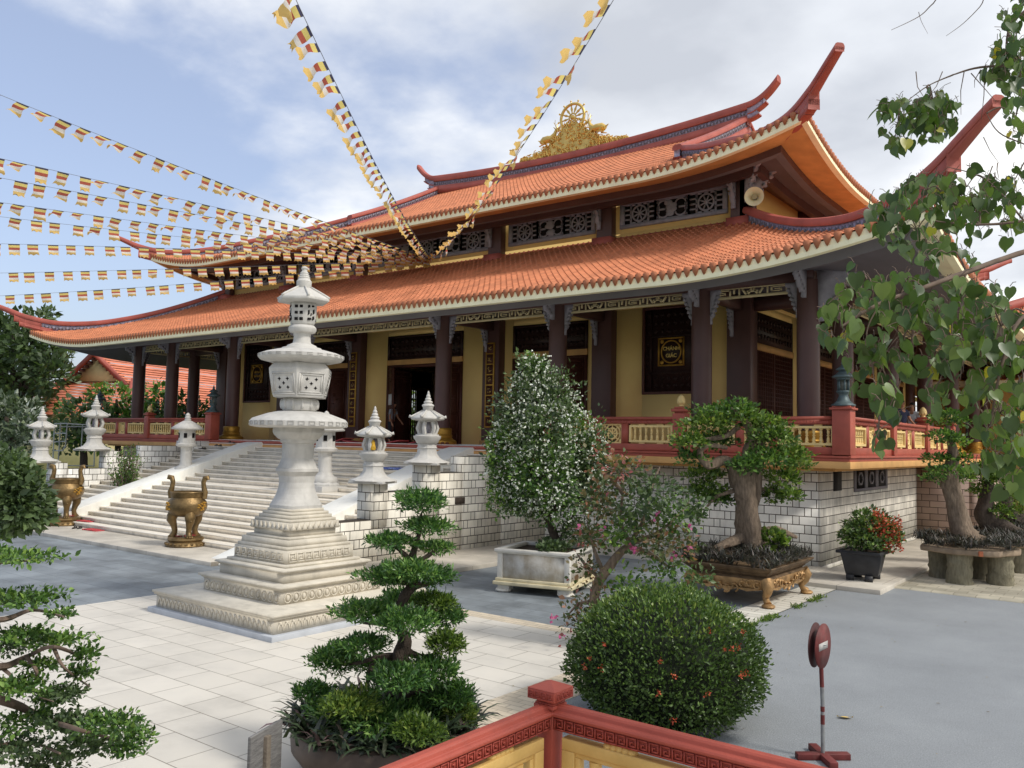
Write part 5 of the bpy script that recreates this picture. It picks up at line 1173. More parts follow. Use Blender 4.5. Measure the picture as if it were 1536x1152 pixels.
def leaves(b, P, D, U, L, W, tmpl=T_DIA, rnd=None, mi=0):
    P = np.asarray(P, float); n = len(P); D = unit(D); S = unit(np.cross(D, U)); U2 = np.cross(S, D)
    L = np.broadcast_to(np.asarray(L, float), (n,)); W = np.broadcast_to(np.asarray(W, float), (n,)); T = tmpl[0]; k = len(T)
    V = P[:, None]+D[:, None]*(T[None, :, 1:2]*L[:, None, None])+S[:, None]*(T[None, :, 0:1]*W[:, None, None])+U2[:, None]*(T[None, :, 2:3]*L[:, None, None])
    rnd = rng.random(n) if rnd is None else rnd; base = b.n; first = True
    for F in tmpl[1:]:
        FF = (F[None]+np.arange(n)[:, None, None]*k).reshape(-1, F.shape[1]); r = np.repeat(rnd, len(F))
        if first: b.add(V.reshape(-1, 3), FF, mi, r); first = False
        else: b.F.append((FF+base, mi, r))
def clump(b, c, r, n, L, W, tmpl=T_DIA, shell=.55, up=.35, jitter=.8, rn=(.0, 1.), flat=False, mi=0, sizevar=.3, droop=0, lump=.18):
    c = np.array(c, float); r = np.array(r, float) if np.ndim(r) else np.full(3, float(r))
    q = unit(rng.normal(size=(n, 3)))
    if flat: q[:, 2] = np.abs(q[:, 2])*np.where(rng.random(n) < .82, 1, -.6)
    ph = rng.uniform(0, 6.3, 6)
    lm = 1+lump*(np.sin(q[:, 0]*4+ph[0])*np.sin(q[:, 1]*4+ph[1])+np.sin(q[:, 2]*5+ph[2]+q[:, 0]*3)+.6*np.sin(9*q[:, 0]+ph[3])*np.sin(9*q[:, 1]+ph[4]))*.8
    rad = (shell+(1-shell)*rng.random(n)**.6)*lm
    P = c+q*r*rad[:, None]; D = unit(q*np.array([1, 1, .8])+np.array([0, 0, up-droop])+rng.normal(size=(n, 3))*jitter*.6); U = unit(q+np.array([0, 0, .8])+rng.normal(size=(n, 3))*.5)
    s = 1+sizevar*rng.normal(size=n); s = np.clip(s, .5, 1.6); o = rng.uniform(-.12, .12)
    leaves(b, P, D, U, L*s, W*s, tmpl, np.clip(rn[0]+(rn[1]-rn[0])*rng.random(n)+o, 0, 1), mi)
    return P
def limb(b, pts, radii, n=8, lob=.12):
    """gnarled tapering limb through control points"""
    pts = np.array(pts, float); m = max(8, len(pts)*5); t = np.linspace(0, len(pts)-1, m); i = np.clip(t.astype(int), 0, len(pts)-2); f = (t-i)[:, None]
    p0 = pts[np.clip(i-1, 0, None)]; p1 = pts[i]; p2 = pts[i+1]; p3 = pts[np.clip(i+2, None, len(pts)-1)]
    P = .5*(2*p1+(p2-p0)*f+(2*p0-5*p1+4*p2-p3)*f*f+(3*p1-p0-3*p2+p3)*f**3); rd = np.interp(t, np.arange(len(radii))*(len(pts)-1)/(len(radii)-1), radii)
    k0 = b.n; b.tube(P, rd, n); V = b.V[-1]
    a = np.tile(np.arange(n)*2*PI/n, m); z = np.repeat(t, n); C = np.repeat(P, n, 0); ph = rng.uniform(0, 6, 3)
    V[:] = C+(V-C)*(1+lob*np.sin(2*a+z*1.3+ph[0])+lob*.8*np.sin(3*a-z*2+ph[1])+lob*.7*np.sin(z*6+ph[2])*np.sin(a+ph[1])+.04*rng.normal(size=len(V)))[:, None]
    return P
def pads(T, name, spec, d, n_per, L, W, mats, tmpl=T_DIA, dz=.35, flat=True, limbs=None, limbm=None, mis=(0,), shell=.5, up=.35, rn=(0, 1), leafname='crown', **kw):
    """foliage pads given as (px, py, rx, ry[, depth offset]); each a real clump at its own distance"""
    b = MB(); cs = []
    for sp_ in spec:
        px, py, rx, ry = sp_[:4]; dd = d+(sp_[4] if len(sp_) > 4 else rng.uniform(-dz, dz)); k = dd/FPX
        c = at(px, py, dd); cs.append((c, rx*k)); n = int(n_per*rx*ry/900); clump(b, c, (rx*k, rx*k*.9, ry*k), n, L, W, tmpl, flat=flat, shell=shell, up=up, mi=int(rng.choice(mis)), rn=rn, **kw)
    b.build(leafname, mats, T); return cs
lm_green = leafmat('bonsai_leaf', [(0, (.029, .062, .018)), (.45, (.078, .163, .034)), (.8, (.150, .260, .052)), (1, (.247, .364, .078))])
lm_pine = leafmat('buddhist_pine_leaf', [(0, (.029, .072, .023)), (.5, (.072, .167, .043)), (.85, (.145, .275, .065)), (1, (.246, .377, .102))], rough=.4)
lm_bright = leafmat('bright_green_leaf', [(0, (.036, .072, .015)), (.5, (.102, .175, .032)), (.85, (.19, .28, .046)), (1, (.29, .35, .07))])
lm_ixora = leafmat('ixora_leaf', [(0, (.045, .075, .024)), (.5, (.083, .147, .036)), (.85, (.150, .240, .051)), (1, (.240, .300, .068))], rough=.35, spec=.5, trans=.12)
lm_dark = leafmat('dark_tree_leaf', [(0, (.042, .068, .032)), (.5, (.078, .122, .052)), (1, (.14, .20, .08))])
lm_silver = leafmat('silver_tree_leaf', [(0, (.05, .075, .045)), (.6, (.12, .16, .10)), (.85, (.26, .30, .24)), (1, (.55, .58, .52))])
lm_boug = leafmat('bougainvillea_leaf', [(0, (.036, .054, .018)), (.45, (.081, .117, .041)), (.7, (.198, .153, .081)), (.85, (.324, .180, .108)), (1, (.378, .117, .126))], trans=.3)
lm_bodhi = leafmat('bodhi_leaf', [(0, (.043, .074, .023)), (.5, (.077, .131, .036)), (.85, (.126, .189, .054)), (.985, (.153, .216, .054)), (1, (.495, .405, .045))], rough=.38, trans=.3, spec=.45)
lm_purple = leafmat('purple_strap_leaf', [(0, (.027, .024, .024)), (.5, (.055, .061, .044)), (.85, (.091, .076, .070)), (1, (.146, .122, .109))], trans=.1)
lm_dracaena = leafmat('boat_lily_leaf', [(0, (.021, .026, .023)), (.5, (.044, .067, .038)), (.8, (.074, .109, .050)), (1, (.124, .066, .080))], trans=.08, rough=.35)
lm_white = leafmat('white_blossom', [(0, (.64, .66, .58)), (1, (.86, .87, .81))], trans=.15)
lm_red = leafmat('orange_red_blossom', [(0, (.34, .045, .02)), (.5, (.50, .085, .04)), (1, (.60, .17, .08))], trans=.15)
lm_mag = leafmat('magenta_bract', [(0, (.40, .06, .20)), (1, (.58, .16, .32))], trans=.2)
m_twig = mat('twig_bark', srgb(112, 96, 84), .9, .25, 12)
# ---------------------------------------------------------------- stone planter with white flowering tree
def ring_rect(b, hx, hy, z0, z1, t):
    b.box(-hx, hx, -hy, -hy+t, z0, z1); b.box(-hx, hx, hy-t, hy, z0, z1); b.box(-hx, -hx+t, -hy+t, hy-t, z0, z1); b.box(hx-t, hx, -hy+t, hy-t, z0, z1)
def planter_stone():
    t = thing('stone_planter', 'weathered white rectangular stone planter on scroll feet, holding the white flowering tree', 'planter', (0, 0, 0))
    m_w = mat('weathered_marble', srgb(206, 202, 192), .75, .10, 3.5, bump=.3, bscale=30); m_st = weather(mat('stained_panel', srgb(186, 176, 158), .8, .22, 4, bump=.35, bscale=24, col2=srgb(206, 204, 198)), .55, 2.0, (.22, .16, .10), (2.5, 2.5, .9), .46, .75); m_ag = mat('yellowed_moulding', srgb(206, 194, 160), .75, .18, 4, bump=.3)
    b = MB(); ring_rect(b, .82, .78, .80, .86, .14); ring_rect(b, .79, .75, .77, .80, .1); b.build('rim', m_w, t, bevel=.008)
    MB().box(-.74, .74, -.70, .70, .24, .78).build('box', m_st, t)
    for x in (-1, 1):
        for y in (-1, 1): MB().box(min(x*.66, x*.77), max(x*.66, x*.77), min(y*.64, y*.73), max(y*.64, y*.73), .26, .77).build('corner_strip', m_w, t, bevel=.006)
    b = MB(); ring_rect(b, .80, .76, .22, .28, .2); ring_rect(b, .84, .80, .15, .22, .3); b.box(-.7, .7, -.66, .66, .16, .24); b.build('base_moulding', m_ag, t, bevel=.012)
    for x in (-.64, .64):
        for y in (-.60, .60):
            b = MB(); b.obox((x, y, .11), (.248, .233, .146)); b.ell((x+.03*(1 if x > 0 else -1), y-.02, .035), (.175, .161, .059), 10, 6); b.build('foot', m_w, t, bevel=.008)
    MB().box(-.69, .69, -.65, .65, .6, .79).build('soil', m_soil, t)
    t.location = (-10.14, 14.48, .0); t.rotation_euler = (0, 0, R_(14)); return t
planter_stone()
T = thing('flowering_tree', 'cone shaped tree covered in tiny white flowers, growing in the stone planter', 'tree', (-10.14, 14.48, .78))
WT_SP = [(752, 690, 26, 60, -.1), (890, 690, 24, 56, -.1), (760, 745, 26, 28, -.1), (882, 748, 24, 24, -.1), (803, 562, 34, 34, 0), (785, 605, 40, 40, .1), (832, 606, 42, 42, -.1), (768, 655, 34, 46, .1), (815, 655, 52, 48, -.5), (864, 655, 34, 46, .2), (764, 712, 34, 46, .2), (812, 712, 55, 48, -.6), (862, 712, 42, 48, -.1), (785, 755, 36, 24, -.2), (838, 760, 44, 26, -.2), (880, 700, 22, 40, .3), (815, 640, 50, 60, .6), (815, 715, 60, 50, .6), (800, 545, 12, 16, 0), (755, 620, 12, 20, .2), (742, 680, 10, 24, .2)]
cs = pads(T, 'w', WT_SP, 17.75, 560, .085, .05, [lm_dark, lm_green], flat=False, mis=(0, 0, 1), shell=.35, up=.2, lump=.36)
b = MB()
for sp_ in WT_SP:
    k = 17.75/FPX; n = int(sp_[2]*sp_[3]*.12); c = at(sp_[0], sp_[1], 17.75+sp_[4]); r = np.array([sp_[2]*k, sp_[2]*k*.9, sp_[3]*k]); q = unit(rng.normal(size=(n, 3))); P = c+q*r*rng.uniform(.75, 1.12, (n, 1))
    for j in range(3): leaves(b, P+rng.normal(size=(n, 3))*.006, rng.normal(size=(n, 3)), rng.normal(size=(n, 3)), rng.uniform(.03, .06, n), .04, T_DIA)
b.build('blossoms', lm_white, T)
b = MB(); p0 = at(836, 812, 17.8); limb(b, [p0, at(828, 795, 17.8), at(818, 765, 17.75), at(815, 700, 17.75), at(806, 600, 17.75)], [.10, .085, .07, .05, .02], 9)
for sp_ in WT_SP[1:13]: limb(b, [at(820, 775, 17.75), at((820+sp_[0])/2, 750, 17.75+sp_[4]*.5), at(sp_[0], sp_[1]+5, 17.75+sp_[4])], [.045, .03, .012], 6)
limb(b, [p0+[.05, 0, 0], at(850, 790, 17.7), at(862, 770, 17.7)], [.04, .03, .015], 6); b.build('trunk', m_barkd, T, smooth=60)
b = MB(); 
for q in range(7): clump(b, np.array([-10.14, 14.48, .88])+np.array([rng.uniform(-.5, .5), rng.uniform(-.5, .5), 0]), (.2, .2, .12), 130, .07, .045, flat=True)
clump(b, at(868, 800, 17.6), (.35, .3, .25), 500, .08, .05); o = b.build('planter_weeds', lm_dark, loc=(-10.14, 14.48, .8)); tag(o, 'low dark green plants at the foot of the white flowering tree', 'plant')
# ---------------------------------------------------------------- bronze planter with old bonsai
BC = np.array([-6.72, 16.72, 0])
def planter_bronze():
    t = thing('bronze_planter', 'gilded rectangular planter on four curved animal legs, holding the thick trunked bonsai', 'planter', BC)
    m_gb = mat('worn_gilt_bronze', srgb(164, 130, 88), .5, .4, 6, metal=.45, bump=.5, bscale=26); m_db = mat('dark_bronze', srgb(112, 92, 70), .55, .4, 7, metal=.4, bump=.3)
    hx, hy = .80, 1.08
    def frustum(b, hx0, hy0, z0, hx1, hy1, z1):
        V = [(BC[0]+x*a, BC[1]+y*c, z) for a, c, z in ((hx0, hy0, z0), (hx1, hy1, z1)) for x, y in ((-1, -1), (1, -1), (1, 1), (-1, 1))]
        b.add(V, [(3, 2, 1, 0), (4, 5, 6, 7), (0, 1, 5, 4), (1, 2, 6, 5), (2, 3, 7, 6), (3, 0, 4, 7)])
    b = MB(); frustum(b, hx+.0, hy+.0, .62, hx+.12, hy+.12, .72); frustum(b, hx-.06, hy-.06, .56, hx, hy, .62); frustum(b, hx-.0, hy-.0, .51, hx-.06, hy-.06, .56); frustum(b, hx+.12, hy+.12, .72, hx+.12, hy+.12, .75); b.build('tray', m_db, t, bevel=.012)
    b = MB(); frustum(b, hx-.02, hy-.02, .33, hx+.0, hy+.0, .51); b.build('apron', m_gb, t, bevel=.02)
    for (cx, cy), u, n, half in (((0, -1), (1, 0, 0), (0, -1, 0), hx), ((1, 0), (0, 1, 0), (1, 0, 0), hy), ((0, 1), (1, 0, 0), (0, 1, 0), hx), ((-1, 0), (0, 1, 0), (-1, 0, 0), hy)):
        b = MB(); u = np.array(u, float); n = np.array(n, float); C = BC+np.array([cx*hx, cy*hy, 0])
        for k in range(9):
            s = -1+2*(k+.5)/9; zc = .36-.06*math.cos(s*PI*1.5); c = C+u*s*half*.85+n*.01+np.array([0, 0, zc]); t_ = np.linspace(0, 5.2, 12); rr = .085*(1-t_/7)
            b.tube(np.stack([c+u*r*math.cos(a+k)+np.array([0, 0, r*math.sin(a+k)]) for a, r in zip(t_, rr)]), .02, 5); b.ell(c+np.array([0, 0, .06]), (.05, .05, .03), 6, 4)
        b.prism([(-half*.9, .0), (-half*.5, -.06), (-half*.25, -.02), (0, -.09), (half*.25, -.02), (half*.5, -.06), (half*.9, 0)], -.02, .012, np.stack([u, [0, 0, 1], n], 1), C+np.array([0, 0, .335]))
        b.build('scroll_relief', m_gb, t, smooth=50)
    for x in (-1, 1):
        for y in (-1, 1):
            c = BC+np.array([x*hx*.92, y*hy*.92, 0]); d = np.array([x*.7, y*.7, 0])
            b = MB().tube([c+[0, 0, .50]+d*.02, c+d*.09+[0, 0, .40], c+d*.06+[0, 0, .29], c-d*.02+[0, 0, .19], c+d*.02+[0, 0, .12], c+d*.09+[0, 0, .07]], [.12, .12, .085, .065, .06, .075], 9); b.ell(c+d*.10+[0, 0, .045], (.13, .13, .05), 10, 6); b.ell(c+d*.12+[0, 0, .39], (.07, .07, .06), 8, 5)
            b.build('leg', m_gb, t, smooth=60)
    MB().box(BC[0]-hx+.02, BC[0]+hx-.02, BC[1]-hy+.02, BC[1]+hy-.02, .63, .74).build('soil', m_soil, t)
planter_bronze()
def strapplants(name, label, cat, cs, n_each, L, W, m, spread=.06, loc=None, group=None, up=.5):
    b = MB()
    for c in cs:
        a = rng.random(n_each)*2*PI; el = rng.uniform(.1, 1.25, n_each); D = np.stack([np.cos(a)*np.cos(el), np.sin(a)*np.cos(el), np.sin(el)*up*1.6], 1); U = np.tile([0, 0, 1.], (n_each, 1))+rng.normal(size=(n_each, 3))*.2
        leaves(b, np.array(c)+rng.normal(size=(n_each, 3))*spread*[1, 1, .3], D, U, L*rng.uniform(.6, 1.15, n_each), W, T_STRAP)
    o = b.build(name, m, loc=loc if loc is not None else cs[0]); return tag(o, label, cat, group)
pc = []
for k in range(46):
    a = k/46*2*PI; s = max(abs(math.cos(a)), abs(math.sin(a))); pc.append(BC+np.array([.84*math.cos(a)/s+rng.uniform(-.08, .08), 1.12*math.sin(a)/s+rng.uniform(-.08, .08), .80+rng.uniform(-.05, .1)]))
for k in range(26): pc.append(BC+np.array([rng.uniform(-.75, .75), rng.uniform(-1, 1), .88+rng.uniform(-.03, .08)]))
strapplants('border_plant', 'dark purple strap leaved plants fringing the gilded planter of the thick bonsai', 'plant', pc, 46, .24, .022, lm_purple, loc=BC+np.array([0, 0, .75]))
T = thing('bonsai_tree', 'old bonsai with a thick split grey trunk and light green pads, in the gilded planter', 'bonsai', BC+np.array([0, 0, .74])); D2 = 17.3
b = MB(); q = lambda x, y, o=0: at(x, y, D2+o)
limb(b, [q(1128, 832), q(1125, 800), q(1119, 750), q(1117, 715), q(1119, 690)], [.36, .27, .235, .22, .16], 16, .12)
limb(b, [q(1108, 730), q(1100, 700), q(1085, 690), q(1062, 698, -.1), q(1050, 680, -.1), q(1062, 668, -.1), q(1090, 672)], [.16, .14, .11, .075, .06, .055, .04], 9)
limb(b, [q(1119, 715), q(1122, 680), q(1128, 650), q(1110, 625), q(1095, 612)], [.17, .13, .09, .06, .03], 9); limb(b, [q(1128, 700), q(1140, 670), q(1150, 650), q(1165, 660)], [.12, .07, .05, .03], 8)
limb(b, [q(1108, 640), q(1085, 655), q(1050, 660)], [.06, .05, .03], 7); limb(b, [q(1132, 735), q(1160, 735), q(1185, 745)], [.05, .03, .015], 6); limb(b, [q(1105, 735), q(1075, 745), q(1060, 760)], [.05, .03, .015], 6); limb(b, [q(1130, 705), q(1138, 690), q(1136, 735), q(1134, 760)], [.05, .10, .11, .05], 9)
limb(b, [q(1118, 805), q(1085, 818, -.2), q(1060, 832, -.3)], [.14, .09, .04], 9); limb(b, [q(1135, 800), q(1165, 796, .2), q(1195, 806, .4)], [.12, .08, .03], 9); b.build('trunk', m_bark, T, smooth=60)
BS = [(1092, 622, 52, 20), (1060, 640, 40, 18), (1120, 632, 40, 18), (1035, 665, 30, 18), (1160, 660, 38, 22), (1185, 690, 30, 22), (1120, 700, 30, 18, -.4), (1150, 690, 34, 20, -.3), (1040, 690, 26, 14), (1055, 715, 30, 14, .3), (1055, 740, 40, 16), (1075, 752, 28, 14), (1175, 720, 28, 16), (1185, 745, 18, 18), (1160, 745, 14, 18), (1150, 640, 34, 18), (1075, 665, 30, 16, .5), (1200, 700, 18, 14), (1045, 775, 16, 10)]
pads(T, 'b', BS, D2, 900, .085, .052, [lm_green, lm_bright, lm_bright], mis=(0, 1, 2), shell=.25, up=.3, lump=.25)
b = MB(); clump(b, at(1158, 812, 17.2), (.32, .3, .22), 420, .11, .09); tag(b.build('herb_plant', lm_bright, loc=at(1158, 830, 17.2)), 'small bright green herb beside the trunk of the thick bonsai', 'plant')
# ---------------------------------------------------------------- bougainvillea
BD = 12.6; BG0 = at(930, 985, BD); BG0[2] = 0
T = thing('bougainvillea', 'leggy bougainvillea with reddish leaves and a few magenta flowers, behind the clipped round bush', 'bougainvillea', BG0); b = MB(); q = lambda x, y, o=0: at(x, y, BD+o)
MB().lathe([(.28, 0), (.36, .05), (.40, .4), (.42, .45), (.36, .45), (.3, .38)], 20, BG0).build('pot', mat('dark_glazed_pot', srgb(70, 60, 54), .4, .2, 6), T, smooth=40)
limb(b, [BG0+[0, 0, .35], q(893, 905), q(900, 870), q(925, 835), q(945, 815)], [.07, .07, .07, .06, .045], 10)
for e in ([(945, 815), (930, 780), (935, 730), (925, 690)], [(945, 815), (965, 780), (975, 740), (990, 700)], [(945, 815), (985, 800), (1020, 770), (1035, 750)], [(905, 860), (890, 820), (880, 780)], [(905, 870), (880, 850), (865, 830)], [(940, 820), (975, 830), (1005, 850), (1025, 840)], [(935, 740), (915, 715), (905, 700)], [(895, 905), (870, 905), (850, 925)]):
    limb(b, [q(x, y, .15*i) for i, (x, y) in enumerate(e)], [.04, .028, .018, .008], 6)
b.build('trunk', m_bark, T, smooth=60)
BS = [(925, 705, 52, 34), (975, 735, 48, 36), (900, 755, 40, 36), (950, 765, 60, 40), (1010, 775, 36, 34), (1025, 815, 28, 30), (885, 805, 36, 26), (930, 800, 40, 24), (985, 815, 45, 34), (1000, 855, 42, 22), (880, 855, 30, 26), (900, 905, 46, 28), (870, 935, 34, 34), (940, 880, 40, 30), (1050, 870, 26, 20), (1040, 765, 22, 26), (848, 975, 10, 14)]
pads(T, 'bg', BS, BD, 190, .072, .046, [lm_boug, lm_dark, lm_green], tmpl=T_FOLD, flat=False, mis=(0, 0, 0, 1, 2), shell=.0, up=.1, lump=.3, leafname='foliage')
b = MB()
for px, py, n in ((948, 818, 12), (952, 826, 8), (1036, 790, 4), (1034, 826, 5), (829, 925, 8), (840, 950, 3), (905, 795, 5), (985, 770, 4), (1010, 830, 4), (870, 790, 4)):
    P = q(px, py, -.35)+rng.normal(size=(n, 3))*.028; leaves(b, P, rng.normal(size=(n, 3)), rng.normal(size=(n, 3)), .055, .05, T_FOLD)
b.build('bracts', lm_mag, T)
# ---------------------------------------------------------------- clipped ixora dome in front
IX = np.array([-4.45, 8.66, 0]); T = thing('round_bush', 'large clipped dome bush with scattered orange red flowers, in front of the red railing', 'bush', IX); b = MB(); n = 21000
q = unit(rng.normal(size=(n, 3))); q = q[q[:, 2] > -.75]; n = len(q); R3 = np.array([1.03, 1.03, .77]); C3 = IX+np.array([0, 0, .62])
lum = 1+.05*np.sin(q[:, 0]*7+1)*np.sin(q[:, 1]*6)+.03*np.sin(q[:, 2]*9+q[:, 0]*5)+rng.normal(size=n)*.03
P = C3+q*R3*lum[:, None]*(1-.10*rng.random(n)[:, None]**2); D = unit(q+np.array([0, 0, .55])+rng.normal(size=(n, 3))*.55); U = unit(q*.6+rng.normal(size=(n, 3))*.8)
leaves(b, P, D, U, .052*rng.uniform(.6, 1.2, n), .023, T_FOLD, np.clip(rng.random(n)*.75+.22*(q[:, 2] > .55)+.05, 0, 1)); b.build('foliage', lm_ixora, T)  # leaves on top coloured paler, light from above put into their colour
MB().ell(C3, R3*.9, 30, 18, noise=.05).build('inner_shade_core', mat('bush_inner_shade', (.012, .018, .008), .95, .3, 20), T)  # solid near-black core painting the shade inside the bush, no twigs
MB().tube([IX, IX+[0, 0, .4]], .10, 8).build('stem', m_barkd, T)
b = MB()
for px, py in ((905, 1002), (888, 988), (990, 993), (910, 968), (1010, 1012), (1105, 972), (1108, 1012), (1096, 975), (988, 1038), (1010, 1078), (1145, 995), (1143, 1058), (1085, 975), (1112, 950), (1063, 950), (880, 1000), (1060, 1040), (1115, 1010)):
    r = at(px, py, 1)-np.array([0, 0, 3]); o = np.array([0, 0, 3.])-C3; A = ((r/R3)**2).sum(); B_ = (r*o/R3**2).sum(); Cq = ((o/R3)**2).sum()-1.02; dsc = B_*B_-A*Cq
    if dsc < 0: continue
    p = np.array([0, 0, 3.])+r*((-B_-math.sqrt(dsc))/A); n = 14; nn = unit((p-C3)/R3**2)
    leaves(b, p+rng.normal(size=(n, 3))*.015+nn*.02, rng.normal(size=(n, 3))+nn*1.2, rng.normal(size=(n, 3)), .028, .018)
b.build('flowers', lm_red, T)
# ---------------------------------------------------------------- layered pine bonsai with bowl
PD = 7.75; PB = at(575, 1165, PD); PB[2] = 0.0
T = thing('bonsai_bowl', 'wide brown ceramic bowl beside the railing, holding the layered pine bonsai', 'pot', PB)
m_bowl = mat('brown_ceramic', srgb(92, 80, 72), .5, .22, 5, bump=.1)
MB().lathe([(.40, 0), (.55, .03), (.74, .12), (.83, .24), (.84, .34), (.81, .41), (.77, .43), (.74, .41), (.75, .33)], 44, PB).build('bowl', m_bowl, T, smooth=40)
MB().lathe([(.75, .34), (.5, .40), (.0, .42)], 30, PB).build('soil', m_soil, T)
cs = []
for k in range(26): a = k/26*2*PI; cs.append(PB+np.array([.76*math.cos(a), .76*math.sin(a), .42+rng.uniform(0, .04)]))
for k in range(22): a = rng.uniform(0, 6.3); r = rng.uniform(.1, .6); cs.append(PB+np.array([r*math.cos(a), r*math.sin(a), .44]))
strapplants('boat_lily', 'dark green and purple strap leaved plants spilling over the brown bonsai bowl', 'plant', cs, 30, .29, .040, lm_dracaena, loc=PB+np.array([0, 0, .5]), up=.30)
T = thing('pine_bonsai', 'tall bonsai clipped into stacked green cloud pads, rising from the brown bowl', 'bonsai', PB+np.array([0, 0, .5])); q = lambda x, y, o=0: at(x, y, PD+o); b = MB()
limb(b, [PB+[0.0, 0, .45], q(602, 1060), q(608, 1015), q(600, 985), q(608, 960), q(596, 930), q(604, 900), q(620, 870), q(617, 845), q(622, 820), q(630, 795), q(632, 770)], [.09, .085, .075, .065, .06, .055, .05, .042, .035, .028, .02, .01], 10, .15)
for e in ([(600, 985), (570, 985), (535, 995), (505, 995)], [(606, 975), (630, 985), (655, 980)], [(600, 935), (570, 935), (545, 935)], [(605, 925), (630, 915), (655, 915)], [(620, 855), (605, 830), (590, 820)], [(618, 850), (640, 835), (655, 825)], [(618, 870), (580, 872), (560, 875)], [(620, 880), (650, 875)], [(606, 1030), (570, 1050), (540, 1060)], [(608, 1040), (640, 1035), (670, 1045)], [(560, 1000), (552, 1020), (548, 1035)]):
    limb(b, [q(x, y, rng.uniform(-.15, .15)) for x, y in e], [.045, .03, .018, .01], 6)
b.build('trunk', m_barkd, T, smooth=60)
BS = [(620, 1072, 44, 18, -.1), (560, 1085, 60, 24, -.35), (690, 1075, 26, 20, -.1), (500, 1070, 34, 20, -.2), (632, 756, 38, 19, 0), (641, 793, 38, 14, 0), (588, 816, 38, 13, -.1), (652, 824, 30, 9, .1), (585, 868, 46, 16, -.15), (640, 868, 44, 16, .0), (612, 858, 40, 14, -.3), (550, 922, 50, 17, -.1), (607, 938, 42, 20, -.45), (652, 905, 32, 14, .1), (668, 928, 28, 17, .2), (600, 905, 40, 14, .3), (500, 995, 34, 24, -.05), (545, 970, 38, 14, -.25), (668, 970, 30, 20, -.1), (598, 1022, 46, 20, -.5), (648, 1010, 42, 20, -.2), (680, 1046, 34, 18, -.2), (526, 1062, 42, 20, -.45), (627, 1100, 38, 20, -.75), (560, 1000, 34, 12, .3), (640, 1050, 50, 22, .2), (575, 1060, 40, 18, .3), (470, 1040, 30, 14, .1)]
BS = [(x, y, rx*1.06, ry*1.12, o) for x, y, rx, ry, o in BS]
pads(T, 'p', BS, PD, 1900, .046, .015, [lm_pine, lm_pine, lm_bright], mis=(0, 1, 0, 1, 2), shell=.3, up=.45, lump=.24, jitter=1.1)
# ---------------------------------------------------------------- black pot with ixora
PT_ = np.array([-5.40, 20.05, .10]); T = thing('black_pot', 'black tapered square pot on small feet at the corner of the platform', 'pot', PT_); m_bp = mat('black_glazed_pot', srgb(52, 52, 54), .5, .2, 5, bump=.15)
b = MB(); b.obox(PT_+[0, 0, .37], (.66, .66, .50), R_(8)); V = b.V[-1]
V[:4] = (V[:4]-PT_)*[1, 1, 1]+PT_; V[4:, :2] = (V[4:, :2]-PT_[:2])*1.32+PT_[:2]; b.build('pot_body', m_bp, T, bevel=.02)
b = MB()
for s in (-1, 1):
    b.obox(PT_+np.array([0, s*.43, .62]), (.95, .06, .07), 0); b.obox(PT_+np.array([s*.45, 0, .62]), (.06, .82, .07), 0)
b.build('rim', m_bp, T, bevel=.012); b = MB()
for s in (-.36, .36): b.obox(PT_+np.array([s*.0, 0, .0])+np.array([s*.55, -.33+.0, .06]), (.16, .10, .13), R_(8)); b.obox(PT_+np.array([s*.55, .28, .06]), (.16, .10, .13), R_(8))
b.build('feet', m_bp, T); MB().obox(PT_+[0, 0, .6], (.8, .8, .03), R_(8)).build('soil', m_soil, T)
T = thing('potted_bush', 'rounded bush with orange red flowers on its right side, in the black pot', 'bush', PT_+[0, 0, .6]); d3 = 18.9
pads(T, 'i', [(1300, 795, 34, 26, 0), (1280, 800, 18, 20, 0), (1325, 795, 22, 28, 0), (1305, 780, 24, 18, .2), (1335, 805, 18, 20, -.1), (1300, 812, 30, 14, -.2), (1268, 806, 9, 10, 0)], d3, 900, .085, .045, [lm_ixora, lm_ixora], flat=False, shell=.35, up=.3, tmpl=T_FOLD, leafname='foliage')
b = MB()
for px, py in [(1318, 770), (1322, 778), (1312, 768)]+[(1330+rng.uniform(-18, 20), 800+rng.uniform(-22, 24)) for _ in range(26)]+[(1308, 793), (1316, 785)]:
    n = 20; P = at(px, py, d3-.30)+rng.normal(size=(n, 3))*.045; leaves(b, P, rng.normal(size=(n, 3)), rng.normal(size=(n, 3)), .06, .045)
b.build('flowers', lm_red, T); b = MB()
for k in range(5): limb(b, [PT_+[rng.uniform(-.1, .1), rng.uniform(-.1, .1), .6], PT_+[rng.uniform(-.15, .15), rng.uniform(-.1, .1), .75], at(1300+k*6-12, 800, d3)], [.025, .02, .01], 6)
b.build('stem', m_barkd, T)
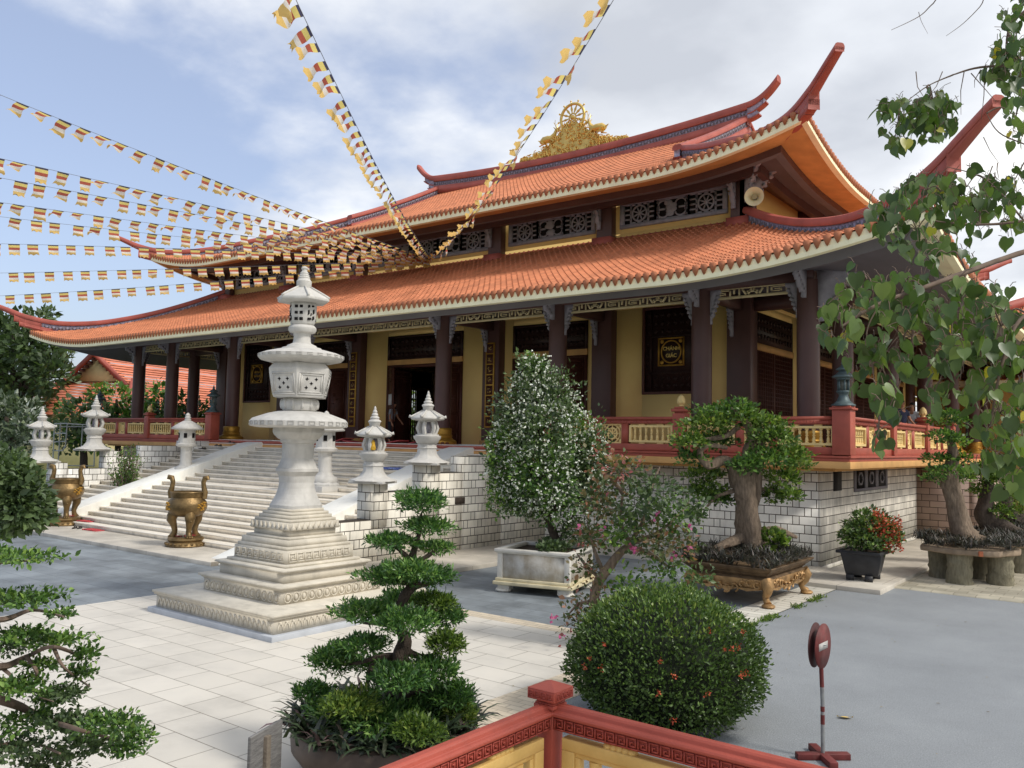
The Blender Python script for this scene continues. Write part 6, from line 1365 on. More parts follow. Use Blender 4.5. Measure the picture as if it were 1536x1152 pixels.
# ---------------------------------------------------------------- log tables with bonsais at the right
m_log = mat('log_bark', srgb(128, 122, 102), .9, .28, 5, stretch=(4, 4, 1), bump=.8, bscale=16); m_tab = mat('rough_slab', srgb(150, 132, 112), .85, .3, 4, bump=.6, bscale=14); m_terra = mat('terracotta_patch', srgb(186, 112, 80), .8, .2, 5)
def logtable(c, r, h, lab, lr, nlog, rot, tab_t=.13):
    t = thing('log_table', lab, 'plant table', c, 'log tables at the right edge'); c = np.array(c, float)
    for k in range(nlog):
        a = rot+k*2*PI/nlog; p = c+np.array([r*.62*math.cos(a), r*.62*math.sin(a), 0]); b = MB(); limb(b, [p, p+[0, 0, h*.5], p+[0, 0, h]], [lr*1.05, lr, lr*1.02], 14, .035); b.build('leg', m_log, t, smooth=50)
    b = MB(); n = 22; V = [(c[0]+r*(1+.06*math.sin(k*2.1)+.04*math.sin(k*5))*math.cos(k*2*PI/n), c[1]+r*(1+.06*math.sin(k*2.1)+.04*math.sin(k*5))*math.sin(k*2*PI/n)) for k in range(n)]
    b.prism(V, h, h+tab_t, None, (0, 0, c[2])); b.build('slab_top', m_tab, t, bevel=.03)
    a = R_(-62); MB().obox(c+np.array([r*1.0*math.cos(a), r*1.0*math.sin(a), h+tab_t*.5]), (.06, .34, tab_t*.9), a).build('terracotta_edge', m_terra, t, bevel=.02); return c+np.array([0, 0, h+tab_t])
LT = [((-3.62, 22.15, .03), 1.02, .66, 'log table nearest the grey asphalt, with a fringe of purple plants', .27, 4, R_(-100)), ((-3.0, 25.2, .03), .95, .62, 'middle log table, half hidden behind the nearest one', .25, 4, R_(-80)), ((-2.9, 28.6, .03), .95, .62, 'farthest log table at the right edge, beyond the other two', .25, 4, R_(-60))]
for i, a in enumerate(LT):
    top = logtable(*a); cs = []
    for k in range(34): an = k/34*2*PI; cs.append(top+np.array([a[1]*.98*math.cos(an), a[1]*.98*math.sin(an), .04+rng.uniform(0, .12)]))
    for k in range(26): an = rng.uniform(0, 6.3); r = rng.uniform(.3, .9)*a[1]; cs.append(top+np.array([r*math.cos(an), r*math.sin(an), .12]))
    strapplants('border_plant', ('dark purple fringe plants on the nearest log table', 'purple fringe plants on the middle log table', 'purple fringe plants on the farthest log table')[i], 'plant', cs, 40, .25, .024, lm_purple, loc=top, group='fringe plants on the log tables')
    T = thing('bonsai_tree', ('bonsai with pale twisted trunk and five stacked green pads, on the nearest log table', 'yellow green bonsai on the middle log table, right of the taller stacked one', 'low yellow green bonsai on the farthest log table at the right edge')[i], 'bonsai', top)
    dd = float((RC.T@(top-np.array([0, 0, 3])))[2]); q = lambda x, y, o=0: at(x, y, dd+o); b = MB()
    if i == 0:
        limb(b, [top, q(1444, 800), q(1436, 760), q(1424, 720), q(1430, 680), q(1422, 645), q(1420, 630)], [.42, .26, .18, .155, .11, .07, .03], 14, .18); limb(b, [q(1440, 790), q(1455, 802), q(1470, 812)], [.2, .12, .04], 8); limb(b, [q(1428, 740), q(1420, 720), q(1412, 732)], [.08, .09, .04], 7)
        SPX = [(1423, 628, 24, 11), (1404, 634, 14, 8), (1440, 634, 16, 9), (1415, 655, 28, 9), (1432, 664, 22, 8), (1408, 690, 26, 9), (1438, 688, 22, 9), (1425, 708, 34, 9), (1400, 718, 16, 8), (1440, 718, 18, 8)]
    elif i == 1:
        limb(b, [top, q(1478, 780), q(1480, 745), q(1486, 720)], [.30, .19, .15, .07], 12, .18); SPX = [(1470, 715, 26, 16), (1495, 725, 24, 16), (1475, 740, 22, 12), (1505, 745, 22, 16), (1480, 702, 20, 10), (1500, 770, 20, 14), (1520, 735, 14, 12)]
    else:
        limb(b, [top, q(1512, 770), q(1515, 740)], [.3, .2, .08], 10, .18); SPX = [(1515, 770, 24, 14), (1530, 750, 20, 14), (1500, 785, 16, 10), (1525, 725, 16, 12)]
    b.build('trunk', m_bark if i == 0 else m_barkd, T, smooth=60)
    pads(T, 'l', SPX, dd, 1100, .085, .05, [lm_green, lm_bright] if i == 0 else [lm_bright, lm_bright], mis=(0, 1), shell=.3, up=.35, dz=.25)
J = np.array([-4.7, 27.5, .10]); o = MB().lathe([(.18, 0), (.30, .12), (.36, .32), (.34, .5), (.24, .62), (.16, .66), (.20, .70), (.16, .72)], 22, J).build('pottery_jar', mat('yellow_brown_pottery', srgb(170, 140, 96), .55, .25, 4, bump=.2), loc=J, smooth=45); tag(o, 'rounded yellow brown pottery jar on the ground behind the nearest log table', 'jar')
# weeds along the kerb and a little litter of leaves on the asphalt
b = MB(); n = 900; f = rng.random(n); P = np.stack([-5.55+.10*rng.normal(size=n)*.6, 13.4+5.6*f, np.full(n, .0)], 1); P = P[(np.sin(P[:, 1]*2.3)+np.sin(P[:, 1]*5.1+1)) > .1]
leaves(b, P, np.stack([rng.normal(size=len(P))*.6, rng.normal(size=len(P))*.6, np.full(len(P), .6)], 1), rng.normal(size=(len(P), 3)), .09, .022); tag(b.build('kerb_weeds', lm_bright, loc=(-5.5, 16, 0)), 'straggling weeds along the white kerb strip beside the gilded planter', 'weeds', kind='stuff')
b = MB(); n = 130; P = np.stack([rng.uniform(-6.5, 3, n), rng.uniform(7, 19, n), np.full(n, .014)], 1); leaves(b, P, np.stack([rng.normal(size=n), rng.normal(size=n), np.full(n, .05)], 1), np.tile([0, 0, 1.], (n, 1)), .06*rng.uniform(.4, 1, n), .02, T_DIA); tag(b.build('leaf_litter', leafmat('dry_leaf', [(0, (.10, .07, .04)), (.6, (.22, .16, .08)), (1, (.32, .26, .10))], trans=0), loc=(-2, 12, 0)), 'tiny dry leaves scattered over the grey asphalt', 'leaf litter', kind='stuff')
# ---------------------------------------------------------------- bodhi tree hanging in from the right
BT = at(1830, 900, 6.4); BT[2] = 0
T = thing('bodhi_tree', 'bodhi tree whose heart shaped leaves hang into the picture from the right edge', 'tree', BT)
b = MB(); q = lambda x, y, d: at(x, y, d)
limb(b, [BT, BT+[0, 0, 1.8], q(1800, 500, 6.2), q(1790, 330, 6.1), q(1760, 120, 6.2), q(1740, -120, 6.4)], [.26, .22, .19, .16, .12, .06], 14, .12)
o = b.build('trunk', m_bark, T, smooth=60)
BR_ = [([(1792, 420, 6.1), (1640, 350, 5.6), (1536, 378, 5.2), (1450, 408, 5.0), (1385, 432, 4.9), (1320, 455, 4.8), (1262, 490, 4.7)], .045), ([(1792, 360, 6.1), (1640, 310, 5.9), (1536, 331, 5.8), (1470, 337, 5.8), (1405, 332, 5.8)], .032),
       ([(1780, 220, 6.1), (1640, 90, 6.3), (1536, 97, 6.4), (1470, 101, 6.5), (1430, 112, 6.5)], .034), ([(1770, 120, 6.1), (1640, -40, 6.4), (1545, 10, 6.5), (1510, 60, 6.6), (1536, 130, 6.7)], .03), ([(1792, 470, 6.1), (1640, 430, 5.0), (1540, 470, 4.7), (1505, 540, 4.6), (1485, 640, 4.6)], .03),
       ([(1385, 432, 4.9), (1370, 500, 4.8), (1355, 560, 4.8), (1330, 620, 4.8)], .014), ([(1450, 408, 5.0), (1430, 470, 4.9), (1425, 530, 4.8), (1400, 590, 4.8)], .014), ([(1470, 337, 5.8), (1420, 300, 6.0), (1380, 320, 6.0), (1330, 345, 6.0)], .016), ([(1536, 331, 5.8), (1480, 270, 6.1), (1420, 250, 6.2)], .014), ([(1640, 310, 5.9), (1560, 230, 6.1), (1500, 200, 6.3), (1480, 170, 6.4)], .014),
       ([(1640, 350, 5.6), (1560, 560, 5.0), (1530, 680, 4.8)], .016), ([(1430, 112, 6.5), (1390, 130, 6.5), (1350, 160, 6.5)], .012), ([(1640, -40, 6.4), (1440, -30, 6.4), (1400, 5, 6.5), (1378, 25, 6.5), (1337, 45, 6.5)], .012), ([(1378, 18, 6.5), (1382, 32, 6.5), (1392, 51, 6.5)], .005), ([(1640, -40, 6.4), (1500, -25, 6.4), (1470, 10, 6.5), (1445, 35, 6.5), (1419, 54, 6.5)], .01),
       ([(1320, 455, 4.8), (1290, 440, 4.8), (1270, 425, 4.8)], .008), ([(1320, 455, 4.8), (1300, 500, 4.75), (1310, 560, 4.7), (1320, 630, 4.7)], .009)]
b = MB()
for pts, r in BR_: limb(b, [q(*p) for p in pts], [r*.55, r*.38, r*.3, r*.15], 7, .05)
for k in range(14):  # fine bare twigs
    x, y, d = random.choice([(1440+rng.uniform(-40, 60), 300+rng.uniform(-70, 80), 6.0), (1500+rng.uniform(-30, 30), 220+rng.uniform(-40, 80), 6.2), (1420+rng.uniform(-60, 60), 110+rng.uniform(-6, 8), 6.5)])
    p = q(x, y, d); v = np.array([rng.normal()*.10-.08*RC[0, 0], rng.normal()*.1, -rng.uniform(.1, .35)]); b.tube([p, p+v*.5+rng.normal(size=3)*.015, p+v], [.004, .003, .0015], 4, cap=False)
b.build('branches', m_twig, T, smooth=60)
CL = [(1362, 168, 46, 24, 62, 6.5), (1350, 200, 30, 20, 22, 6.5), (1400, 165, 36, 26, 40, 6.5), (1405, 190, 30, 26, 26, 6.5), (1345, 215, 18, 10, 5, 6.5), (1400, 150, 40, 20, 16, 6.5), (1505, 100, 30, 30, 40, 6.5), (1515, 60, 22, 40, 30, 6.5), (1525, 25, 26, 42, 22, 6.5), (1524, 175, 16, 44, 22, 6.4), (1530, 130, 14, 50, 16, 6.4), (1505, 85, 20, 20, 8, 6.5),
      (1328, 322, 34, 36, 34, 6.0), (1390, 285, 44, 28, 50, 6.1), (1450, 280, 50, 30, 40, 6.1), (1500, 300, 36, 40, 30, 6.1), (1440, 308, 50, 24, 28, 6.0), (1375, 345, 56, 40, 50, 5.9), (1522, 270, 16, 40, 10, 6.2), (1470, 325, 50, 40, 16, 5.9), (1510, 330, 30, 40, 12, 5.8),
      (1258, 480, 28, 36, 26, 4.75), (1300, 420, 46, 30, 18, 4.9), (1305, 550, 40, 44, 30, 4.8), (1350, 440, 56, 40, 34, 4.95), (1368, 505, 60, 56, 50, 4.8), (1435, 460, 60, 46, 40, 4.9), (1450, 540, 60, 56, 46, 4.75), (1502, 490, 40, 70, 40, 4.8), (1500, 620, 44, 60, 42, 4.7), (1395, 595, 30, 16, 5, 4.75), (1330, 610, 24, 30, 12, 4.75), (1318, 655, 12, 20, 6, 4.75), (1520, 690, 28, 50, 20, 4.7), (1478, 700, 40, 30, 10, 4.75), (1535, 560, 14, 60, 14, 4.6), (1420, 380, 50, 26, 16, 5.2)]
b = MB(); pt = MB(); mainpts = np.concatenate([np.array([q(*p) for p in pts]) for pts, _ in BR_])
for (x, y, rx, ry, n, d) in CL:
    c_ = q(x, y, d); k_ = int(np.argmin(np.linalg.norm(mainpts-c_, axis=1))); limb(pt, [mainpts[k_], (mainpts[k_]+c_)/2+[0, 0, .06], c_], [.007, .005, .003], 5)
    for _ in range(max(2, n//6)):
        e_ = q(x+rx*rng.uniform(-.8, .8), y+ry*rng.uniform(-.8, .8), d+rng.uniform(-.3, .3)); limb(pt, [c_, (c_+e_)/2+[0, 0, .05], e_], [.004, .003, .0015], 4)
    n = int(n*(1.3 if d < 5.5 else .95))
    for k in range(n):
        an = rng.uniform(0, 6.283); rr = math.sqrt(rng.random()); px, py = x+rx*rr*math.cos(an), y+ry*rr*math.sin(an); dd = d+rng.uniform(-.35, .35); p = q(px, py, dd); s = rng.uniform(.05, .102)*(.95 if d < 5.5 else 1.0)
        dr = np.array([rng.normal()*.35, rng.normal()*.35, -1+rng.uniform(0, .5)]); up = unit(np.array([rng.normal()*.9, -.8+rng.normal()*.7, .55+rng.normal()*.5]))
        leaves(b, p[None], dr[None], up[None], s*1.22, s, T_HEART, np.array([rng.random()]))
        w = np.array([rng.normal()*.03, rng.normal()*.03, rng.uniform(.02, .05)]); pt.tube([p, p+w*.5+[0, 0, .01], p+w], .0022, 4, cap=False)
b.merge(pt.remi(1)); b.build('foliage', [lm_bodhi, m_twig], T, smooth=170) 
# ---------------------------------------------------------------- trees at the left edge, near
T = thing('layered_bonsai', 'sparse layered bonsai with thin flat branches at the bottom left corner', 'bonsai', at(-130, 1400, 5.2)*[1, 1, 0]); D4 = 5.2; q = lambda x, y, o=0: at(x, y, D4+o); b = MB(); g0 = at(-130, 1400, 5.2)*[1, 1, 0]
limb(b, [g0, q(-90, 1150), q(-60, 1040), q(-80, 930), q(-60, 840)], [.11, .09, .075, .06, .04], 10, .12)
for e, r in (([(-60, 1060), (0, 1050), (60, 1075), (120, 1095), (180, 1110)], .03), ([(-70, 990), (0, 1000), (40, 985), (80, 970), (120, 985)], .026), ([(-70, 930), (0, 930), (50, 915), (95, 925)], .022), ([(-60, 850), (0, 843), (60, 840)], .02), ([(40, 985), (55, 1010), (50, 1040), (80, 1052)], .014), ([(-60, 1130), (0, 1120), (50, 1115), (90, 1130)], .024), ([(80, 970), (95, 1000), (120, 1020), (135, 1030)], .012), ([(0, 1000), (20, 1020), (10, 1050)], .012)):
    limb(b, [q(x, y, .12*i*(-1)**i) for i, (x, y) in enumerate(e)], [r, r*.8, r*.5, r*.25], 7)
b.build('trunk', m_twig, T, smooth=60)
BS = [(30, 838, 66, 9), (-20, 832, 40, 12), (40, 900, 60, 12), (92, 922, 22, 8), (-10, 905, 40, 14), (30, 955, 50, 12), (85, 962, 48, 10), (128, 985, 22, 14), (10, 975, 40, 10), (60, 1000, 30, 9), (120, 1012, 24, 10), (30, 1032, 44, 12), (80, 1050, 40, 12), (100, 1040, 30, 10), (-10, 1035, 40, 14), (40, 1085, 60, 12), (110, 1085, 50, 14), (165, 1090, 50, 16), (205, 1105, 24, 12), (130, 1120, 50, 14), (20, 1125, 60, 12), (70, 1145, 50, 12), (190, 1125, 30, 12)]
pads(T, 'l', BS, D4, 800, .032, .017, [lm_green, lm_dark], tmpl=T_FOLD, mis=(0, 0, 1), shell=.15, up=.1, dz=.22, lump=.3, jitter=1.1)
T = thing('leafy_tree', 'dense green tree crown at the left edge, in front of the left bronze censer', 'tree', at(-60, 1050, 8.2)*[1, 1, 0]); D5 = 8.2; b = MB(); g0 = at(-60, 1050, 8.2)*[1, 1, 0]
limb(b, [g0, at(-60, 900, D5), at(-40, 810, D5), at(-20, 740, D5)], [.12, .10, .08, .04], 9); limb(b, [at(-40, 810, D5), at(10, 780, D5), at(40, 760, D5)], [.05, .03, .01], 7); b.build('trunk', m_barkd, T, smooth=60)
pads(T, 'm', [(10, 700, 32, 32), (-10, 740, 50, 50), (35, 745, 36, 40), (55, 770, 28, 24), (20, 780, 44, 22), (-20, 790, 40, 24), (62, 745, 16, 16), (18, 718, 34, 30, -.3), (30, 765, 34, 26, -.35), (-30, 700, 40, 36)], D5, 430, .075, .038, [lm_green, lm_dark], tmpl=T_FOLD, mis=(0, 1, 1), flat=False, shell=.3, up=.2)
# ---------------------------------------------------------------- trees behind the left end
def far_tree(name, label, cat, d, clumps, L, W, mats, base_px, n_per=260, trunk_r=.2, group=None, mis=None, **kw):
    g = at(*base_px, d); g[2] = 0; T = thing(name, label, cat, g, group); b = MB(); c0 = at(clumps[0][0], clumps[0][1], d)
    limb(b, [g, g*.5+c0*.5+[.1, 0, 0], c0], [trunk_r, trunk_r*.75, trunk_r*.3], 9)
    for c in clumps[1:]: limb(b, [g*.45+c0*.55, at(c[0], c[1], d)*.6+c0*.4, at(c[0], c[1], d)], [trunk_r*.4, trunk_r*.25, trunk_r*.08], 5)
    b.build('trunk', m_barkd, T, smooth=60)
    pads(T, name, clumps, d, n_per, L, W, mats, flat=False, dz=d*.03, mis=mis or tuple(range(len(mats))), shell=.25, **kw); return T
far_tree('broadleaf_tree', 'tall dark green tree behind the far left corner of the roof', 'tree', 58, [(20, 555, 60, 50), (50, 520, 46, 34), (20, 490, 36, 24), (75, 560, 36, 34), (80, 525, 22, 14), (-20, 520, 50, 50), (30, 610, 60, 40), (100, 535, 12, 8), (72, 470, 12, 7), (55, 478, 24, 12)], .42, .26, [lm_dark], (20, 700), 420, .5)
far_tree('silver_tree', 'silvery white flowering tree behind the leftmost stone lantern', 'tree', 36, [(10, 625, 42, 40), (40, 640, 26, 30), (-20, 640, 40, 50), (20, 665, 40, 26), (50, 615, 16, 16)], .24, .12, [lm_silver], (10, 705), 460, .25)
GT = [('round green tree behind the scaffold frame at the left', 46, [(120, 620, 34, 26), (100, 650, 34, 30), (140, 650, 40, 30), (95, 612, 16, 12)], (128, 706)), ('green tree left of the leftmost dark column, taller than the others', 47, [(175, 600, 36, 26), (160, 640, 40, 30), (198, 630, 34, 34), (142, 590, 10, 12)], (178, 700)), ('green tree seen between the two leftmost columns', 47.5, [(236, 600, 30, 30), (232, 640, 36, 30), (252, 620, 22, 24)], (236, 690)), ('green tree seen behind the third column from the left', 48, [(290, 630, 30, 30), (278, 606, 20, 16), (300, 650, 24, 24)], (290, 690))]
for lab, d, cl, bp in GT: far_tree('broadleaf_tree', lab, 'tree', d, cl, .30, .17, [lm_green, lm_bright, lm_dark], bp, 330, .22, group='green trees beyond the left end of the platform', mis=(0, 0, 1, 2))
far_tree('topiary_tree', 'small rounded topiary beyond the balustrade lantern left of the steps', 'tree', 50, [(318, 618, 14, 22), (318, 640, 16, 20)], .2, .12, [lm_green], (318, 670), 700, .12)
for x in range(4): far_tree('broadleaf_tree', 'tree crown seen through the barred hall doors, beyond the left wall', 'tree', 72, [(560+x*55, 600, 34, 30), (570+x*55, 632, 40, 24), (548+x*55, 632, 34, 24)], .5, .3, [lm_bright, lm_green], (560+x*55, 690), 160, .3, group='tree crowns beyond the hall')
WD = at(192, 690, 30.5); T = thing('weedy_shrub', 'thin weedy shrub growing beside the left stair wall, in front of the red balustrade', 'shrub', WD*[1, 1, 0]+[0, 0, .05]); b = MB(); tw = MB()
for k in range(60):
    p = WD*[1, 1, 0]+np.array([rng.uniform(-.45, .45), rng.uniform(-.3, .3), 1.1]); e = p+np.array([rng.normal()*.3, rng.normal()*.2, rng.uniform(.5, 1.6)]); tw.tube([p*[1, 1, 0]+[0, 0, .05], p, (p+e)/2, e], [.012, .012, .01, .004], 4); n = 26; f = rng.random((n, 1)); leaves(b, p+(e-p)*f+rng.normal(size=(n, 3))*.05, rng.normal(size=(n, 3))+[0, 0, .3], rng.normal(size=(n, 3)), .10, .045)
b.build('foliage', lm_green, T); tw.build('stems', m_twig, T)
# ---------------------------------------------------------------- scaffold frame
SD = 41; T = thing('scaffold_frame', 'grey steel scaffold frame standing before the trees at the left', 'scaffold', at(100, 700, SD)); b = MB(); q = lambda x, y, o=0: at(x, y, SD+o); m_st = mat('scaffold_steel', srgb(176, 180, 180), .4, .15, 8, metal=.5)
for (x0, y0), (x1, y1), o in (((82, 636), (79, 700), 0), ((91, 634), (87, 700), 0), ((101, 636), (98, 672), 0), ((143, 638), (141, 700), .8), ((124, 637), (122, 672), .8)): b.tube([q(x0, y0, o), q(x1, y1, o)], .03, 6)
for (x0, y0), (x1, y1) in (((82, 636), (101, 635)), ((91, 635), (143, 638)), ((82, 650), (100, 650)), ((81, 663), (100, 662)), ((80, 676), (94, 676)), ((84, 698), (141, 699)), ((98, 668), (94, 676)), ((91, 640), (143, 640))): b.tube([q(x0, y0), q(x1, y1, .0 if x1 < 110 else .8)], .026, 6)
b.build('tube_frame', m_st, T, smooth=60)
# ---------------------------------------------------------------- house far left, hall far right
def gable_house():
    ap = at(150, 529, 62); O = np.array([ap[0], ap[1], 0]); zr_ = ap[2]; T = thing('house', 'low house with orange tiled roof and pale yellow gable, beyond the trees at left', 'house', O)
    ax = unit(np.array([-.32, .947, 0])); ay = np.array([ax[1], -ax[0], 0]); up = np.array([0, 0, 1.]); L_ = 30; sl = .80; W_ = 6.0; hg = 2.75
    m_hr = roofmat('house_roof_tile', srgb(206, 122, 92)); m_hy = mat('house_yellow', srgb(232, 216, 164), .8, .06)
    def pt(a, c, z): return O+ax*a+ay*c+up*z
    zz_ = lambda c: zr_-sl*abs(c)+.012*c*c
    def course(b, A0, B0, A1, B1, n):
        A0, B0, A1, B1 = map(np.array, (A0, B0, A1, B1))
        for k in range(n):
            f0, f1 = k/n, (k+1)/n; m = 40
            for q in range(m):
                g0, g1 = q/m, (q+1)/m; P = lambda f, g, dz=0: (A0+(A1-A0)*f)*(1-g)+(B0+(B1-B0)*f)*g+up*dz
                b.add([P(f0, g0), P(f0, g1), P(f1, g1, .05), P(f1, g0, .05)], [(0, 1, 2, 3)], 0, np.array([rng.random()]))
    b = MB()
    for s in (-1, 1): course(b, pt(-.5, 0, zr_), pt(L_, 0, zr_), pt(-.5, s*W_, zz_(W_)), pt(L_, s*W_, zz_(W_)), 22)
    b.build('roof', m_hr, T)
    zg = zz_(hg); b = MB(); b.prism([(-hg, zg), (hg, zg), (0, zr_-.1)], -.1, .1, np.stack([ay, up, ax], 1), O); b.build('gable', m_hy, T)
    z3 = zg-2.6; b = MB(); course(b, pt(.1, -hg-.5, zg), pt(.1, hg+.5, zg), pt(-4.2, -W_-.6, z3), pt(-4.2, W_+.6, z3), 12); b.build('skirt_roof', m_hr, T)
    b = MB()
    for s in (-1, 1): b.sweep([pt(-.55, s*(hg+.5), zz_(hg+.5)-.02), pt(-.55, 0, zr_+.06)], rect(.16, -.34, .10)); b.sweep([pt(.0, s*(hg+.4), zg), pt(-4.3, s*(W_+.6), z3)], rect(.3, -.05, .22))
    b.sweep([pt(-.6, 0, zr_), pt(L_, 0, zr_)], rect(.35, -.05, .22)); b.build('verge', m_redridge, T)
    d = MB()
    for s in (-1, 1):
        for k in range(8): f = hg*(k+.7)/8; d.obox(pt(-.3, s*f, zz_(f)-.30), (.5, .22, .2), math.atan2(ax[1], ax[0]))
    d.build('rafter_end', m_dark, T)
    MB().prism([(-W_+.5, 0), (W_-.5, 0), (W_-.5, z3+.2), (-W_+.5, z3+.2)], -3.2, L_, np.stack([ay, up, ax], 1), O).build('wall', m_hy, T)
gable_house()
def east_hall():
    C = at(1600, 560, 46); T = thing('side_hall', 'neighbouring hall with upturned orange roofs, glimpsed through leaves at the right edge', 'hall', C*[1, 1, 0]); cx, cy = C[0], C[1]
    for (A, B, z0, gx, nm) in ((8.5, 8.5, 6.4, 3.0, 'lower_roof'), (6.0, 6.0, 9.2, 2.0, 'upper_roof')):
        rf = Roof(cx, cy, A, B, z0, .34, .012, .7, 4, 4, 0); dm = (lambda u, e, B=B: np.minimum(B-.01, e))
        for sd in 'FRKL':
            tpart(rf.slope(sd, dm if sd in 'FK' else dm, .43, .5), nm, m_roof, T, smooth=50); f = MB(); P = rf.edge(sd, 0, lambda e, d: rf.z(e, 0)-.02, 40); strip(f, P, P-[0, 0, .3]); tpart(f, 'fascia', m_cream, T)
        for sx in (-1, 1):
            for sy in (-1, 1):
                s_ = np.linspace(-A*.98, .9, 24); e = np.maximum(0, -s_); z = rf.z(e, e)+.35+np.maximum(0, s_+1.2)**2*.35; b = MB().sweep(np.stack([cx+sx*(A+s_), cy+sy*(B+s_), z], 1), rect(.3, -.5, .12)); tpart(b, 'hip_ridge', m_redridge, T)
    tpart(MB().box(cx-6, cx+6, cy-6, cy+6, 0, 9.4), 'wall', m_ochre, T)
    b = MB()
    for x in (-7, -3.5, 0, 3.5, 7): b.lathe([(.28, 0), (.28, 6.6)], 12, (cx+x, cy-7, 0))
    tpart(b, 'column_row', m_dark, T)
east_hall()
# ---------------------------------------------------------------- buddhist flags on strings
def flagmat(n, c):
    m = mat('flag_'+n, c, .85, .08, 20); nt = m.node_tree; t = nt.nodes.new('ShaderNodeBsdfTranslucent'); t.inputs[0].default_value = (*c, 1); mx = nt.nodes.new('ShaderNodeMixShader'); mx.inputs[0].default_value = .5
    nt.links.new(nt.nodes['Principled BSDF'].outputs[0], mx.inputs[1]); nt.links.new(t.outputs[0], mx.inputs[2]); nt.links.new(mx.outputs[0], nt.nodes['Material Output'].inputs[0]); return m
m_fl = [flagmat(n, c) for n, c in (('blue', srgb(84, 82, 104)), ('yellow', srgb(240, 218, 130)), ('red', srgb(196, 104, 84)), ('white', srgb(242, 234, 222)), ('orange', srgb(236, 200, 124)))]
def flag_mesh(seed, wave):
    r = np.random.default_rng(seed); b = MB(); nu, nv = 5, 11; W, H = .29, .34; ph = r.uniform(0, 6, 4); V = []
    for j in range(nv):
        v = j/(nv-1)
        for i in range(nu):
            u = i/(nu-1); a = wave*v; x = W*(u-.5)*(1-.12*v*r.random()); tail = -.045*abs(math.sin(u*PI*2.0))*(v > .95)
            V.append((x+.03*a*math.sin(3*v+ph[0]), a*(.09*math.sin(2.4*PI*v+u*2+ph[1])+.05*math.sin(5*u+ph[2]+3*v)), -H*v*(1-.18*a*abs(math.sin(ph[3])))+tail*-1))
    F = [(j*nu+i, j*nu+i+1, (j+1)*nu+i+1, (j+1)*nu+i) for j in range(nv-1) for i in range(nu-1)]
    for k in range(5): b.add(V, [f for q_, f in enumerate(F) if (0, 1, 1, 2, 2, 3, 3, 4, 4, 4)[q_//(nu-1)] == k], k)
    o = b.build('flag', m_fl, loc=(0, 0, 0), smooth=60); me = o.data; bpy.data.objects.remove(o); return me
FM = [flag_mesh(s, w_) for s, w_ in ((1, .25), (2, .5), (3, .55), (4, .75), (5, .9), (6, .35))]
AN = np.array([-22.9, 24.45, 10.18]); m_cord = mat('string', srgb(120, 120, 124), .8, .1)
def proj(P):
    v = RC.T@(np.array(P, float)-[0, 0, CAMH]); return (768+FPX*v[0]/v[2], 576+FPX*v[1]/v[2], v[2])
WIND = unit(np.array([-RC[0, 0], -RC[1, 0], 0]))
ROWS = [((430, -30), 9.6, 'flag string rising from the roof past the top edge, left of centre', .2, .9, (560, 240)), ((938, -30), 10.5, 'flag string rising from the roof to the upper right, past the gilded wheel', .2, .9, (715, 320)),
        ((-25, 132), 15.5, 'topmost of the flag strings fanning out to the left edge', .1, .95, (300, 262)), ((-25, 232), 17.5, 'second highest flag string of the fan at the left', .3, .75, (300, 306)), ((-25, 262), 19, 'third highest flag string of the fan at the left, close below the second', .4, .7, (300, 322)),
        ((-25, 300), 21, 'fourth flag string from the top of the left fan', .45, .6, (300, 345)), ((-25, 322), 23.5, 'fifth flag string from the top of the left fan', .55, .5, (300, 358)), ((-25, 365), 25, 'flag string of the left fan that ends just above the horn of the upper roof', .9, .15, (300, 374)),
        ((-25, 410), 27, 'second lowest flag string of the left fan', .9, .12, (300, 402)), ((-25, 445), 28, 'lowest flag string of the left fan, just above the lower roof corner', .9, .12, (300, 424))]
for ri, (e, d, lab, still, blow, mid) in enumerate(ROWS):
    E0 = at(*e, d); dm = None
    # pass the string through the mid pixel at the depth where the straight chord comes nearest to it, so that it sags like the real one
    ts = np.linspace(.02, .98, 97); ch = E0+(AN-E0)*ts[:, None]; pj = np.array([proj(p)[:2] for p in ch]); k = int(np.argmin(np.abs(pj[:, 0]-mid[0]))); tm = ts[k]; Pm = ch[k]; sag = at(pj[k, 0], mid[1], proj(Pm)[2])[2]-Pm[2]; A_ = sag/(tm*(1-tm))
    A_ = max(min(A_, .5), -7)
    curve = lambda t: E0+(AN-E0)*t+np.array([0, 0, A_*t*(1-t)])
    T = thing('flag_string', lab, 'flag string', AN, 'strings of buddhist flags tied to the temple front')
    ts = np.linspace(0, 1, 60); MB().tube([curve(t) for t in ts], .005, 4).build('string', m_cord, T)
    Ln = np.linalg.norm(AN-E0); n = int(Ln/.52)
    for q_ in range(n):
        t = (q_+.5+rng.uniform(-.12, .12))/n; p = curve(t); x, y, dd = proj(p)
        if not (-20 < x < 1556 and -30 < y < 1152): continue
        if t > .985: continue
        tv = unit(curve(min(1, t+.004))-curve(t)); st = rng.random() < still
        f = bpy.data.objects.new('flag', FM[int(rng.choice([0, 5, 1]) if st else rng.choice([1, 2, 2, 3]))]); COL.objects.link(f); f.parent = T
        bl = abs(rng.normal())*.3*blow if st else blow*rng.uniform(.55, 1.6)+rng.uniform(0, .4)
        dn = unit(np.array([0, 0, -1.])+WIND*bl*1.9+rng.normal(size=3)*(.12 if st else .38)); dn = unit(dn-tv*(dn@tv)*(.9)); nn = np.cross(tv, -dn); nn = unit(nn); zx = -dn; xx = unit(np.cross(nn, zx)); 
        Mx = Matrix(((xx[0], nn[0], zx[0]), (xx[1], nn[1], zx[1]), (xx[2], nn[2], zx[2])))
        s = rng.uniform(.92, 1.08); f.matrix_local = Matrix.Translation(Vector(p-AN)) @ Mx.to_4x4() @ Matrix.Diagonal((s, s, s, 1))
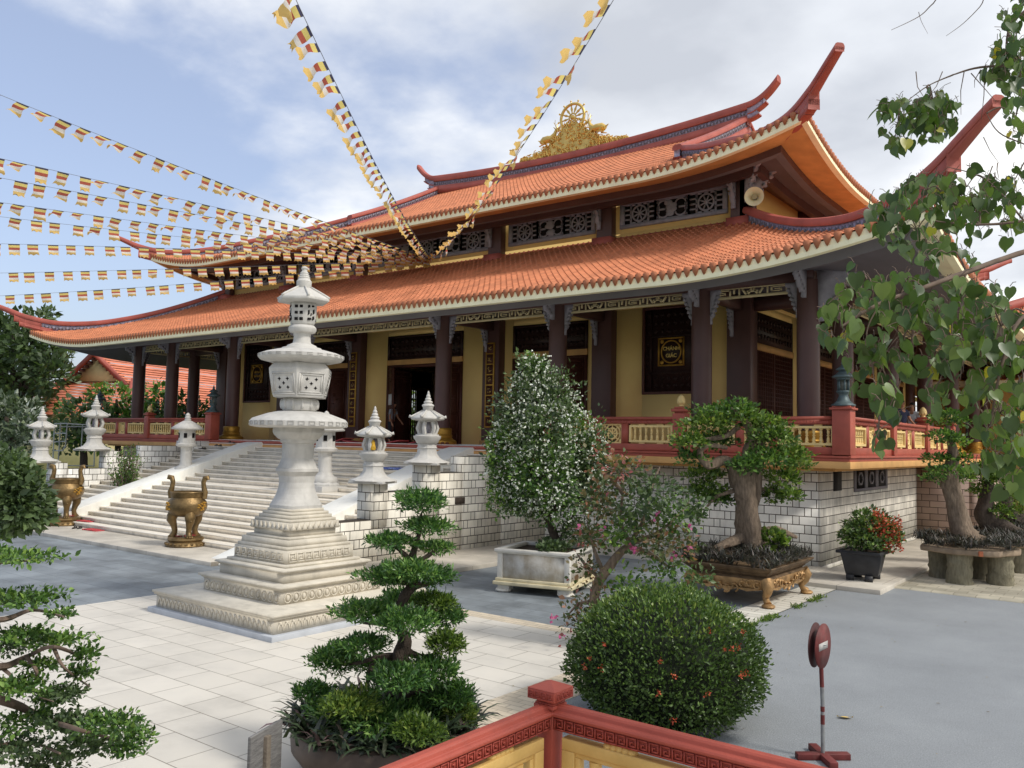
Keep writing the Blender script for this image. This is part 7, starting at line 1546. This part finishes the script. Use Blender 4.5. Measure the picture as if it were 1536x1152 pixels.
# ---------------------------------------------------------------- people
m_skin = mat('skin', srgb(176, 126, 98), .6, .05, 10); m_hair = mat('black_hair', srgb(24, 20, 20), .6, .1)
def skinmesh(name, pts, edges, rad, m, parent, sub=2, root=0):
    me = bpy.data.meshes.new(name); me.from_pydata([tuple(np.array(p)) for p in pts], edges, []); me.materials.append(m)
    o = bpy.data.objects.new(name, me); COL.objects.link(o); o.parent = parent; ORG[o.name] = ORG[parent.name]
    md = o.modifiers.new('skin', 'SKIN'); md.use_smooth_shade = True
    for i, r in enumerate(rad):
        v = me.skin_vertices[0].data[i]; r = r if hasattr(r, '__len__') else (r, r); v.radius = r; v.use_root = (i == root)
    s = o.modifiers.new('sub', 'SUBSURF'); s.levels = s.render_levels = sub; return o
def person(loc, rz, label, shirt, trouser, bend=0., arm=(.2, .35), shorts=False, k=1.0, hold=None):
    T = thing('person', label, 'person', (0, 0, 0)); fb = lambda z, y: (y+(-math.sin(bend)*(z-.92) if z > .92 else 0), z if z < .92 else .92+(z-.92)*math.cos(bend))
    P = []; Rr = []; Ed = []
    def add(p, r, par=None):
        P.append(p); Rr.append(r)
        if par is not None: Ed.append((par, len(P)-1))
        return len(P)-1
    def up(x, y, z): yy, zz_ = fb(z, y); return (x, yy, zz_)
    pel = add(up(0, 0, .92), (.15, .11)); w_ = add(up(0, 0, 1.08), (.13, .095), pel); ch = add(up(0, 0, 1.27), (.155, .11), w_); nk0 = add(up(0, .01, 1.38), (.08, .07), ch); nk = add(up(0, 0, 1.46), .05, nk0); hd = add(up(0, -.02, 1.54), (.068, .08), nk); hd2 = add(up(0, -.015, 1.61), (.072, .088), hd); add(up(0, 0, 1.665), (.05, .06), hd2)
    for s in (-1, 1):
        a = add((s*.09, 0, .86), .088, pel); kn = add((s*.10, -.02, .48), .058, a); an = add((s*.105, .015, .09), .040, kn); ft = add((s*.11, -.03, .035), .036, an); add((s*.115, -.16, .025), (.042, .024), ft)
        sh = add(up(s*.175, 0, 1.345), .056, ch); an_ = arm[0] if s < 0 else arm[1]; p = np.array(up(s*.20, 0, 1.32)); e = p+np.array([s*.05, -.27*math.sin(an_), -.27*math.cos(an_)]); el = add(tuple(e), .040, sh); wr = e+np.array([s*.0, -.25*math.sin(an_*2.0+.15), -.25*math.cos(an_*2.0+.15)]); wi = add(tuple(wr), .027, el); dv = unit(wr-e); pm = wr+dv*.06; pi_ = add(tuple(pm), (.036, .018), wi)
        for j, (off, ln) in enumerate(((-.03, .065), (-.01, .078), (.01, .072), (.028, .055))):
            b0 = pm+dv*.035+np.array([0, off, 0]); i0 = add(tuple(b0), .009, pi_); i1 = add(tuple(b0+dv*ln*.5+np.array([-s*.008, 0, 0])), .0085, i0); add(tuple(b0+dv*ln*.95+np.array([-s*.022, 0, 0])), .007, i1)
        t0 = add(tuple(pm+np.array([-s*.012, -.035, 0])), .010, pi_); add(tuple(pm+dv*.045+np.array([-s*.02, -.05, 0])), .009, t0)
    body = skinmesh('body', P, Ed, Rr, m_skin, T)
    # face
    f = MB(); hy, hz_ = fb(1.585, -.105); f.tube([(0, hy+.012, hz_+.02), (0, hy-.012, hz_-.015), (0, hy+.01, hz_-.025)], [.010, .015, .010], 6)
    for s in (-1, 1): f.ell((s*.078, hy+.085, hz_-.0), (.012, .022, .032), 8, 6)
    f.build('nose_and_ears', m_skin, body, smooth=60); f = MB()
    for s in (-1, 1): f.ell((s*.03, hy+.012, hz_+.018), (.012, .008, .007), 8, 5)
    f.ell((0, hy+.008, hz_-.05), (.022, .008, .006), 8, 5); f.build('eyes_and_mouth', m_hair, body)
    h = MB(); y0, z0 = fb(1.635, 0); h.ell((0, y0+.012, z0), (.085, .10, .075), 16, 10, noise=.06); y1, z1 = fb(1.57, .04); h.ell((0, y1+.01, z1), (.078, .065, .075), 12, 8, noise=.05); h.build('hair', m_hair, T, smooth=60)
    # clothes: shells grown round the same joints
    P2 = [up(0, 0, .88), up(0, 0, 1.08), up(0, 0, 1.27), up(0, .01, 1.385)]; R2 = [(.172, .13), (.15, .115), (.175, .128), (.085, .075)]; E2 = [(0, 1), (1, 2), (2, 3)]
    for s in (-1, 1):
        an_ = arm[0] if s < 0 else arm[1]; p = np.array(up(s*.20, 0, 1.32)); i = len(P2); P2 += [up(s*.175, 0, 1.345), tuple(p+np.array([s*.035, -.17*math.sin(an_), -.17*math.cos(an_)]))]; R2 += [.072, .060]; E2 += [(2, i), (i, i+1)]
    skinmesh('shirt', P2, E2, R2, shirt, T)
    P3_ = [(0, 0, .94), (0, 0, .84)]; R3_ = [(.165, .125), (.15, .12)]; E3 = [(0, 1)]
    for s in (-1, 1):
        i = len(P3_); P3_ += [(s*.09, 0, .78), (s*.10, -.02, .48), (s*.105, .015, .13)]; R3_ += [.098, .075, .064]; E3 += [(1, i), (i, i+1), (i+1, i+2)]
    skinmesh('trousers', P3_, E3, R3_, trouser, T)
    if hold: hold(T)
    T.location = loc; T.rotation_euler = (0, 0, rz); T.scale = (k, k, k); return T
m_sh1 = mat('grey_shirt', srgb(150, 152, 158), .85, .08, 6); m_sh2 = mat('white_shirt', srgb(226, 228, 230), .85, .05, 6); m_sh3 = mat('navy_shirt', srgb(44, 48, 70), .85, .1, 6); m_tr = mat('dark_trousers', srgb(46, 48, 56), .85, .1, 6)
person((-24.75, 24.3, FL), R_(100), 'person in a grey shirt and dark trousers stooping at the open centre door', m_sh1, m_tr, bend=.16, arm=(.12, .3), k=.97)
person((-6.35, 27.9, FL), R_(60), 'person in a dark navy shirt behind the side balustrade, left of the one in white', m_sh3, m_tr, k=.97)
person((-6.3, 29.0, FL), R_(-10), 'person in a white shirt behind the side balustrade, under the hanging leaves', m_sh2, m_tr, k=.95)
